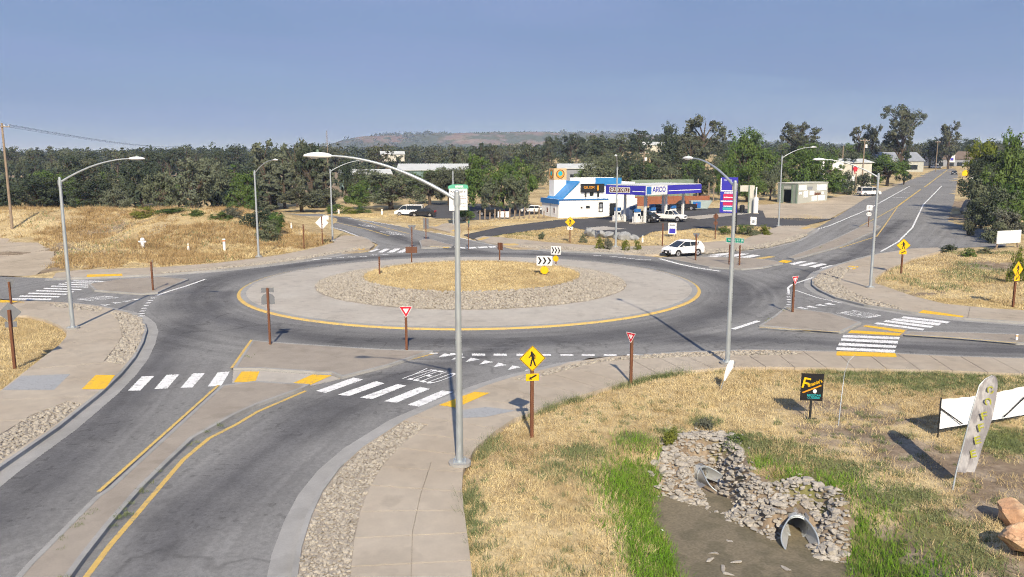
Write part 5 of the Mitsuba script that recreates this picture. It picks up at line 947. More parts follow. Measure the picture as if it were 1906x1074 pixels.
# grey-green shed with posters
S0, SL, SR = [np.array(q) for q in [(58.49,163.08),(55.55,166.70),(67.79,171.40)]]
k = thing('shed', 'flat grey-green shed covered with white posters by the gravel lot', 'building'); us, ws = unit(SR - S0), unit(SL - S0); lu, lw = np.linalg.norm(SR - S0), np.linalg.norm(SL - S0); zb = float(T_base(*S0)) - 0.1; zt = zb + 4.15
P4 = [S0, SR, SR + SL - S0, SL]; 
for a0, a1, b0, b1, c0, c1 in ((0, lu, 0, .2, 0, 1), (0, lu, lw - .2, lw, 0, 1), (lu - .2, lu, .2, lw - .2, 0, 1), (0, .2, .2, lw * .32, 0, 1), (0, .2, lw * .70, lw - .2, 0, 1), (0, .2, lw * .32, lw * .70, .70, 1)): part(k, 'wall', obox(S0, us, ws, a0, a1, b0, b1, zb + (zt - zb) * c0, zt), 'shed_green')
part(k, 'floor', obox(S0, us, ws, .2, lu - .2, .2, lw - .2, zb, zb + .12), 'concrete_grey'); part(k, 'roof', (lambda q: prism(list(q.exterior.coords)[:-1], zt, zt + 0.18))(shapely.geometry.polygon.orient(Polygon(P4).buffer(0.15, join_style='mitre'))), 'shed_pale')
nR = np.array([us[1], -us[0]]); nR = -nR if nR @ S0 > 0 else nR; nL = np.array([ws[1], -ws[0]]); nL = -nL if nL @ S0 > 0 else nL; H_ = zt - zb
part(k, 'wall_cladding', ext(shapely.box(0, 0.02, lu, H_ - .02), 0.002, 0.03, frame_of((*(S0), zb), nR)), 'shed_pale')
for x0, y0, x1, y1, m in ((500, 205, 625, 290, 'sign_white'), (580, 300, 655, 415, 'sign_white'), (505, 320, 555, 360, 'sign_white'), (680, 310, 760, 380, 'sign_white'), (800, 205, 970, 305, 'sign_white'), (885, 330, 930, 375, 'sign_white'), (720, 395, 810, 480, 'sign_white'), (825, 390, 950, 480, 'sign_white'), (760, 345, 870, 385, 'sign_brown'), (640, 235, 725, 290, 'wall_greyblue')):
    fx0, fx1, fy1, fy0 = (x0 - 490) / 500 * lu, (x1 - 490) / 500 * lu, (520 - y0) / 340 * H_, (520 - y1) / 340 * H_; part(k, 'poster', ext(shapely.box(fx0, fy0, fx1, fy1), 0.031, 0.05, frame_of((*S0, zb), nR)), m)
ML = frame_of((*S0, zb), nL); sg_ = 1 if abs((frame_of((*S0, zb), nL) @ np.array([lw, 0, 0, 1]))[:2] - SL).sum() < 1 else -1; part(k, 'sign_board', ext(shapely.box(*sorted((sg_ * lw * .68, sg_ * lw * .34))[:1], H_ * .74, sorted((sg_ * lw * .68, sg_ * lw * .34))[1], H_ * .86), 0.004, 0.05, ML), 'shed_pale')
for a in (.78, .27, .05): part(k, 'pilaster', ext(shapely.box(lw * (sg_ * a - .03), 0, lw * (sg_ * a + .03), H_ * .95), 0.004, 0.12, ML), 'fence_green')
def gable(name, label, cx_, cy_, L, W, z0, ze, zr, yaw, wall, roof, cat='building', windows=0):
    k = thing(name, label, cat); R = trimesh.transformations.rotation_matrix(yaw, [0, 0, 1]); R[:3, 3] = [cx_, cy_, 0]
    body = trimesh.creation.extrude_polygon(Polygon([(-W / 2, z0), (W / 2, z0), (W / 2, ze), (0, zr), (-W / 2, ze)]), L, engine='earcut'); body.apply_transform(np.array([[0, 0, 1, -L / 2], [1, 0, 0, 0], [0, 1, 0, 0], [0, 0, 0, 1.]])); part(k, 'wall', place(body, R), wall)
    for s_ in (-1, 1):
        q = trimesh.creation.extrude_polygon(Polygon([(0, zr + .03), (s_ * (W / 2 + .4), ze - .25 * (zr - ze) / (W / 2) * .8), (s_ * (W / 2 + .4), ze + .18), (0, zr + .25)]).buffer(0), L + .8, engine='earcut'); q.apply_transform(np.array([[0, 0, 1, -L / 2 - .4], [1, 0, 0, 0], [0, 1, 0, 0], [0, 0, 0, 1.]])); part(k, 'roof', place(q, R), roof)
    for n_ in range(windows):
        x_ = -L / 2 + L * (n_ + .5) / windows; part(k, 'window', place(box((x_, -W / 2 - .02, z0 + (ze - z0) * .55), (L / windows * .4, .06, (ze - z0) * .35)), R), 'glass_dark')
    return k
a1, a2 = (-45.62,236.00,7.34), (-13.46,236.00,7.66); zb = 2.0
gable('long_barn', 'long low building with pale metal roof among the trees', (a1[0] + a2[0]) / 2 + 6, 240, a2[0] - a1[0] - 12, 14, zb, (-24.23,236.00,7.81)[2], (-24.92,243.00,9.51)[2], 0.06, 'wall_teal', 'roof_pale', windows=8)
gable('long_barn', 'small pale shed at the left end of the long low building', a1[0] + 3, 232, 14, 8, zb, (-42.53,232.00,6.78)[2], (-43.22,236.00,7.97)[2], 0.3, 'wall_teal', 'roof_pale', windows=3)
a1, a2 = (13.71,235.00,8.14), (24.43,235.00,8.14); gable('grey_house', 'low grey house with flat pale roof behind the store', (a1[0] + a2[0]) / 2, 238, a2[0] - a1[0], 9, 2.5, (18.44,235.00,8.29)[2], (18.66,238.00,9.53)[2], -0.05, 'wall_greyblue', 'roof_pale', windows=4)
a1, a2 = (81.50,212.00,10.45), (94.28,212.00,10.45)
k = gable('white_shop', 'white shop building with red leaf emblem left of the uphill road', (a1[0] + a2[0]) / 2, 216, a2[0] - a1[0], 12, 2.5, (87.63,212.00,10.03)[2], (88.40,214.00,10.88)[2], 0.02, 'wall_cream', 'roof_pale'); o_ = (89.97,209.60,8.50)
part(k, 'emblem', ext(unary_union([Polygon([(math.cos(q) * (0.9 if n_ % 2 == 0 else 0.45), math.sin(q) * (0.9 if n_ % 2 == 0 else 0.45)) for n_, q in enumerate(np.linspace(0, 2 * np.pi, 14, endpoint=False))]), rect(.2, .8, 0, -.9)]), 0, .06, frame_of((o_[0], 209.9, o_[2]), (0, -1))), 'sign_red')
part(k, 'awning', box(((83.36,209.00,9.34)[0], 209.4, (83.36,209.00,9.34)[2]), (6, 1.2, 2.2)), 'sign_white')
a_ = (217.46,395.00,10.62); gable('brown_house', 'brown house at the top of the uphill road', a_[0] - 4, 400, 12, 9, 6, (217.36,395.00,11.66)[2], (218.74,398.00,14.83)[2], 0.2, 'wall_greyblue', 'roof_brown', windows=2); a_ = (224.07,395.00,10.62); gable('brown_house', 'second brown house right of the road summit', a_[0] + 4, 405, 14, 9, 6, (223.98,395.00,11.66)[2], (225.34,398.00,15.35)[2], -0.2, 'wall_greyblue', 'roof_brown', windows=2)
a_ = (156.12,330.00,12.30); gable('hall', 'grey gabled building left of the road summit', a_[0], 335, 26, 12, 5, (156.26,330.00,10.56)[2], (157.41,333.00,14.08)[2], 0.1, 'shed_pale', 'wall_greyblue', windows=3)
for px_, lb in (((-62.61,420.00,15.63), 'pale house on the hillside above the long low building'), ((69.93,400.00,19.85), 'flat roofed house on the golden hill behind the canopy'), ((-227.13,520.00,14.85), 'pale house high on the wooded hillside at left')):
    gable('hill_house', lb, px_[0], px_[1], 12, 8, px_[2] - 5, px_[2] - 1.5, px_[2], 0.2, 'wall_cream', 'roof_pale')
# walls, fences, poles
def fence_run(name, label, P, h, posts, m, gap=0.0, boards=0, cat='fence'):
    k = thing(name, label, cat); P = np.array(P, float); L = np.linalg.norm(P[1] - P[0]); ang = math.atan2(*(P[1] - P[0])[::-1])
    n_ = posts
    for i in range(n_):
        q = P[0] + (P[1] - P[0]) * i / (n_ - 1); part(k, 'post', box((*q, tz(*q) + h / 2), (.16, .16, h), ang), m)
    for i in range(n_ - 1):
        q0, q1 = P[0] + (P[1] - P[0]) * i / (n_ - 1), P[0] + (P[1] - P[0]) * (i + 1) / (n_ - 1); c = (q0 + q1) / 2
        if boards: part(k, 'panel', box((*c, tz(*c) + h / 2 + gap), (L / (n_ - 1) - .18, .06, h - .2), ang), boards)
        else:
            for zz in (.35, .8): part(k, 'rail', box((*c, tz(*c) + h * zz), (L / (n_ - 1) - .17, .05, .09), ang), m)
    return k
a1, a2 = (26.71,178.00,5.10), (40.37,178.00,5.10); fence_run('sheet_fence', 'green sheet fence behind the fuel canopy', [a1[:2], a2[:2]], (29.55,178.00,6.40)[2] - tz(a1[0], 178), 9, 'fence_green', boards='fence_green')
a1, a2 = (22.89,160.00,2.94), (39.62,160.00,2.94); fence_run('brick_wall', 'low red brick wall behind the fuel pumps', [a1[:2], a2[:2]], (26.65,160.00,3.48)[2] - tz(a1[0], 160), 8, 'brick_red', boards='brick_red', cat='wall')
for n_, px_ in enumerate(((27.19,172.00,5.62), (29.05,172.00,5.27), (31.14,172.00,5.16), (33.90,172.00,5.62), (35.77,172.00,5.27), (38.41,172.00,5.84), (40.11,172.00,6.65), (41.47,168.00,5.95), (42.51,168.00,5.39), (24.54,172.00,5.16))):
    one('yard_post', 'slender pale timber post standing behind the fuel canopy', 'post', tube([(px_[0], px_[1], tz(px_[0], px_[1]) - .2), (px_[0], px_[1], px_[2])], .13, 8), 'pole_wood', smooth=40, group='timber posts behind the canopy')
for n_, x_ in enumerate(np.linspace(0, 1, 14)):
    q = np.array((-5.39,132.58)) * (1 - x_) + np.array((5.41,135.26)) * x_; hq = 1.7 + .35 * math.sin(n_ * 2.3)
    one('stake_post', 'rough brown stake in the low stake row left of the store', 'post', tube([(*q, tz(*q) - .2), (q[0] + .05, q[1], tz(*q) + hq)], .12, 7), 'pole_wood', smooth=40, group='stakes left of the store')
def utility_pole(label, p, arms=1, light=False):
    k = thing('utility_pole', label, 'utility pole'); x, y, zt_ = p; z = tz(x, y); part(k, 'pole', tube([(x, y, z - .3), (x, y, zt_)], [.2, .13], 10), 'pole_wood', smooth=40)
    for i in range(arms):
        part(k, 'crossarm', box((x, y - .15, zt_ - .5 - .9 * i), (2.4, .12, .14)), 'pole_wood')
        for s_ in (-1.05, -.4, .4, 1.05): part(k, 'insulator', tube([(x + s_, y - .15, zt_ - .43 - .9 * i), (x + s_, y - .15, zt_ - .22 - .9 * i)], .05, 6), 'plastic_white')
    if light: part(k, 'transformer', trimesh.creation.cylinder(.3, .9, sections=12, transform=trimesh.transformations.translation_matrix([x + .45, y, zt_ - 1.9])), 'plastic_white', smooth=40)
utility_pole('timber utility pole at the left picture edge', (-70.73,112.00,15.58)); wx = np.array((-70.73,112.00,15.58))
for n_, dx in enumerate((-1.05, .4, 1.05)):
    t_ = np.linspace(0, 1, 14)[:, None]; P = (wx + [dx, -.15, -.2]) * (1 - t_) + (np.array((-178.89,430.00,18.59)) + [dx, 0, 0]) * t_; P[:, 2] -= 5 * (t_ * (1 - t_))[:, 0]; part('utility_pole', 'wire', tube(P, .026, 5), 'sign_back')
utility_pole('utility pole with white transformer behind the fuel canopy', (33.71,205.00,12.88), 1, True); utility_pole('utility pole left of the uphill road', (89.80,205.00,16.11), 1, True); utility_pole('utility pole at the top of the uphill road', (174.56,330.00,18.82), 1); utility_pole('slim pole near the dark left hillside trees', (-91.92,240.00,10.79), 0); utility_pole('rust brown pole above the white shop', (98.87,240.00,15.06), 0); utility_pole('slim pole beside the row of dark trees', (2.62,150.00,7.41), 0); utility_pole('thin tall mast above the dark pines', (-75.79,330.00,22.92), 0)
# left parking and roadside bits
k = thing('banner', 'small white banner on a fence left of the store', 'banner'); o_ = (-1.45,134.00,1.51); part(k, 'cloth', box(o_, (1.9, .04, 1.0)), 'fabric_white'); [part(k, 'stake', box((o_[0] + s_, o_[1] + .06, o_[2] - .4), (.08, .08, 2.0)), 'pole_wood') for s_ in (-.9, .9)]
k = thing('billboard', 'white billboard with leafy shadows on timber legs at the right', 'billboard'); b0, b1 = np.array((54.75,89.24)), np.array((58.44,90.85)); z = tz(*b0); f = (-(b1 - b0)[1], (b1 - b0)[0]); f = (-f[0], -f[1]) if f[1] > 0 else f; c = (b0 + b1) / 2; lw_ = np.linalg.norm(b1 - b0)
zl_, zt_ = 0.73, 2.19; M = frame_of((c[0], c[1], z), f); part(k, 'board', ext(shapely.box(-lw_ / 2, zl_, lw_ / 2, zt_), 0, .08, M), 'sign_white'); [part(k, 'leg', ext(LineString([(s_ * lw_ * .5, -.3), (s_ * lw_ * .38, zl_ + .4)]).buffer(.08), -.12, -.002, M), 'pole_wood') for s_ in (-1, 1)]; part(k, 'brace', ext(rect(lw_, .14, 0, zl_ + .15), -.2, -.122, M), 'pole_wood')
k = thing('roadside_board', 'white board on one post right of the road summit', 'sign'); o_ = (139.01,240.00,5.54); part(k, 'board', box(o_, (2.6, .1, 2.0)), 'sign_white'); part(k, 'post', box((o_[0] - .9, o_[1] + .12, o_[2] - 1.6), (.14, .12, 3.4)), 'pole_wood')
k = thing('warning_sign', 'round yellow sign near the top of the uphill road', 'road sign'); o_ = (161.49,285.00,6.17); part(k, 'disc', ext(octo(1.3), 0, .05, frame_of(o_, (0, -1))), 'sign_yellow'); part(k, 'post', box((o_[0], o_[1] + .1, o_[2] - 1.8), (.12, .1, 4)), 'metal_dark')
k = thing('roadside_board', 'blue and white tall sign at the road summit', 'sign'); o_ = (202.84,370.00,11.82); part(k, 'board', box(o_, (2.6, .2, 3.4)), 'sign_white'); part(k, 'print', box((o_[0], o_[1] - .12, o_[2] - .4), (1.4, .02, 1.2)), 'fuel_blue'); part(k, 'post', box((o_[0], o_[1] + .22, o_[2] - 2), (.25, .2, 7)), 'metal_dark')
k = thing('roadside_board', 'white board framed by two posts before the white shop', 'sign'); o_ = (82.43,195.00,6.29); part(k, 'board', box(o_, (2.2, .12, 1.3)), 'sign_white'); part(k, 'base_board', box((o_[0], o_[1], o_[2] - .9), (2.3, .1, .3)), 'fence_green'); [part(k, 'post', box((o_[0] + s_, o_[1] + .02, o_[2] - 1.0), (.2, .2, 4.6)), 'pole_wood') for s_ in (-1.5, 1.5)]
k = thing('mailbox', 'white mailbox on a stake by the shrubs beside the road', 'mailbox'); b = (67.19,113.15); z = tz(*b); part(k, 'box', (lambda m: (m.apply_translation([b[0], b[1], z + 1.2]), m)[1])(trimesh.creation.capsule(.6, .35).apply_transform(trimesh.transformations.rotation_matrix(math.pi / 2, [1, .3, 0]))), 'plastic_white', smooth=40); part(k, 'stake', box((*b, z + .5), (.16, .16, 1.2)), 'pole_wood')
k = thing('gas_tank', 'tall white upright tank right of the price pylon', 'tank'); b = (43.13,140.70); z = tz(*b); r0 = 0.44; h0 = 2.89
part(k, 'shell', tube([(*b, z + .1), (*b, z + h0 * .9), (*b, z + h0 * .97), (*b, z + h0)], [r0, r0, r0 * .8, r0 * .35], 18), 'plastic_white', smooth=40); part(k, 'vent_pipe', tube([(*b, z + h0), (*b, z + 4.68)], .12, 8), 'plastic_white', smooth=40); part(k, 'foot', box((*b, z + .06), (r0 * 2.2, r0 * 2.2, .14)), 'concrete_pale')
k = thing('vending_kiosk', 'narrow cream kiosk with side sign next to the white tank', 'kiosk'); b = (42.64,141.92); z = tz(*b); w0 = 0.87; h0 = 4.91
part(k, 'cabinet', box((*b, z + h0 / 2), (w0, .9, h0), 0, .03), 'wall_cream'); part(k, 'side_sign', box((b[0] - w0 * 1.45, b[1], z + h0 * .89), (w0 * 1.85, .3, h0 * .22)), 'wall_cream'); part(k, 'post', box((b[0] - w0 * .62, b[1] - .3, z + h0 / 2), (.18, .18, h0)), 'fence_green'); part(k, 'door', box((*(np.array(b) - [0, .46]), z + h0 * .3), (w0 * .8, .02, h0 * .5)), 'shed_pale')
k = thing('litter_bin', 'dark grey bin on the forecourt behind the price pylon', 'bin'); b = (41.64,143.81); z = tz(*b); part(k, 'body', tube([(*b, z), (*b, z + 1.1)], [.42, .48], 12), 'metal_dark', smooth=40); part(k, 'lid', tube([(*b, z + 1.1), (*b, z + 1.35)], [.5, .25], 12), 'car_trim', smooth=40)
k = thing('skip', 'blue and grey open skip container at the back of the forecourt', 'skip'); b = (35.90,152.13); z = tz(*b); pr = Polygon([(-1.6, 0), (1.3, 0), (2.2, 1.5), (-1.9, 1.5)]); e = trimesh.creation.extrude_polygon(pr, 1.7, engine='earcut'); e.apply_transform(trimesh.transformations.rotation_matrix(math.pi / 2, [1, 0, 0])); e.apply_translation([b[0], b[1] + .8, z + .12]); part(k, 'bin', e, 'bin_grey'); part(k, 'side_panel', box((b[0] - .75, b[1] - .92, z + .85), (1.5, .04, 1.2)), 'plastic_blue')

# ------------------------------------------------------------------ vehicles
def manif(poly, W): return m3.Manifold.extrude(m3.CrossSection([np.array(shapely.geometry.polygon.orient(Polygon(poly)).exterior.coords)[:-1]]), W).translate([0, 0, -W / 2]).rotate([90, 0, 0])
def vehicle(name, label, cat, loc, ang, paint, kind, fade=None):
    S = {'suv': dict(L=4.65, W=1.86, wb=2.75, r=.375, body=[(-2.30, .42), (-2.33, .98), (-2.22, 1.14), (-1.0, 1.14), (1.1, 1.08), (1.75, 1.02), (2.15, .90), (2.33, .66), (2.28, .34), (-2.2, .32)], roof=[(-2.20, 1.12), (-1.86, 1.58), (-1.2, 1.68), (-.2, 1.71), (.35, 1.64), (1.42, 1.05)], pill=(-.42, -1.42)),
         'sedan': dict(L=4.7, W=1.82, wb=2.75, r=.33, body=[(-2.32, .42), (-2.35, .85), (-2.2, .98), (1.0, .93), (2.0, .82), (2.3, .66), (2.32, .38), (-2.2, .28)], roof=[(-1.75, .95), (-1.05, 1.40), (.2, 1.44), (.45, 1.40), (1.25, .92)], pill=(-.3, -1.2)),
         'pickup': dict(L=5.4, W=1.95, wb=3.3, r=.40, body=[(-2.68, .55), (-2.70, 1.10), (-.35, 1.12), (1.15, 1.14), (2.35, 1.06), (2.62, .92), (2.68, .50), (-2.6, .45)], roof=[(-.55, 1.12), (-.40, 1.74), (.1, 1.80), (.55, 1.76), (1.25, 1.14)], pill=(.05, -.5)),
         'van': dict(L=5.3, W=1.95, wb=3.2, r=.35, body=[(-2.6, .42), (-2.62, 1.15), (1.4, 1.15), (2.3, 1.0), (2.55, .8), (2.6, .36), (-2.5, .34)], roof=[(-2.6, 1.13), (-2.5, 1.98), (.5, 2.0), (.95, 1.95), (1.9, 1.1)], pill=(.3, -2.4))}[kind]
    k = thing(name, label, cat); x, y = loc; z = tz(x, y) + 0.02
    M = np.eye(4); c, s = math.cos(ang), math.sin(ang); M[:2, :2] = [[c, -s], [s, c]]; M[:3, 3] = [x, y, z]
    W, r, wb = S['W'], S['r'], S['wb']
    ins = shapely.geometry.polygon.orient(Polygon(S['body']).buffer(-.06)); body = manif(S['body'], W - .14) + manif(list(ins.exterior.coords)[:-1], W)
    arch = [m3.Manifold.cylinder(W + .4, r + .07, circular_segments=24, center=True).rotate([90, 0, 0]).translate([sx * wb / 2, 0, r]) for sx in (-1, 1)]
    core = m3.Manifold.cube([wb + 2 * r + .5, W - .5, .5], True).translate([0, 0, .62])
    for a in arch: body = body - a
    body = body + core
    if kind == 'pickup': body = body - m3.Manifold.cube([1.75, W - .25, .6], True).translate([-1.6, 0, 1.0])
    part(k, 'body', place(trimesh.Trimesh(*[np.array(q) for q in (lambda t: (t.vert_properties[:, :3], t.tri_verts))(body.to_mesh())]), M), paint, smooth=35)
    rf = np.array(S['roof']); base_w, top_w = W - .18, W - .50
    def cabin(shr, z_lo):
        zt_ = rf[:, 1].max(); pts = []
        for q in rf:
            w_ = base_w + (top_w - base_w) * (q[1] - rf[:, 1].min()) / (zt_ - rf[:, 1].min())
            for sy in (-1, 1): pts.append((q[0] * 1, sy * (w_ / 2 - shr), q[1] - (shr if q[1] > rf[:, 1].min() + .1 else 0)))
        return trimesh.convex.convex_hull(np.array(pts))
    part(k, 'cabin_glass', place(cabin(0.02, 0), M), 'glass_dark', smooth=30)
    zt_ = rf[:, 1].max(); up = rf[rf[:, 1] > rf[:, 1].min() + .1]
    part(k, 'roof_panel', place(trimesh.convex.convex_hull(np.array([(q[0] * (1 if i not in (0, len(up) - 1) else 1), sy * (top_w / 2 + .02), q[1] + dz) for i, q in enumerate(up) for sy in (-1, 1) for dz in (-.05, .03)])), M), paint, smooth=30)
    pil = []
    zl = rf[:, 1].min()
    for (qa, qb) in ((rf[0], up[0]), (rf[-1], up[-1])):
        for sy in (-1, 1): pil.append(tube([(qa[0], sy * base_w / 2, qa[1]), (qb[0], sy * (top_w / 2 + .01), qb[1])], .035, 6))
    for px_ in S['pill']:
        for sy in (-1, 1): pil.append(tube([(px_, sy * base_w / 2, zl), (px_, sy * (top_w / 2 + .015), zt_ - .04)], .03, 6))
    if kind in ('suv', 'van'):
        q = Polygon([(-2.04, zl), (-1.62, zt_ - .04), (-1.15, zt_ - .04), (-1.35, zl)]) if kind == 'suv' else Polygon([(-2.55, zl), (-2.45, zt_ - .04), (.2, zt_ - .04), (.2, zl)])
    if kind == 'suv': pil += [trimesh.convex.convex_hull(np.array([(x_, sy * (y_ + dy), z_) for x_, y_, z_ in ((-1.46, base_w / 2, 1.12), (-2.19, base_w / 2, 1.12), (-1.88, top_w / 2, 1.56), (-1.70, top_w / 2, 1.62)) for dy in (-.03, .022)])) for sy in (-1, 1)]
    part(k, 'pillars', place(cat_m(pil), M), paint)
    for n_, sx in enumerate((1, -1)):
        for sy in (-1, 1):
            wk = part(k, 'wheel', place(trimesh.creation.cylinder(r * .66, .20, sections=20, transform=trimesh.transformations.translation_matrix([sx * wb / 2, sy * (W / 2 - .12), r]) @ trimesh.transformations.rotation_matrix(math.pi / 2, [1, 0, 0])), M), 'rim_metal', smooth=40)
            a_ = trimesh.creation.annulus(r * .64, r, .23, sections=24); a_.apply_transform(trimesh.transformations.translation_matrix([sx * wb / 2, sy * (W / 2 - .125), r]) @ trimesh.transformations.rotation_matrix(math.pi / 2, [1, 0, 0])); part(wk, 'tyre', place(a_, M), 'rubber', smooth=40)
            part(wk, 'hub', place(cat_m([trimesh.creation.cylinder(.07, .02, sections=10, transform=trimesh.transformations.translation_matrix([sx * wb / 2, sy * (W / 2 - .015), r]) @ trimesh.transformations.rotation_matrix(math.pi / 2, [1, 0, 0]))]), M), 'car_trim')
    b = np.array(S['body']); xf, xr = b[:, 0].max(), b[:, 0].min(); zl_ = .80 if kind != 'pickup' else .92
    for sy in (-1, 1):
        part(k, 'headlight', place(box((xf - .14, sy * (W / 2 - .30), zl_ - .04), (.22, .42, .16), sy * -.2, .03), M), 'lamp_clear'); part(k, 'tail_light', place(box((xr + .10, sy * (W / 2 - .16), zl_ + .12), (.20, .26, .30), 0, .03), M), 'lamp_red')
        part(k, 'mirror', place(box((.75 if kind != 'pickup' else .85, sy * (W / 2 + .06), zl + .10), (.16, .22, .15), 0, .04), M), paint)
    part(k, 'grille', place(box((xf - .03, 0, .60 if kind != 'pickup' else .78), (.08, W * .52, .24), 0, .03), M), 'car_trim'); part(k, 'bumper', place(box((xf - .06, 0, .42), (.16, W * .82, .16), 0, .04), M), 'car_trim'); part(k, 'bumper', place(box((xr + .05, 0, .48), (.16, W * .82, .18), 0, .04), M), 'car_trim')
    part(k, 'sill', place(box((0, 0, .33), (wb - 2 * r - .2, W - .05, .10)), M), 'car_trim'); part(k, 'number_plate', place(box((xf + .015, 0, .5), (.02, .32, .16)), M), 'plastic_white')
    return k
f_, r_2 = [np.array(q) for q in [(17.65,85.41),(20.97,87.16)]]; d_ = unit(f_ - r_2); n2 = np.array([d_[1], -d_[0]]); n2 = n2 if n2[1] > 0 else -n2; cc = (f_ + r_2) / 2 + n2 * 0.9
vehicle('car', 'white crossover car leaving the roundabout crossing, heading left', 'car', cc, math.atan2(d_[1], d_[0]), 'car_white', 'suv')
vehicle('pickup_truck', 'white pickup truck parked on the forecourt, nose to the right', 'pickup truck', (25.41,127.97), -0.55, 'car_white', 'pickup')
vehicle('car', 'black car at the pumps facing the roundabout', 'car', (21.86,127.47), -1.05, 'car_black', 'suv')
vehicle('pickup_truck', 'dark pickup truck at the far end of the forecourt', 'pickup truck', (32.17,150.05), 2.9, 'car_black', 'pickup')
vehicle('car', 'dark car behind the white pickup truck at the pumps', 'car', (26.11,142.37), 2.2, 'car_black', 'suv')
vehicle('van', 'white van parked under the big oak at left', 'van', (-18.57,143.61), 3.05, 'car_white', 'van')
vehicle('car', 'dark car parked right of the white van', 'car', (-15.98,142.17), 3.1, 'car_black', 'sedan')
vehicle('car', 'white car parked left of the white store', 'car', (3.87,146.48), 3.0, 'car_white', 'sedan')
vehicle('car', 'dark car parked beside the small white banner', 'car', (-3.74,141.72), 2.6, 'car_black', 'suv')
vehicle('van', 'white van left of the uphill road beside the lamp arm', 'van', (82.87,185.00,5.51)[:2], 0.2, 'car_white', 'van')
vehicle('car', 'dark car waiting near the top of the uphill road', 'car', (165.19,298.91), -2.0, 'car_black', 'sedan')
vehicle('car', 'white car crossing at the top of the uphill road', 'car', (195.74,369.90), 0.1, 'car_white', 'suv')

# ------------------------------------------------------------------ trees and shrubs
def leaves(C, R_, per, size, r, squash=1.0, out=None):
    """leaf clumps: per small faces round every clump centre C with radius R_, turned mostly outwards"""
    n = len(C); d = r.normal(size=(n, per, 3)); d /= np.linalg.norm(d, axis=2, keepdims=True); d *= (r.random((n, per, 1)) ** 0.45)
    P = (C[:, None] + d * R_[:, None, None] * np.array([1, 1, squash])).reshape(-1, 3); nr = (d + r.normal(0, .55, d.shape) + np.array([0, 0, .35])).reshape(-1, 3)
    if out is not None: nr = nr + np.repeat(out, per, axis=0) * .6
    nr /= np.linalg.norm(nr, axis=1, keepdims=True); a = np.cross(nr, r.normal(size=nr.shape)); a /= np.linalg.norm(a, axis=1, keepdims=True); b = np.cross(nr, a)
    s = size * r.uniform(.55, 1.3, (len(P), 1)); asp = r.uniform(.5, .9, (len(P), 1))
    q = np.stack([P - a * s, P + b * s * asp, P + a * s, P - b * s * asp], 1).reshape(-1, 3); k = np.arange(len(P)) * 4
    return q, np.vstack([np.c_[k, k + 1, k + 2], np.c_[k, k + 2, k + 3]])
def crown(kind, seed, dens=1.0):
    """(crown mesh, wood mesh) of a tree one metre tall and about one metre wide"""
    r = np.random.default_rng(seed); wood = []
    if kind == 'oak':
        nl = 17; L = []
        for i in range(nl):
            a = r.uniform(0, 6.28); rad = math.sqrt(r.random()) * .34; h = r.uniform(.30, .80) - .22 * (rad / .34) ** 2 * r.random(); L.append((rad * math.cos(a), rad * math.sin(a), h))
        L = np.array(L); LR = r.uniform(.14, .22, nl)
        wood.append(tube([(0, 0, -.05), (.01, 0, .14), (.02, .01, .30)], [.045, .036, .03], 7))
        for c in L: wood.append(tube([(.015, .005, .22 + .1 * r.random()), (c[0] * .5, c[1] * .5, .25 + c[2] * .35), (c[0], c[1], c[2])], [.022, .014, .005], 5))
    elif kind == 'pine':
        nl = 26; t = np.sort(r.uniform(.16, .98, nl)); a = r.uniform(0, 6.28, nl); reach = (1.03 - t) ** .7 * r.uniform(.12, .36, nl); L = np.c_[np.cos(a) * reach, np.sin(a) * reach, t]; LR = .045 + .085 * (1 - t) * r.uniform(.7, 1.3, nl)
        wood.append(tube([(0, 0, -.05), (.01, 0, .5), (0, .01, .97)], [.03, .02, .004], 7))
        for c in L: wood.append(tube([(0, 0, c[2] - .06), (c[0], c[1], c[2])], [.010, .003], 4))
    elif kind == 'gum':
        nl = 17; L = []
        for i in range(nl):
            a = r.uniform(0, 6.28); h = r.uniform(.35, .97); rad = .34 * math.sin(min(h, .93) * 2.6 - .5) * r.uniform(.3, 1.15); L.append((rad * math.cos(a), rad * math.sin(a), h))
        L = np.array(L); LR = r.uniform(.07, .14, nl)
        wood.append(tube([(0, 0, -.05), (.01, .01, .25), (-.01, .02, .55), (.02, 0, .85)], [.032, .026, .017, .005], 7))
        for c in L: wood.append(tube([(0, .01, max(.15, c[2] - .25)), (c[0] * .6, c[1] * .6, c[2] - .08), (c[0], c[1], c[2])], [.014, .009, .003], 5))
    else:
        nl = 11; a = r.uniform(0, 6.28, nl); rad = np.sqrt(r.random(nl)) * .36; L = np.c_[np.cos(a) * rad, np.sin(a) * rad, r.uniform(.18, .72, nl) * (1 - .5 * (rad / .36) ** 2)]; LR = r.uniform(.18, .27, nl)
        for c in L: wood.append(tube([(c[0] * .2, c[1] * .2, -.05), (c[0], c[1], c[2])], [.015, .004], 4))
    C, CR, O = [], [], []
    for c, R_ in zip(L, LR):
        m = int(13 * dens * (1.4 if kind == 'pine' else 1)); d = r.normal(size=(m, 3)); d /= np.linalg.norm(d, axis=1, keepdims=True); sq = .55 if kind == 'pine' else .8
        C.append(c + d * R_ * np.array([1, 1, sq]) * r.uniform(.55, 1.0, (m, 1))); CR.append(R_ * r.uniform(.30, .5, m)); O.append(d)
    C, CR, O = np.vstack(C), np.concatenate(CR), np.vstack(O)
    q, f = leaves(C, CR, int(26 * dens), {'pine': .013, 'gum': .016, 'oak': .018}.get(kind, .022) / math.sqrt(dens), r, .75, O)
    zt = np.percentile(q[:, 2], 99.6); wx = np.percentile(np.hypot(q[:, 0], q[:, 1]), 97) * 2; sc = np.array([1 / wx, 1 / wx, 1 / zt]); w_ = cat_m(wood); w_.apply_scale(sc)
    return (q * sc, f), w_
PROTO = {}
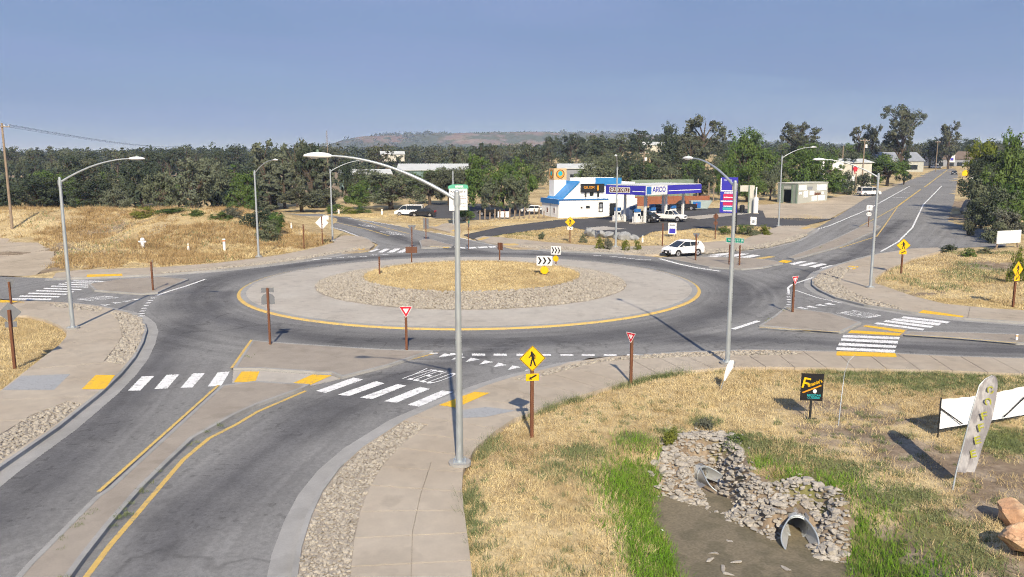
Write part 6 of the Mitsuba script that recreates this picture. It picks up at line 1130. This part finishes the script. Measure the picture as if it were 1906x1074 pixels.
def proto(kind, v, dens, lm):
    if (kind, v, dens) not in PROTO: PROTO[(kind, v, dens)] = crown(kind, hash_(kind) * 31 + v, dens)
    c, w_ = PROTO[(kind, v, dens)]
    if (kind, v, dens, lm) not in PROTO: PROTO[(kind, v, dens, lm)] = (ply(c, lm), ply(w_, 'bark'))
    return PROTO[(kind, v, dens, lm)]
def hash_(s): return sum(ord(c) * (i + 3) for i, c in enumerate(s)) % 97
def tree(name, label, cat, xyhw, kind, v, lm, dens=1.0, group=None, wood='trunk', drop=0.0, turn=None):
    x, y, h, w_ = xyhw; k = thing(name, label, cat, group); c, t_ = proto(kind, v, dens, lm); wid = 1.0
    z = tz(x, y); M = T().translate([x, y, z - drop]).rotate([0, 0, 1], turn if turn is not None else (x * 37 + y * 11) % 360).scale([w_ / wid, w_ / wid, h + drop])
    scene[k + '__crown'] = {**c, 'to_world': M}; scene[k + '__' + wood] = {**t_, 'to_world': M}
    return k
BIG = [
 ('oak_tree', 'large grey-green oak behind the golden mound, left of centre', (-61.1,152.0,10.6,10.7), 'oak', 1, 'leaf_pine'), ('oak_tree', 'smaller oak touching the left side of the large grey-green oak', (-66.7,150.0,8.3,7.1), 'oak', 2, 'leaf_oak'), ('oak_tree', 'pale low oak behind the mound with its crown at half height', (-72.6,146.0,5.3,6.1), 'oak', 3, 'leaf_pine'),
 ('oak_tree', 'dark rounded tree above the street lamp arm at left', (-80.1,172.0,9.6,8.2), 'oak', 4, 'leaf_dark'), ('oak_tree', 'dark oak behind the left street lamp', (-84.7,160.0,6.8,9.8), 'oak', 5, 'leaf_dark'), ('oak_tree', 'dark oak near the left picture edge behind the mound', (-94.9,160.0,7.4,11.9), 'oak', 1, 'leaf_dark'), ('oak_tree', 'broad dark oak at the left picture edge', (-101.0,156.0,6.8,10.6), 'oak', 2, 'leaf_dark'),
 ('pine_tree', 'tall pale pine with feathery double top right of the mound', (-51.6,166.0,14.0,7.4), 'gum', 1, 'leaf_pine'), ('pine_tree', 'pine of middle height in the dense pine group', (-46.9,164.0,11.2,7.3), 'pine', 2, 'leaf_pine'), ('pine_tree', 'thin tall pine in the middle of the pine group', (-45.4,168.0,14.0,5.5), 'gum', 3, 'leaf_pine'), ('pine_tree', 'dark pine at the right of the pine group', (-42.3,168.0,13.2,6.6), 'gum', 4, 'leaf_dark'), ('pine_tree', 'broad low pine at the right end of the pine group', (-38.8,166.0,9.6,6.8), 'pine', 5, 'leaf_pine'), ('pine_tree', 'low broad pine in front of the pine group', (-48.1,158.0,7.2,8.6), 'pine', 1, 'leaf_pine'), ('oak_tree', 'brownish oak in front of the pines by the road bend', (-40.7,154.0,5.2,9.4), 'oak', 6, 'leaf_gum'), ('oak_tree', 'brownish oak left of the pines behind the lamp', (-51.4,152.0,5.5,6.2), 'oak', 3, 'leaf_green'), ('oak_tree', 'small oak beside the far road bend under the pines', (-39.2,165.0,4.1,6.7), 'oak', 7, 'leaf_gum'),
 ('cypress_tree', 'dark narrow tree left of the big spreading oak', (-36.7,176.0,10.6,4.1), 'oak', 8, 'leaf_dark'), ('oak_tree', 'bushy green tree beside the far road lamp', (-30.7,160.0,5.6,6.1), 'oak', 4, 'leaf_green'), ('oak_tree', 'big spreading oak above the white van', (-24.0,158.0,7.3,12.6), 'oak', 9, 'leaf_oak'), ('oak_tree', 'green oak right of the big spreading oak', (-17.7,172.0,7.2,8.2), 'oak', 1, 'leaf_gum'), ('oak_tree', 'tree behind the tall white tenant board', (-13.5,170.0,7.9,7.1), 'oak', 5, 'leaf_gum'),
 ('oak_tree', 'tall bright-topped tree just right of the tenant board', (-5.6,152.0,10.7,7.2), 'oak', 2, 'leaf_green'), ('oak_tree', 'dark green tree in the middle of the row left of the store', (-1.6,150.0,9.2,6.5), 'oak', 3, 'leaf_green'), ('oak_tree', 'green tree directly left of the store tower', (2.9,158.0,9.9,7.5), 'oak', 6, 'leaf_green'), ('oak_tree', 'low tree between the row and the store', (0.7,146.0,7.1,5.9), 'oak', 7, 'leaf_oak'), ('oak_tree', 'low dark tree at the left of the row', (-3.8,147.0,6.6,5.0), 'oak', 8, 'leaf_oak'),
 ('oak_tree', 'dark tree on the golden hill above the store, leftmost', (17.2,380.0,14.4,11.3), 'oak', 1, 'leaf_dark'), ('oak_tree', 'dark tree on the golden hill above the store, second from left', (28.0,385.0,14.3,13.6), 'gum', 2, 'leaf_dark'), ('oak_tree', 'dark oak on the hill right of the store', (36.3,375.0,9.0,16.8), 'oak', 4, 'leaf_dark'), ('oak_tree', 'oak on the hill with golden grass below it', (45.9,372.0,8.4,16.7), 'oak', 5, 'leaf_dark'), ('oak_tree', 'tree on the skyline left of the flat roofed hill house', (61.5,390.0,11.8,10.6), 'gum', 1, 'leaf_dark'),
 ('oak_tree', 'large dark oak on the skyline behind the canopy', (51.2,262.0,16.5,10.3), 'oak', 2, 'leaf_dark'), ('gum_tree', 'tall feathery gum tree on the skyline, left of the bright green tree', (60.8,255.0,19.4,15.9), 'gum', 3, 'leaf_gum'), ('gum_tree', 'lower part gum tree beside the tall feathery one', (53.1,240.0,13.7,8.1), 'gum', 5, 'leaf_gum'), ('broadleaf_tree', 'large bright green tree behind the price pylon', (54.7,188.0,15.6,11.0), 'oak', 3, 'leaf_green'), ('willow_tree', 'drooping pale green tree left of the grey shed', (49.6,168.0,8.3,7.1), 'oak', 4, 'leaf_green'), ('broadleaf_tree', 'green tree behind the top of the price pylon', (45.7,172.0,9.0,5.1), 'oak', 9, 'leaf_green'), ('broadleaf_tree', 'dark small tree close to the shed left wall', (55.7,172.0,7.4,4.7), 'oak', 7, 'leaf_oak'),
 ('gum_tree', 'skyline gum tree with open crown above the grey shed', (106.1,300.0,18.0,15.9), 'gum', 4, 'leaf_gum'), ('broadleaf_tree', 'dense dark green tree behind the grey shed', (63.5,176.0,11.0,10.0), 'oak', 5, 'leaf_green'), ('broadleaf_tree', 'spreading low green tree right of the grey shed', (70.1,178.0,6.1,7.7), 'oak', 6, 'leaf_green'), ('broadleaf_tree', 'dark green tree left of the uphill road', (105.7,225.0,8.7,10.1), 'oak', 8, 'leaf_green'), ('cypress_tree', 'narrow dark conifer left of the uphill road', (113.8,232.0,9.6,4.1), 'pine', 3, 'leaf_dark'),
 ('gum_tree', 'skyline tree above the white shop', (142.0,330.0,18.9,9.0), 'gum', 1, 'leaf_gum'), ('gum_tree', 'bushy skyline tree right of the one above the white shop', (147.7,330.0,19.3,8.1), 'gum', 2, 'leaf_gum'), ('gum_tree', 'large bare-limbed gum tree at the road summit', (150.5,310.0,26.0,17.7), 'gum', 5, 'leaf_gum'), ('gum_tree', 'tall tree right of the summit pole', (196.0,360.0,20.5,13.7), 'gum', 3, 'leaf_gum'), ('oak_tree', 'dark tree filling the gap at the road summit', (194.0,372.0,13.6,12.6), 'oak', 2, 'leaf_dark'), ('oak_tree', 'dark tree behind the brown houses at the summit', (241.4,420.0,13.5,17.1), 'oak', 3, 'leaf_dark'), ('spiky_shrub', 'spiky shrub by the red leaf emblem', (79.7,190.0,5.6,4.4), 'shrub', 3, 'leaf_dark'),
 ('broadleaf_tree', 'wide dark green tree at the back of the right hedge mass', (80.9,132.0,10.2,9.8), 'oak', 9, 'leaf_dark'), ('broadleaf_tree', 'low spreading tree at the road side of the hedge mass', (66.4,112.0,6.8,5.3), 'oak', 6, 'leaf_oak'), ('broadleaf_tree', 'low green tree behind the mailbox', (62.9,100.0,4.9,5.4), 'oak', 8, 'leaf_green'), ('broadleaf_tree', 'yellow-green tree topping the hedge mass at right', (83.3,140.0,12.2,7.4), 'oak', 1, 'leaf_lime'), ('broadleaf_tree', 'tall green tree at the right picture edge', (80.3,128.0,13.4,7.5), 'oak', 2, 'leaf_green'), ('broadleaf_tree', 'dark tree in the hedge mass beside the uphill road', (74.3,126.0,9.4,6.5), 'oak', 3, 'leaf_dark'), ('broadleaf_tree', 'green tree in the middle of the right hedge mass', (71.9,116.0,8.5,6.9), 'oak', 4, 'leaf_green'), ('broadleaf_tree', 'grey-green tree low in the right hedge mass', (64.4,106.0,6.2,5.9), 'oak', 5, 'leaf_oak'), ('broadleaf_tree', 'dark green tree at the right edge above the billboard', (66.4,104.0,6.5,5.5), 'oak', 6, 'leaf_green'), ('broadleaf_tree', 'feathery grey shrub tree overhanging the white billboard', (60.9,98.0,4.0,4.4), 'oak', 7, 'leaf_grey')]
BIG += [('oak_tree', 'oak half hiding the left part of the long barn', (-35.6,212.0,6.1,6.3), 'oak', 3, 'leaf_oak'), ('oak_tree', 'oak half hiding the middle of the long barn', (-26.6,205.0,6.0,7.0), 'oak', 5, 'leaf_gum'), ('oak_tree', 'oak half hiding the right part of the long barn', (-13.9,208.0,7.0,6.8), 'oak', 7, 'leaf_oak'), ('oak_tree', 'small tree at the left end of the long barn', (-37.7,200.0,5.5,4.9), 'oak', 2, 'leaf_green')]
BIG += [('broadleaf_tree', 'round green tree before the left wall of the white shop', (77.8,199.0,5.8,7.8), 'oak', 2, 'leaf_green'), ('broadleaf_tree', 'low green tree before the middle of the white shop', (80.5,197.0,4.8,6.4), 'oak', 4, 'leaf_green'), ('broadleaf_tree', 'low dark tree before the right end of the white shop', (89.0,203.0,4.6,5.5), 'oak', 8, 'leaf_dark'), ('broadleaf_tree', 'green tree between the shop and the summit hall', (109.1,240.0,7.3,8.5), 'oak', 5, 'leaf_oak')]
for q in BIG: tree(q[0], q[1], 'tree', *q[2:], dens=1.15, drop=0.4)
SHR = [('round green shrub at the crest of the golden mound', (-44.6,112.0,0.9,4.0), 'leaf_green'), ('large dark green shrub at the right of the mound', (-34.4,108.0,3.1,5.4), 'leaf_dark'), ('green shrub right of the mound behind the lamp', (-31.6,106.0,3.2,3.3), 'leaf_green'), ('low shrub at the right foot of the mound', (-31.0,101.0,2.8,3.7), 'leaf_oak'), ('shrub left of the large dark shrub', (-40.4,110.0,1.1,3.7), 'leaf_green'), ('shrub at the back edge of the mound below the large oak', (-49.5,116.0,0.9,4.7), 'leaf_green'), ('pale dry shrub among the mound shrubs', (-39.8,113.0,1.5,3.1), 'leaf_grey'), ('shrub at the back of the mound, centre left', (-54.0,117.0,1.7,3.8), 'leaf_lime'),
 ('dark shrub at the foot of the big spreading oak', (-28.5,150.0,1.2,4.5), 'leaf_green'), ('round bush beside the tenant board post', (-7.6,132.0,2.3,3.0), 'leaf_green'), ('shrub by the far road marker', (-33.2,150.0,1.8,4.1), 'leaf_green'), ('yellowish shrub near the far road lamp', (-30.3,148.0,1.5,3.0), 'leaf_lime'),
 ('green bush among the forecourt boulders, left of the lamp', (10.4,93.0,1.6,1.4), 'leaf_lime'), ('grey-green bush among the forecourt boulders', (11.2,92.0,1.6,1.1), 'leaf_grey'), ('low bush right of the forecourt lamp', (13.1,91.0,1.4,1.0), 'leaf_lime'), ('dry bush near the white verge marker', (14.6,92.0,1.3,1.1), 'leaf_lime'), ('low bush at the left end of the boulder row', (9.0,100.0,1.3,1.1), 'leaf_oak'), ('small bush on the verge below the store', (3.9,104.0,1.1,1.0), 'leaf_oak'),
 ('dark green hedge bush right of the price pylon post', (31.3,107.0,1.5,2.3), 'leaf_green'), ('hedge bush left of the pale blue poster', (32.1,106.0,1.5,2.0), 'leaf_oak'), ('hedge bush right of the pale blue poster', (34.2,107.0,1.4,2.5), 'leaf_lime'), ('hedge bush left of the price pylon post', (28.8,107.0,1.3,1.7), 'leaf_green'),
 ('dark low bush beside the right driveway', (48.8,88.0,0.9,1.7), 'leaf_dark'), ('round green bush beneath the billboard', (48.8,84.0,1.0,1.8), 'leaf_green'), ('brown-green bush by the leaning billboard leg', (51.7,86.0,0.8,1.8), 'leaf_oak'), ('grey bush left of the right hedge mass', (65.4,112.0,3.5,2.3), 'leaf_grey'), ('reddish low bush by the mailbox', (60.0,104.0,2.1,1.8), 'leaf_gum'), ('green bush right of the mailbox', (59.0,96.0,2.6,3.5), 'leaf_oak'), ('tall grass bush on the bank at right edge', (42.5,66.0,3.1,1.5), 'leaf_lime'),
 ('tuft of weeds on the verge beside the riprap, left', (5.8,27.6,0.8,0.6), 'leaf_lime'), ('bluish weed clump on the verge above the riprap', (7.4,29.2,0.6,0.7), 'leaf_grey'), ('green weed clump right above the farther culvert', (8.2,27.6,0.5,1.1), 'leaf_green')]
for n_, q in enumerate(SHR): tree('shrub', q[0], 'shrub', q[1], 'shrub', n_ % 4, q[2], dens=1.0, wood='stem', drop=0.1)
# wooded country behind
r_ = np.random.default_rng(21)
def wood_zone(n, xr, yr, label, group, mats, hr, kinds=('oak', 'oak', 'gum', 'pine'), name='wood_tree', dens=0.72):
    c = 0; tries = 0
    while c < n and tries < 6000:
        tries += 1
        y = math.sqrt(r_.uniform(yr[0] ** 2, yr[1] ** 2)); x = y * r_.uniform(*xr)
        if 0.40 < x / y < 0.60 and y < 420 and abs((x - 195) - (y - 356) * .56) < 26: continue
        if ALLPAVED.distance(Point(x, y)) < 5: continue
        h = r_.uniform(*hr); kd = kinds[int(r_.integers(len(kinds)))]
        lm_ = mats[int(r_.integers(len(mats)))]; tree(name, {'oak': 'rounded ', 'gum': 'loose-crowned ', 'pine': 'pointed '}[kd] + {'leaf_dark': 'very dark', 'leaf_oak': 'grey-green', 'leaf_gum': 'dull brownish green', 'leaf_green': 'bright green'}[lm_] + ' tree ' + label, 'tree', (x, y, h, h * (r_.uniform(.8, 1.25) if kd == 'oak' else r_.uniform(.5, .75))), kd, int(r_.integers(1, 5)), lm_, dens=dens, group=group); c += 1
wood_zone(128, (-.72, -.24), (185, 540), 'in the dense wooded hillside at left', 'trees of the left hillside', ('leaf_dark', 'leaf_oak', 'leaf_dark', 'leaf_gum'), (7, 12))
wood_zone(60, (-.26, .10), (255, 540), 'in the wood behind the store and long barn', 'trees of the middle wood', ('leaf_dark', 'leaf_oak', 'leaf_gum'), (8, 13))
wood_zone(30, (.09, .30), (300, 540), 'scattered on the golden hill behind the canopy', 'oaks of the golden hill', ('leaf_dark', 'leaf_oak'), (8, 12), ('oak',))
wood_zone(34, (.30, .68), (250, 520), 'in the wood beyond the grey shed and uphill road', 'trees of the right wood', ('leaf_dark', 'leaf_oak', 'leaf_gum', 'leaf_green'), (8, 12))
wood_zone(30, (-.74, -.22), (172, 200), 'just behind the golden mound', 'trees behind the golden mound', ('leaf_oak', 'leaf_dark', 'leaf_gum', 'leaf_green'), (5.5, 9), name='hedgerow_tree', dens=.9)
wood_zone(52, (.02, .28), (185, 300), 'in the broken row behind the store and canopy', 'trees behind the store', ('leaf_oak', 'leaf_green', 'leaf_dark', 'leaf_oak'), (5, 8.5), ('oak',), name='row_tree', dens=.85)
wood_zone(40, (.27, .425), (185, 300), 'around the back of the grey shed', 'trees behind the grey shed', ('leaf_oak', 'leaf_green', 'leaf_dark'), (6.5, 10), ('oak', 'gum'), name='shed_tree', dens=.85)
wood_zone(14, (-.21, -.04), (165, 230), 'between the far road and the long barn', 'trees before the long barn', ('leaf_oak', 'leaf_green', 'leaf_gum'), (4.5, 7), ('oak',), name='barn_tree', dens=.9)
wood_zone(18, (.425, .505), (235, 345), 'beside the left edge of the uphill road summit', 'trees left of the summit', ('leaf_oak', 'leaf_green', 'leaf_dark'), (5, 9), ('oak', 'gum'), name='summit_tree', dens=.85)
wood_zone(16, (.585, .74), (140, 340), 'right of the uphill road beyond the hedge mass', 'trees right of the uphill road', ('leaf_oak', 'leaf_green', 'leaf_dark'), (6, 10), ('oak',), name='roadside_tree', dens=.85)
wood_zone(14, (.44, .62), (425, 500), 'behind the houses at the road summit', 'trees behind the summit', ('leaf_oak', 'leaf_dark', 'leaf_gum'), (9, 13), ('oak', 'gum'), name='crest_tree', dens=.8)
# far forest that reads as one mass, and dots of scrub on the table hill
def forest(n, xr, yr, hr, seed, zf):
    r = np.random.default_rng(seed); y = np.sqrt(r.uniform(yr[0] ** 2, yr[1] ** 2, n)); x = y * r.uniform(xr[0], xr[1], n); z = zf(x, y); h = r.uniform(*hr, n)
    m = 7; d = r.normal(size=(n, m, 3)); d /= np.linalg.norm(d, axis=2, keepdims=True); C = np.stack([x, y, z + h * .5], -1)[:, None] + d * (h * .42)[:, None, None] * np.array([1.15, 1.15, .9]); C = C.reshape(-1, 3)
    return leaves(C, np.repeat(h * .26, m), 16, 1.0, r, .8, d.reshape(-1, 3)) if hr[1] > 12 else leaves(C, np.repeat(h * .26, m), 14, .75, r, .8, d.reshape(-1, 3))
stuff('forest', 'far dark woods on the rising ground that read as one mass', 'forest', forest(1500, (-.85, .8), (560, 1000), (9, 14), 4, lambda x, y: T_full(x, y)), 'leaf_dark')
from scipy.interpolate import RegularGridInterpolator
hz_i = RegularGridInterpolator((hy, hx), HZ, bounds_error=False, fill_value=0)
stuff('undergrowth', 'dark brush under the trees of the left and middle woods', 'undergrowth', cat_m([trimesh.Trimesh(*q, process=False) for q in (forest(800, (-.74, -.22), (162, 560), (2.5, 6), 14, lambda x, y: T_full(x, y) - 1), forest(260, (-.24, .02), (250, 560), (2.5, 6), 15, lambda x, y: T_full(x, y) - 1))]), 'leaf_dark')
hv = np.random.default_rng(8).uniform([-1500, 2700], [1900, 3500], (2600, 2)); hv = hv[meshkit.fbm(np.c_[hv / 210, hv[:, :1] * 0], 3, 5) > 0.50]
def hill_scrub():
    r = np.random.default_rng(9); C = np.c_[hv, hz_i(hv[:, ::-1]) + 5]; h = r.uniform(5, 13, len(C)); return leaves(C, h, 20, 3.0, r, .8)
stuff('hill_scrub', 'dark trees dotted over the far reddish table hill', 'forest', hill_scrub(), 'leaf_dark')

# ------------------------------------------------------------------ grass
def blades(x, y, z, h, wd, r, lean=.45):
    n = len(x); a = r.uniform(0, 2 * np.pi, n); c, s = np.cos(a), np.sin(a); ln = r.normal(0, lean, (n, 2)); wid = wd * r.uniform(.6, 1.4, n)
    B0, B1 = np.c_[x - c * wid, y - s * wid, z - .03], np.c_[x + c * wid, y + s * wid, z - .03]; hh = h * r.uniform(.5, 1.3, n)
    tip = np.c_[x + ln[:, 0] * hh, y + ln[:, 1] * hh, z + hh * np.clip(1 - .35 * (ln ** 2).sum(1), .3, 1)]
    V = np.stack([B0, B1, tip], 1).reshape(-1, 3); k = np.arange(n) * 3
    return V, np.c_[k, k + 1, k + 2]
near_grass = Polygon([(-0.93,17.30),(-1.36,21.69),(-1.63,25.06),(-1.33,27.04),(-0.67,28.84),(0.09,30.42),(1.07,31.52),(2.05,32.69),(3.57,34.12),(5.25,35.67),(6.44,36.80),(8.17,37.59),(10.78,38.41),(12.80,38.41),(15.90,38.26),(18.96,37.95),(21.24,37.80),(23.32,37.35),(26.94,36.77)] + [(40, 30), (24, 12), (2, 12)]).buffer(-0.03)
def grow(k, label, cat, pts, keep, h, wd, m, lean=.45, seed=1, zf=gz):
    r = np.random.default_rng(seed); x, y = pts[keep, 0], pts[keep, 1]; hh = h[keep] if hasattr(h, '__len__') else h
    stuff(k, label, cat, blades(x, y, zf(x, y), hh, wd, r, lean), m)
def clump(p, f, oct_=4, seed=0): return meshkit.fbm(np.c_[p * f, p[:, :1] * 0], oct_, seed)
P_ = scatter(near_grass, 330000, 31); r_ = np.random.default_rng(41)
g_, d_ = masks(P_[:, 0], P_[:, 1]); inr = shapely.contains_xy(RIPRAP.buffer(.05), P_[:, 0], P_[:, 1]) | shapely.contains_xy(MUD.buffer(.12), P_[:, 0], P_[:, 1]); dm = shapely.distance(shapely.points(P_), MUD); u_ = r_.random(len(P_)); LUSH = [((10.13,21.72), 1.0, 1), ((9.45,19.35), 1.0, 1), ((10.44,24.05), .8, .8), ((9.25,24.57), .7, .8), ((8.50,25.53), .5, .9), ((4.54,27.58), .8, .7)]
lush = u_ < np.maximum(sstep(2.3, .7, dm - .25 + 1.3 * (clump(P_, .8, 4, 9) - .5)), spots(P_[:, 0], P_[:, 1], LUSH) * (.4 + clump(P_, 1.2, 3, 19)))
cl = clump(P_, 1.7, 3, 2)
grow('dry_grass', 'dry straw-coloured grass covering the near verge', 'grass', P_, ~inr & ~lush & (u_ > .05 + .95 * np.clip(d_, 0, 1) * .85) & (g_ < .42 + .3 * (u_ - .5)) & (u_ < .35 + cl), .10 + .17 * cl, .011, 'blade_dry', .8, 51)
grow('green_grass', 'lush bright green grass lining the ditch', 'grass', P_, ~inr & lush & (u_ < .9), .14 + .30 * cl, .012, 'blade_green', .42, 52)
grow('weeds', 'olive green weeds scattered over the near verge', 'weeds', P_, ~inr & ~lush & (g_ > .36 + .3 * (u_ - .5)) & (u_ < .25 + .9 * cl), .09 + .16 * cl, .014, 'blade_weed', .6, 53)
edge = LineString([(-0.94,17.53),(-1.36,21.69),(-1.59,24.70),(-1.32,26.83),(-0.67,28.73),(0.09,30.22),(1.06,31.38),(2.04,32.54),(3.55,33.95),(5.22,35.49),(6.42,36.68),(8.14,37.45),(10.74,38.26)])
def tufts(n, poly, dens, per, rad, h, wd, m, k, label, seed, lean=.5, zf=gz, cat='grass'):
    """n clumps of blades; dens(points) is the chance that a clump stands"""
    r = np.random.default_rng(seed); c = scatter(poly, n, seed); c = c[r.random(n) < dens(c)]; s = r.uniform(.5, 1.5, len(c)); q = np.repeat(c, per, 0); S = np.repeat(s, per)
    a, d = r.uniform(0, 6.283, len(q)), np.sqrt(r.random(len(q))) * rad * S; x, y = q[:, 0] + np.cos(a) * d, q[:, 1] + np.sin(a) * d
    stuff(k, label, cat, blades(x, y, zf(x, y), h * S * (1.15 - .6 * d / (rad * S)), wd, r, lean), m)
tufts(520, edge.buffer(.42), lambda p: np.where(shapely.contains_xy(SW['near'].buffer(-.12), p[:, 0], p[:, 1]), 0, .08 + .92 * sstep(.42, .6, clump(p, .55, 3, 7))), 46, .20, .42, .009, 'blade_weed', 'edge_weeds', 'taller grey-green weeds along the sidewalk edge', 54, .35, cat='weeds')
notbank = lambda p: (shapely.distance(shapely.points(p), RIPRAP.union(MUD)) > .25)
tufts(2600, near_grass, lambda p: notbank(p) * np.clip(.95 * sstep(.40, .62, clump(p, .28, 4, 15)) + .8 * masks(p[:, 0], p[:, 1])[0], 0.03, 1), 44, .15, .20, .010, 'blade_weed', 'verge_tufts', 'dull green weed tufts dotted through the dry verge', 62, .6, cat='weeds')
tufts(3000, near_grass, lambda p: notbank(p) * np.clip(sstep(.40, .60, clump(p, .33, 4, 18)) - .6 * masks(p[:, 0], p[:, 1])[1], 0.02, 1), 40, .16, .26, .009, 'blade_dry', 'straw_tufts', 'tall straw tufts standing in the dry verge', 63, .6)
I_ = scatter(CENTRE.buffer(9.25), 60000, 35); grow('island_grass', 'short dry golden grass on the central island', 'grass', I_, np.hypot(I_[:, 0] - CX, I_[:, 1] - CY) < 9.0 + .5 * clump(I_, .8, 3, 3), .16, .022, 'blade_dry', .8, 55, dome)
left_g = Polygon([(-34.06,51.71),(-32.38,51.90),(-30.41,50.54),(-28.33,48.60),(-26.91,46.87),(-26.07,45.26),(-25.37,43.35),(-24.16,38.88),(-23.36,35.94),(-22.88,34.20),(-22.89,31.45),(-36.92,51.71)]).buffer(-.05)
G_ = scatter(left_g, 30000, 36); grow('left_verge_grass', 'short dry golden grass on the left corner verge', 'grass', G_, np.ones(len(G_), bool), .14, .02, 'blade_dry', .8, 56)
mound = Polygon([(-48.12,69.28),(-44.60,76.43),(-40.85,75.26),(-34.32,76.82),(-30.29,80.13),(-27.29,84.68),(-24.42,92.55),(-23.10,101.30),(-26.84,111.85)] + [(-33, 118), (-60, 135), (-95, 135), (-95, 90)]).difference(YARD)
H_ = scatter(mound, 95000, 37); ch = clump(H_, .35, 4, 4); grow('mound_grass', 'tall golden dry grass over the left mound', 'grass', H_, np.random.default_rng(6).random(len(H_)) < .15 + ch, .12 + .62 * np.clip(ch - .3, 0, .5), .04, 'blade_dry', .5, 57)
tufts(5600, mound, lambda p: np.clip(.06 + sstep(.42, .58, clump(p, .10, 4, 21)), .02, 1), 34, .6, .62, .035, 'blade_straw', 'mound_tufts', 'brown bushy grass clumps over the left mound', 64, .5)
H2 = scatter(mound, 9000, 38); ch = clump(H2, .16, 4, 8); grow('mound_weeds', 'olive weeds dotted over the left mound', 'weeds', H2, ch > .58, .45, .05, 'blade_weed', .5, 58)
right_g = Polygon([(48.22,87.94),(41.72,82.10),(35.88,74.88),(32.36,69.61),(30.94,66.48),(30.71,59.98),(31.32,56.51),(33.65,54.62),(38.20,52.84),(61.98,86.80)]).buffer(-.1)
G2 = scatter(right_g, 45000, 39); g2, d2 = masks(G2[:, 0], G2[:, 1]); cg = clump(G2, .5, 4, 6); grow('bank_grass', 'dry golden grass on the right bank', 'grass', G2, (np.random.default_rng(5).random(len(G2)) < .3 + cg) & (d2 < .55), .14 + .3 * np.clip(cg - .35, 0, .4), .028, 'blade_dry', .7, 59)
grow('bank_weeds', 'olive weeds on the right bank', 'weeds', G2[:14000], (clump(G2[:14000], .22, 4, 12) > .55), .35, .03, 'blade_weed', .5, 60)
far_g = unary_union([Polygon([(-1.31,106.93),(4.01,101.56),(8.92,97.76),(13.63,95.75),(18.32,96.39),(23.31,98.66),(30.13,102.07),(33.84,108.74),(38.18,115.52),(37.91,117.11),(31.36,119.44),(23.70,112.58),(19.85,111.55),(16.45,103.37),(15.27,103.48),(11.98,112.36),(8.41,120.34),(3.76,115.39),(-1.35,110.23)]), Polygon([(-6.48,114.98),(-2.36,124.03),(4.19,131.44),(4.34,136.41),(-2.94,131.32),(-7.09,122.87)]), Polygon([(-35.38,148.07),(-23.48,148.90),(-16.04,136.85),(-13.76,124.45),(-23.61,137.78)]), Polygon([(42.42,132.72),(46.84,126.36),(54.36,132.24),(50.70,136.92)])])
G3 = scatter(far_g, 42000, 40); cg = clump(G3, .4, 4, 6); grow('far_verge_grass', 'dry golden grass on the verge before the forecourt', 'grass', G3, np.random.default_rng(4).random(len(G3)) < .2 + cg, .14 + .4 * np.clip(cg - .4, 0, .4), .035, 'blade_dry', .6, 61)

JW = [[(-10.93,17.90),(-11.12,19.30),(-11.29,21.04),(-11.57,23.51),(-11.63,25.63),(-11.70,27.91),(-11.33,30.09)], [(-11.99,18.40),(-12.17,20.71),(-12.51,22.83)], [(-12.64,27.25),(-12.67,28.73)], [(-14.15,42.84),(-13.66,39.31)], [(-8.09,36.97),(-8.85,36.87)], [(-10.44,32.77),(-10.84,31.88)], [(19.59,85.17),(25.56,83.73)], [(32.78,87.86),(40.79,98.75)], [(15.48,48.60),(19.62,55.03)]]
jp = []; r_ = np.random.default_rng(70)
for q in JW:
    L = LineString(q); n_ = int(L.length * 3.2)
    for s_ in r_.random(n_) ** 1.0 * L.length:
        if meshkit.noise(np.array([s_ * .9, len(q), 0.])) > .5: c = L.interpolate(s_); jp.append((c.x + r_.normal(0, .10), c.y + r_.normal(0, .06)))
jp = np.repeat(np.array(jp), 26, 0); a, d = r_.uniform(0, 6.28, len(jp)), np.sqrt(r_.random(len(jp))) * .09; jx, jy = jp[:, 0] + np.cos(a) * d * 1.5, jp[:, 1] + np.sin(a) * d
stuff('joint_weeds', 'small dark weeds growing along the island kerb joints', 'weeds', blades(jx, jy, T_base(jx, jy) + .125, .08, .010, r_, .8), 'blade_weed')
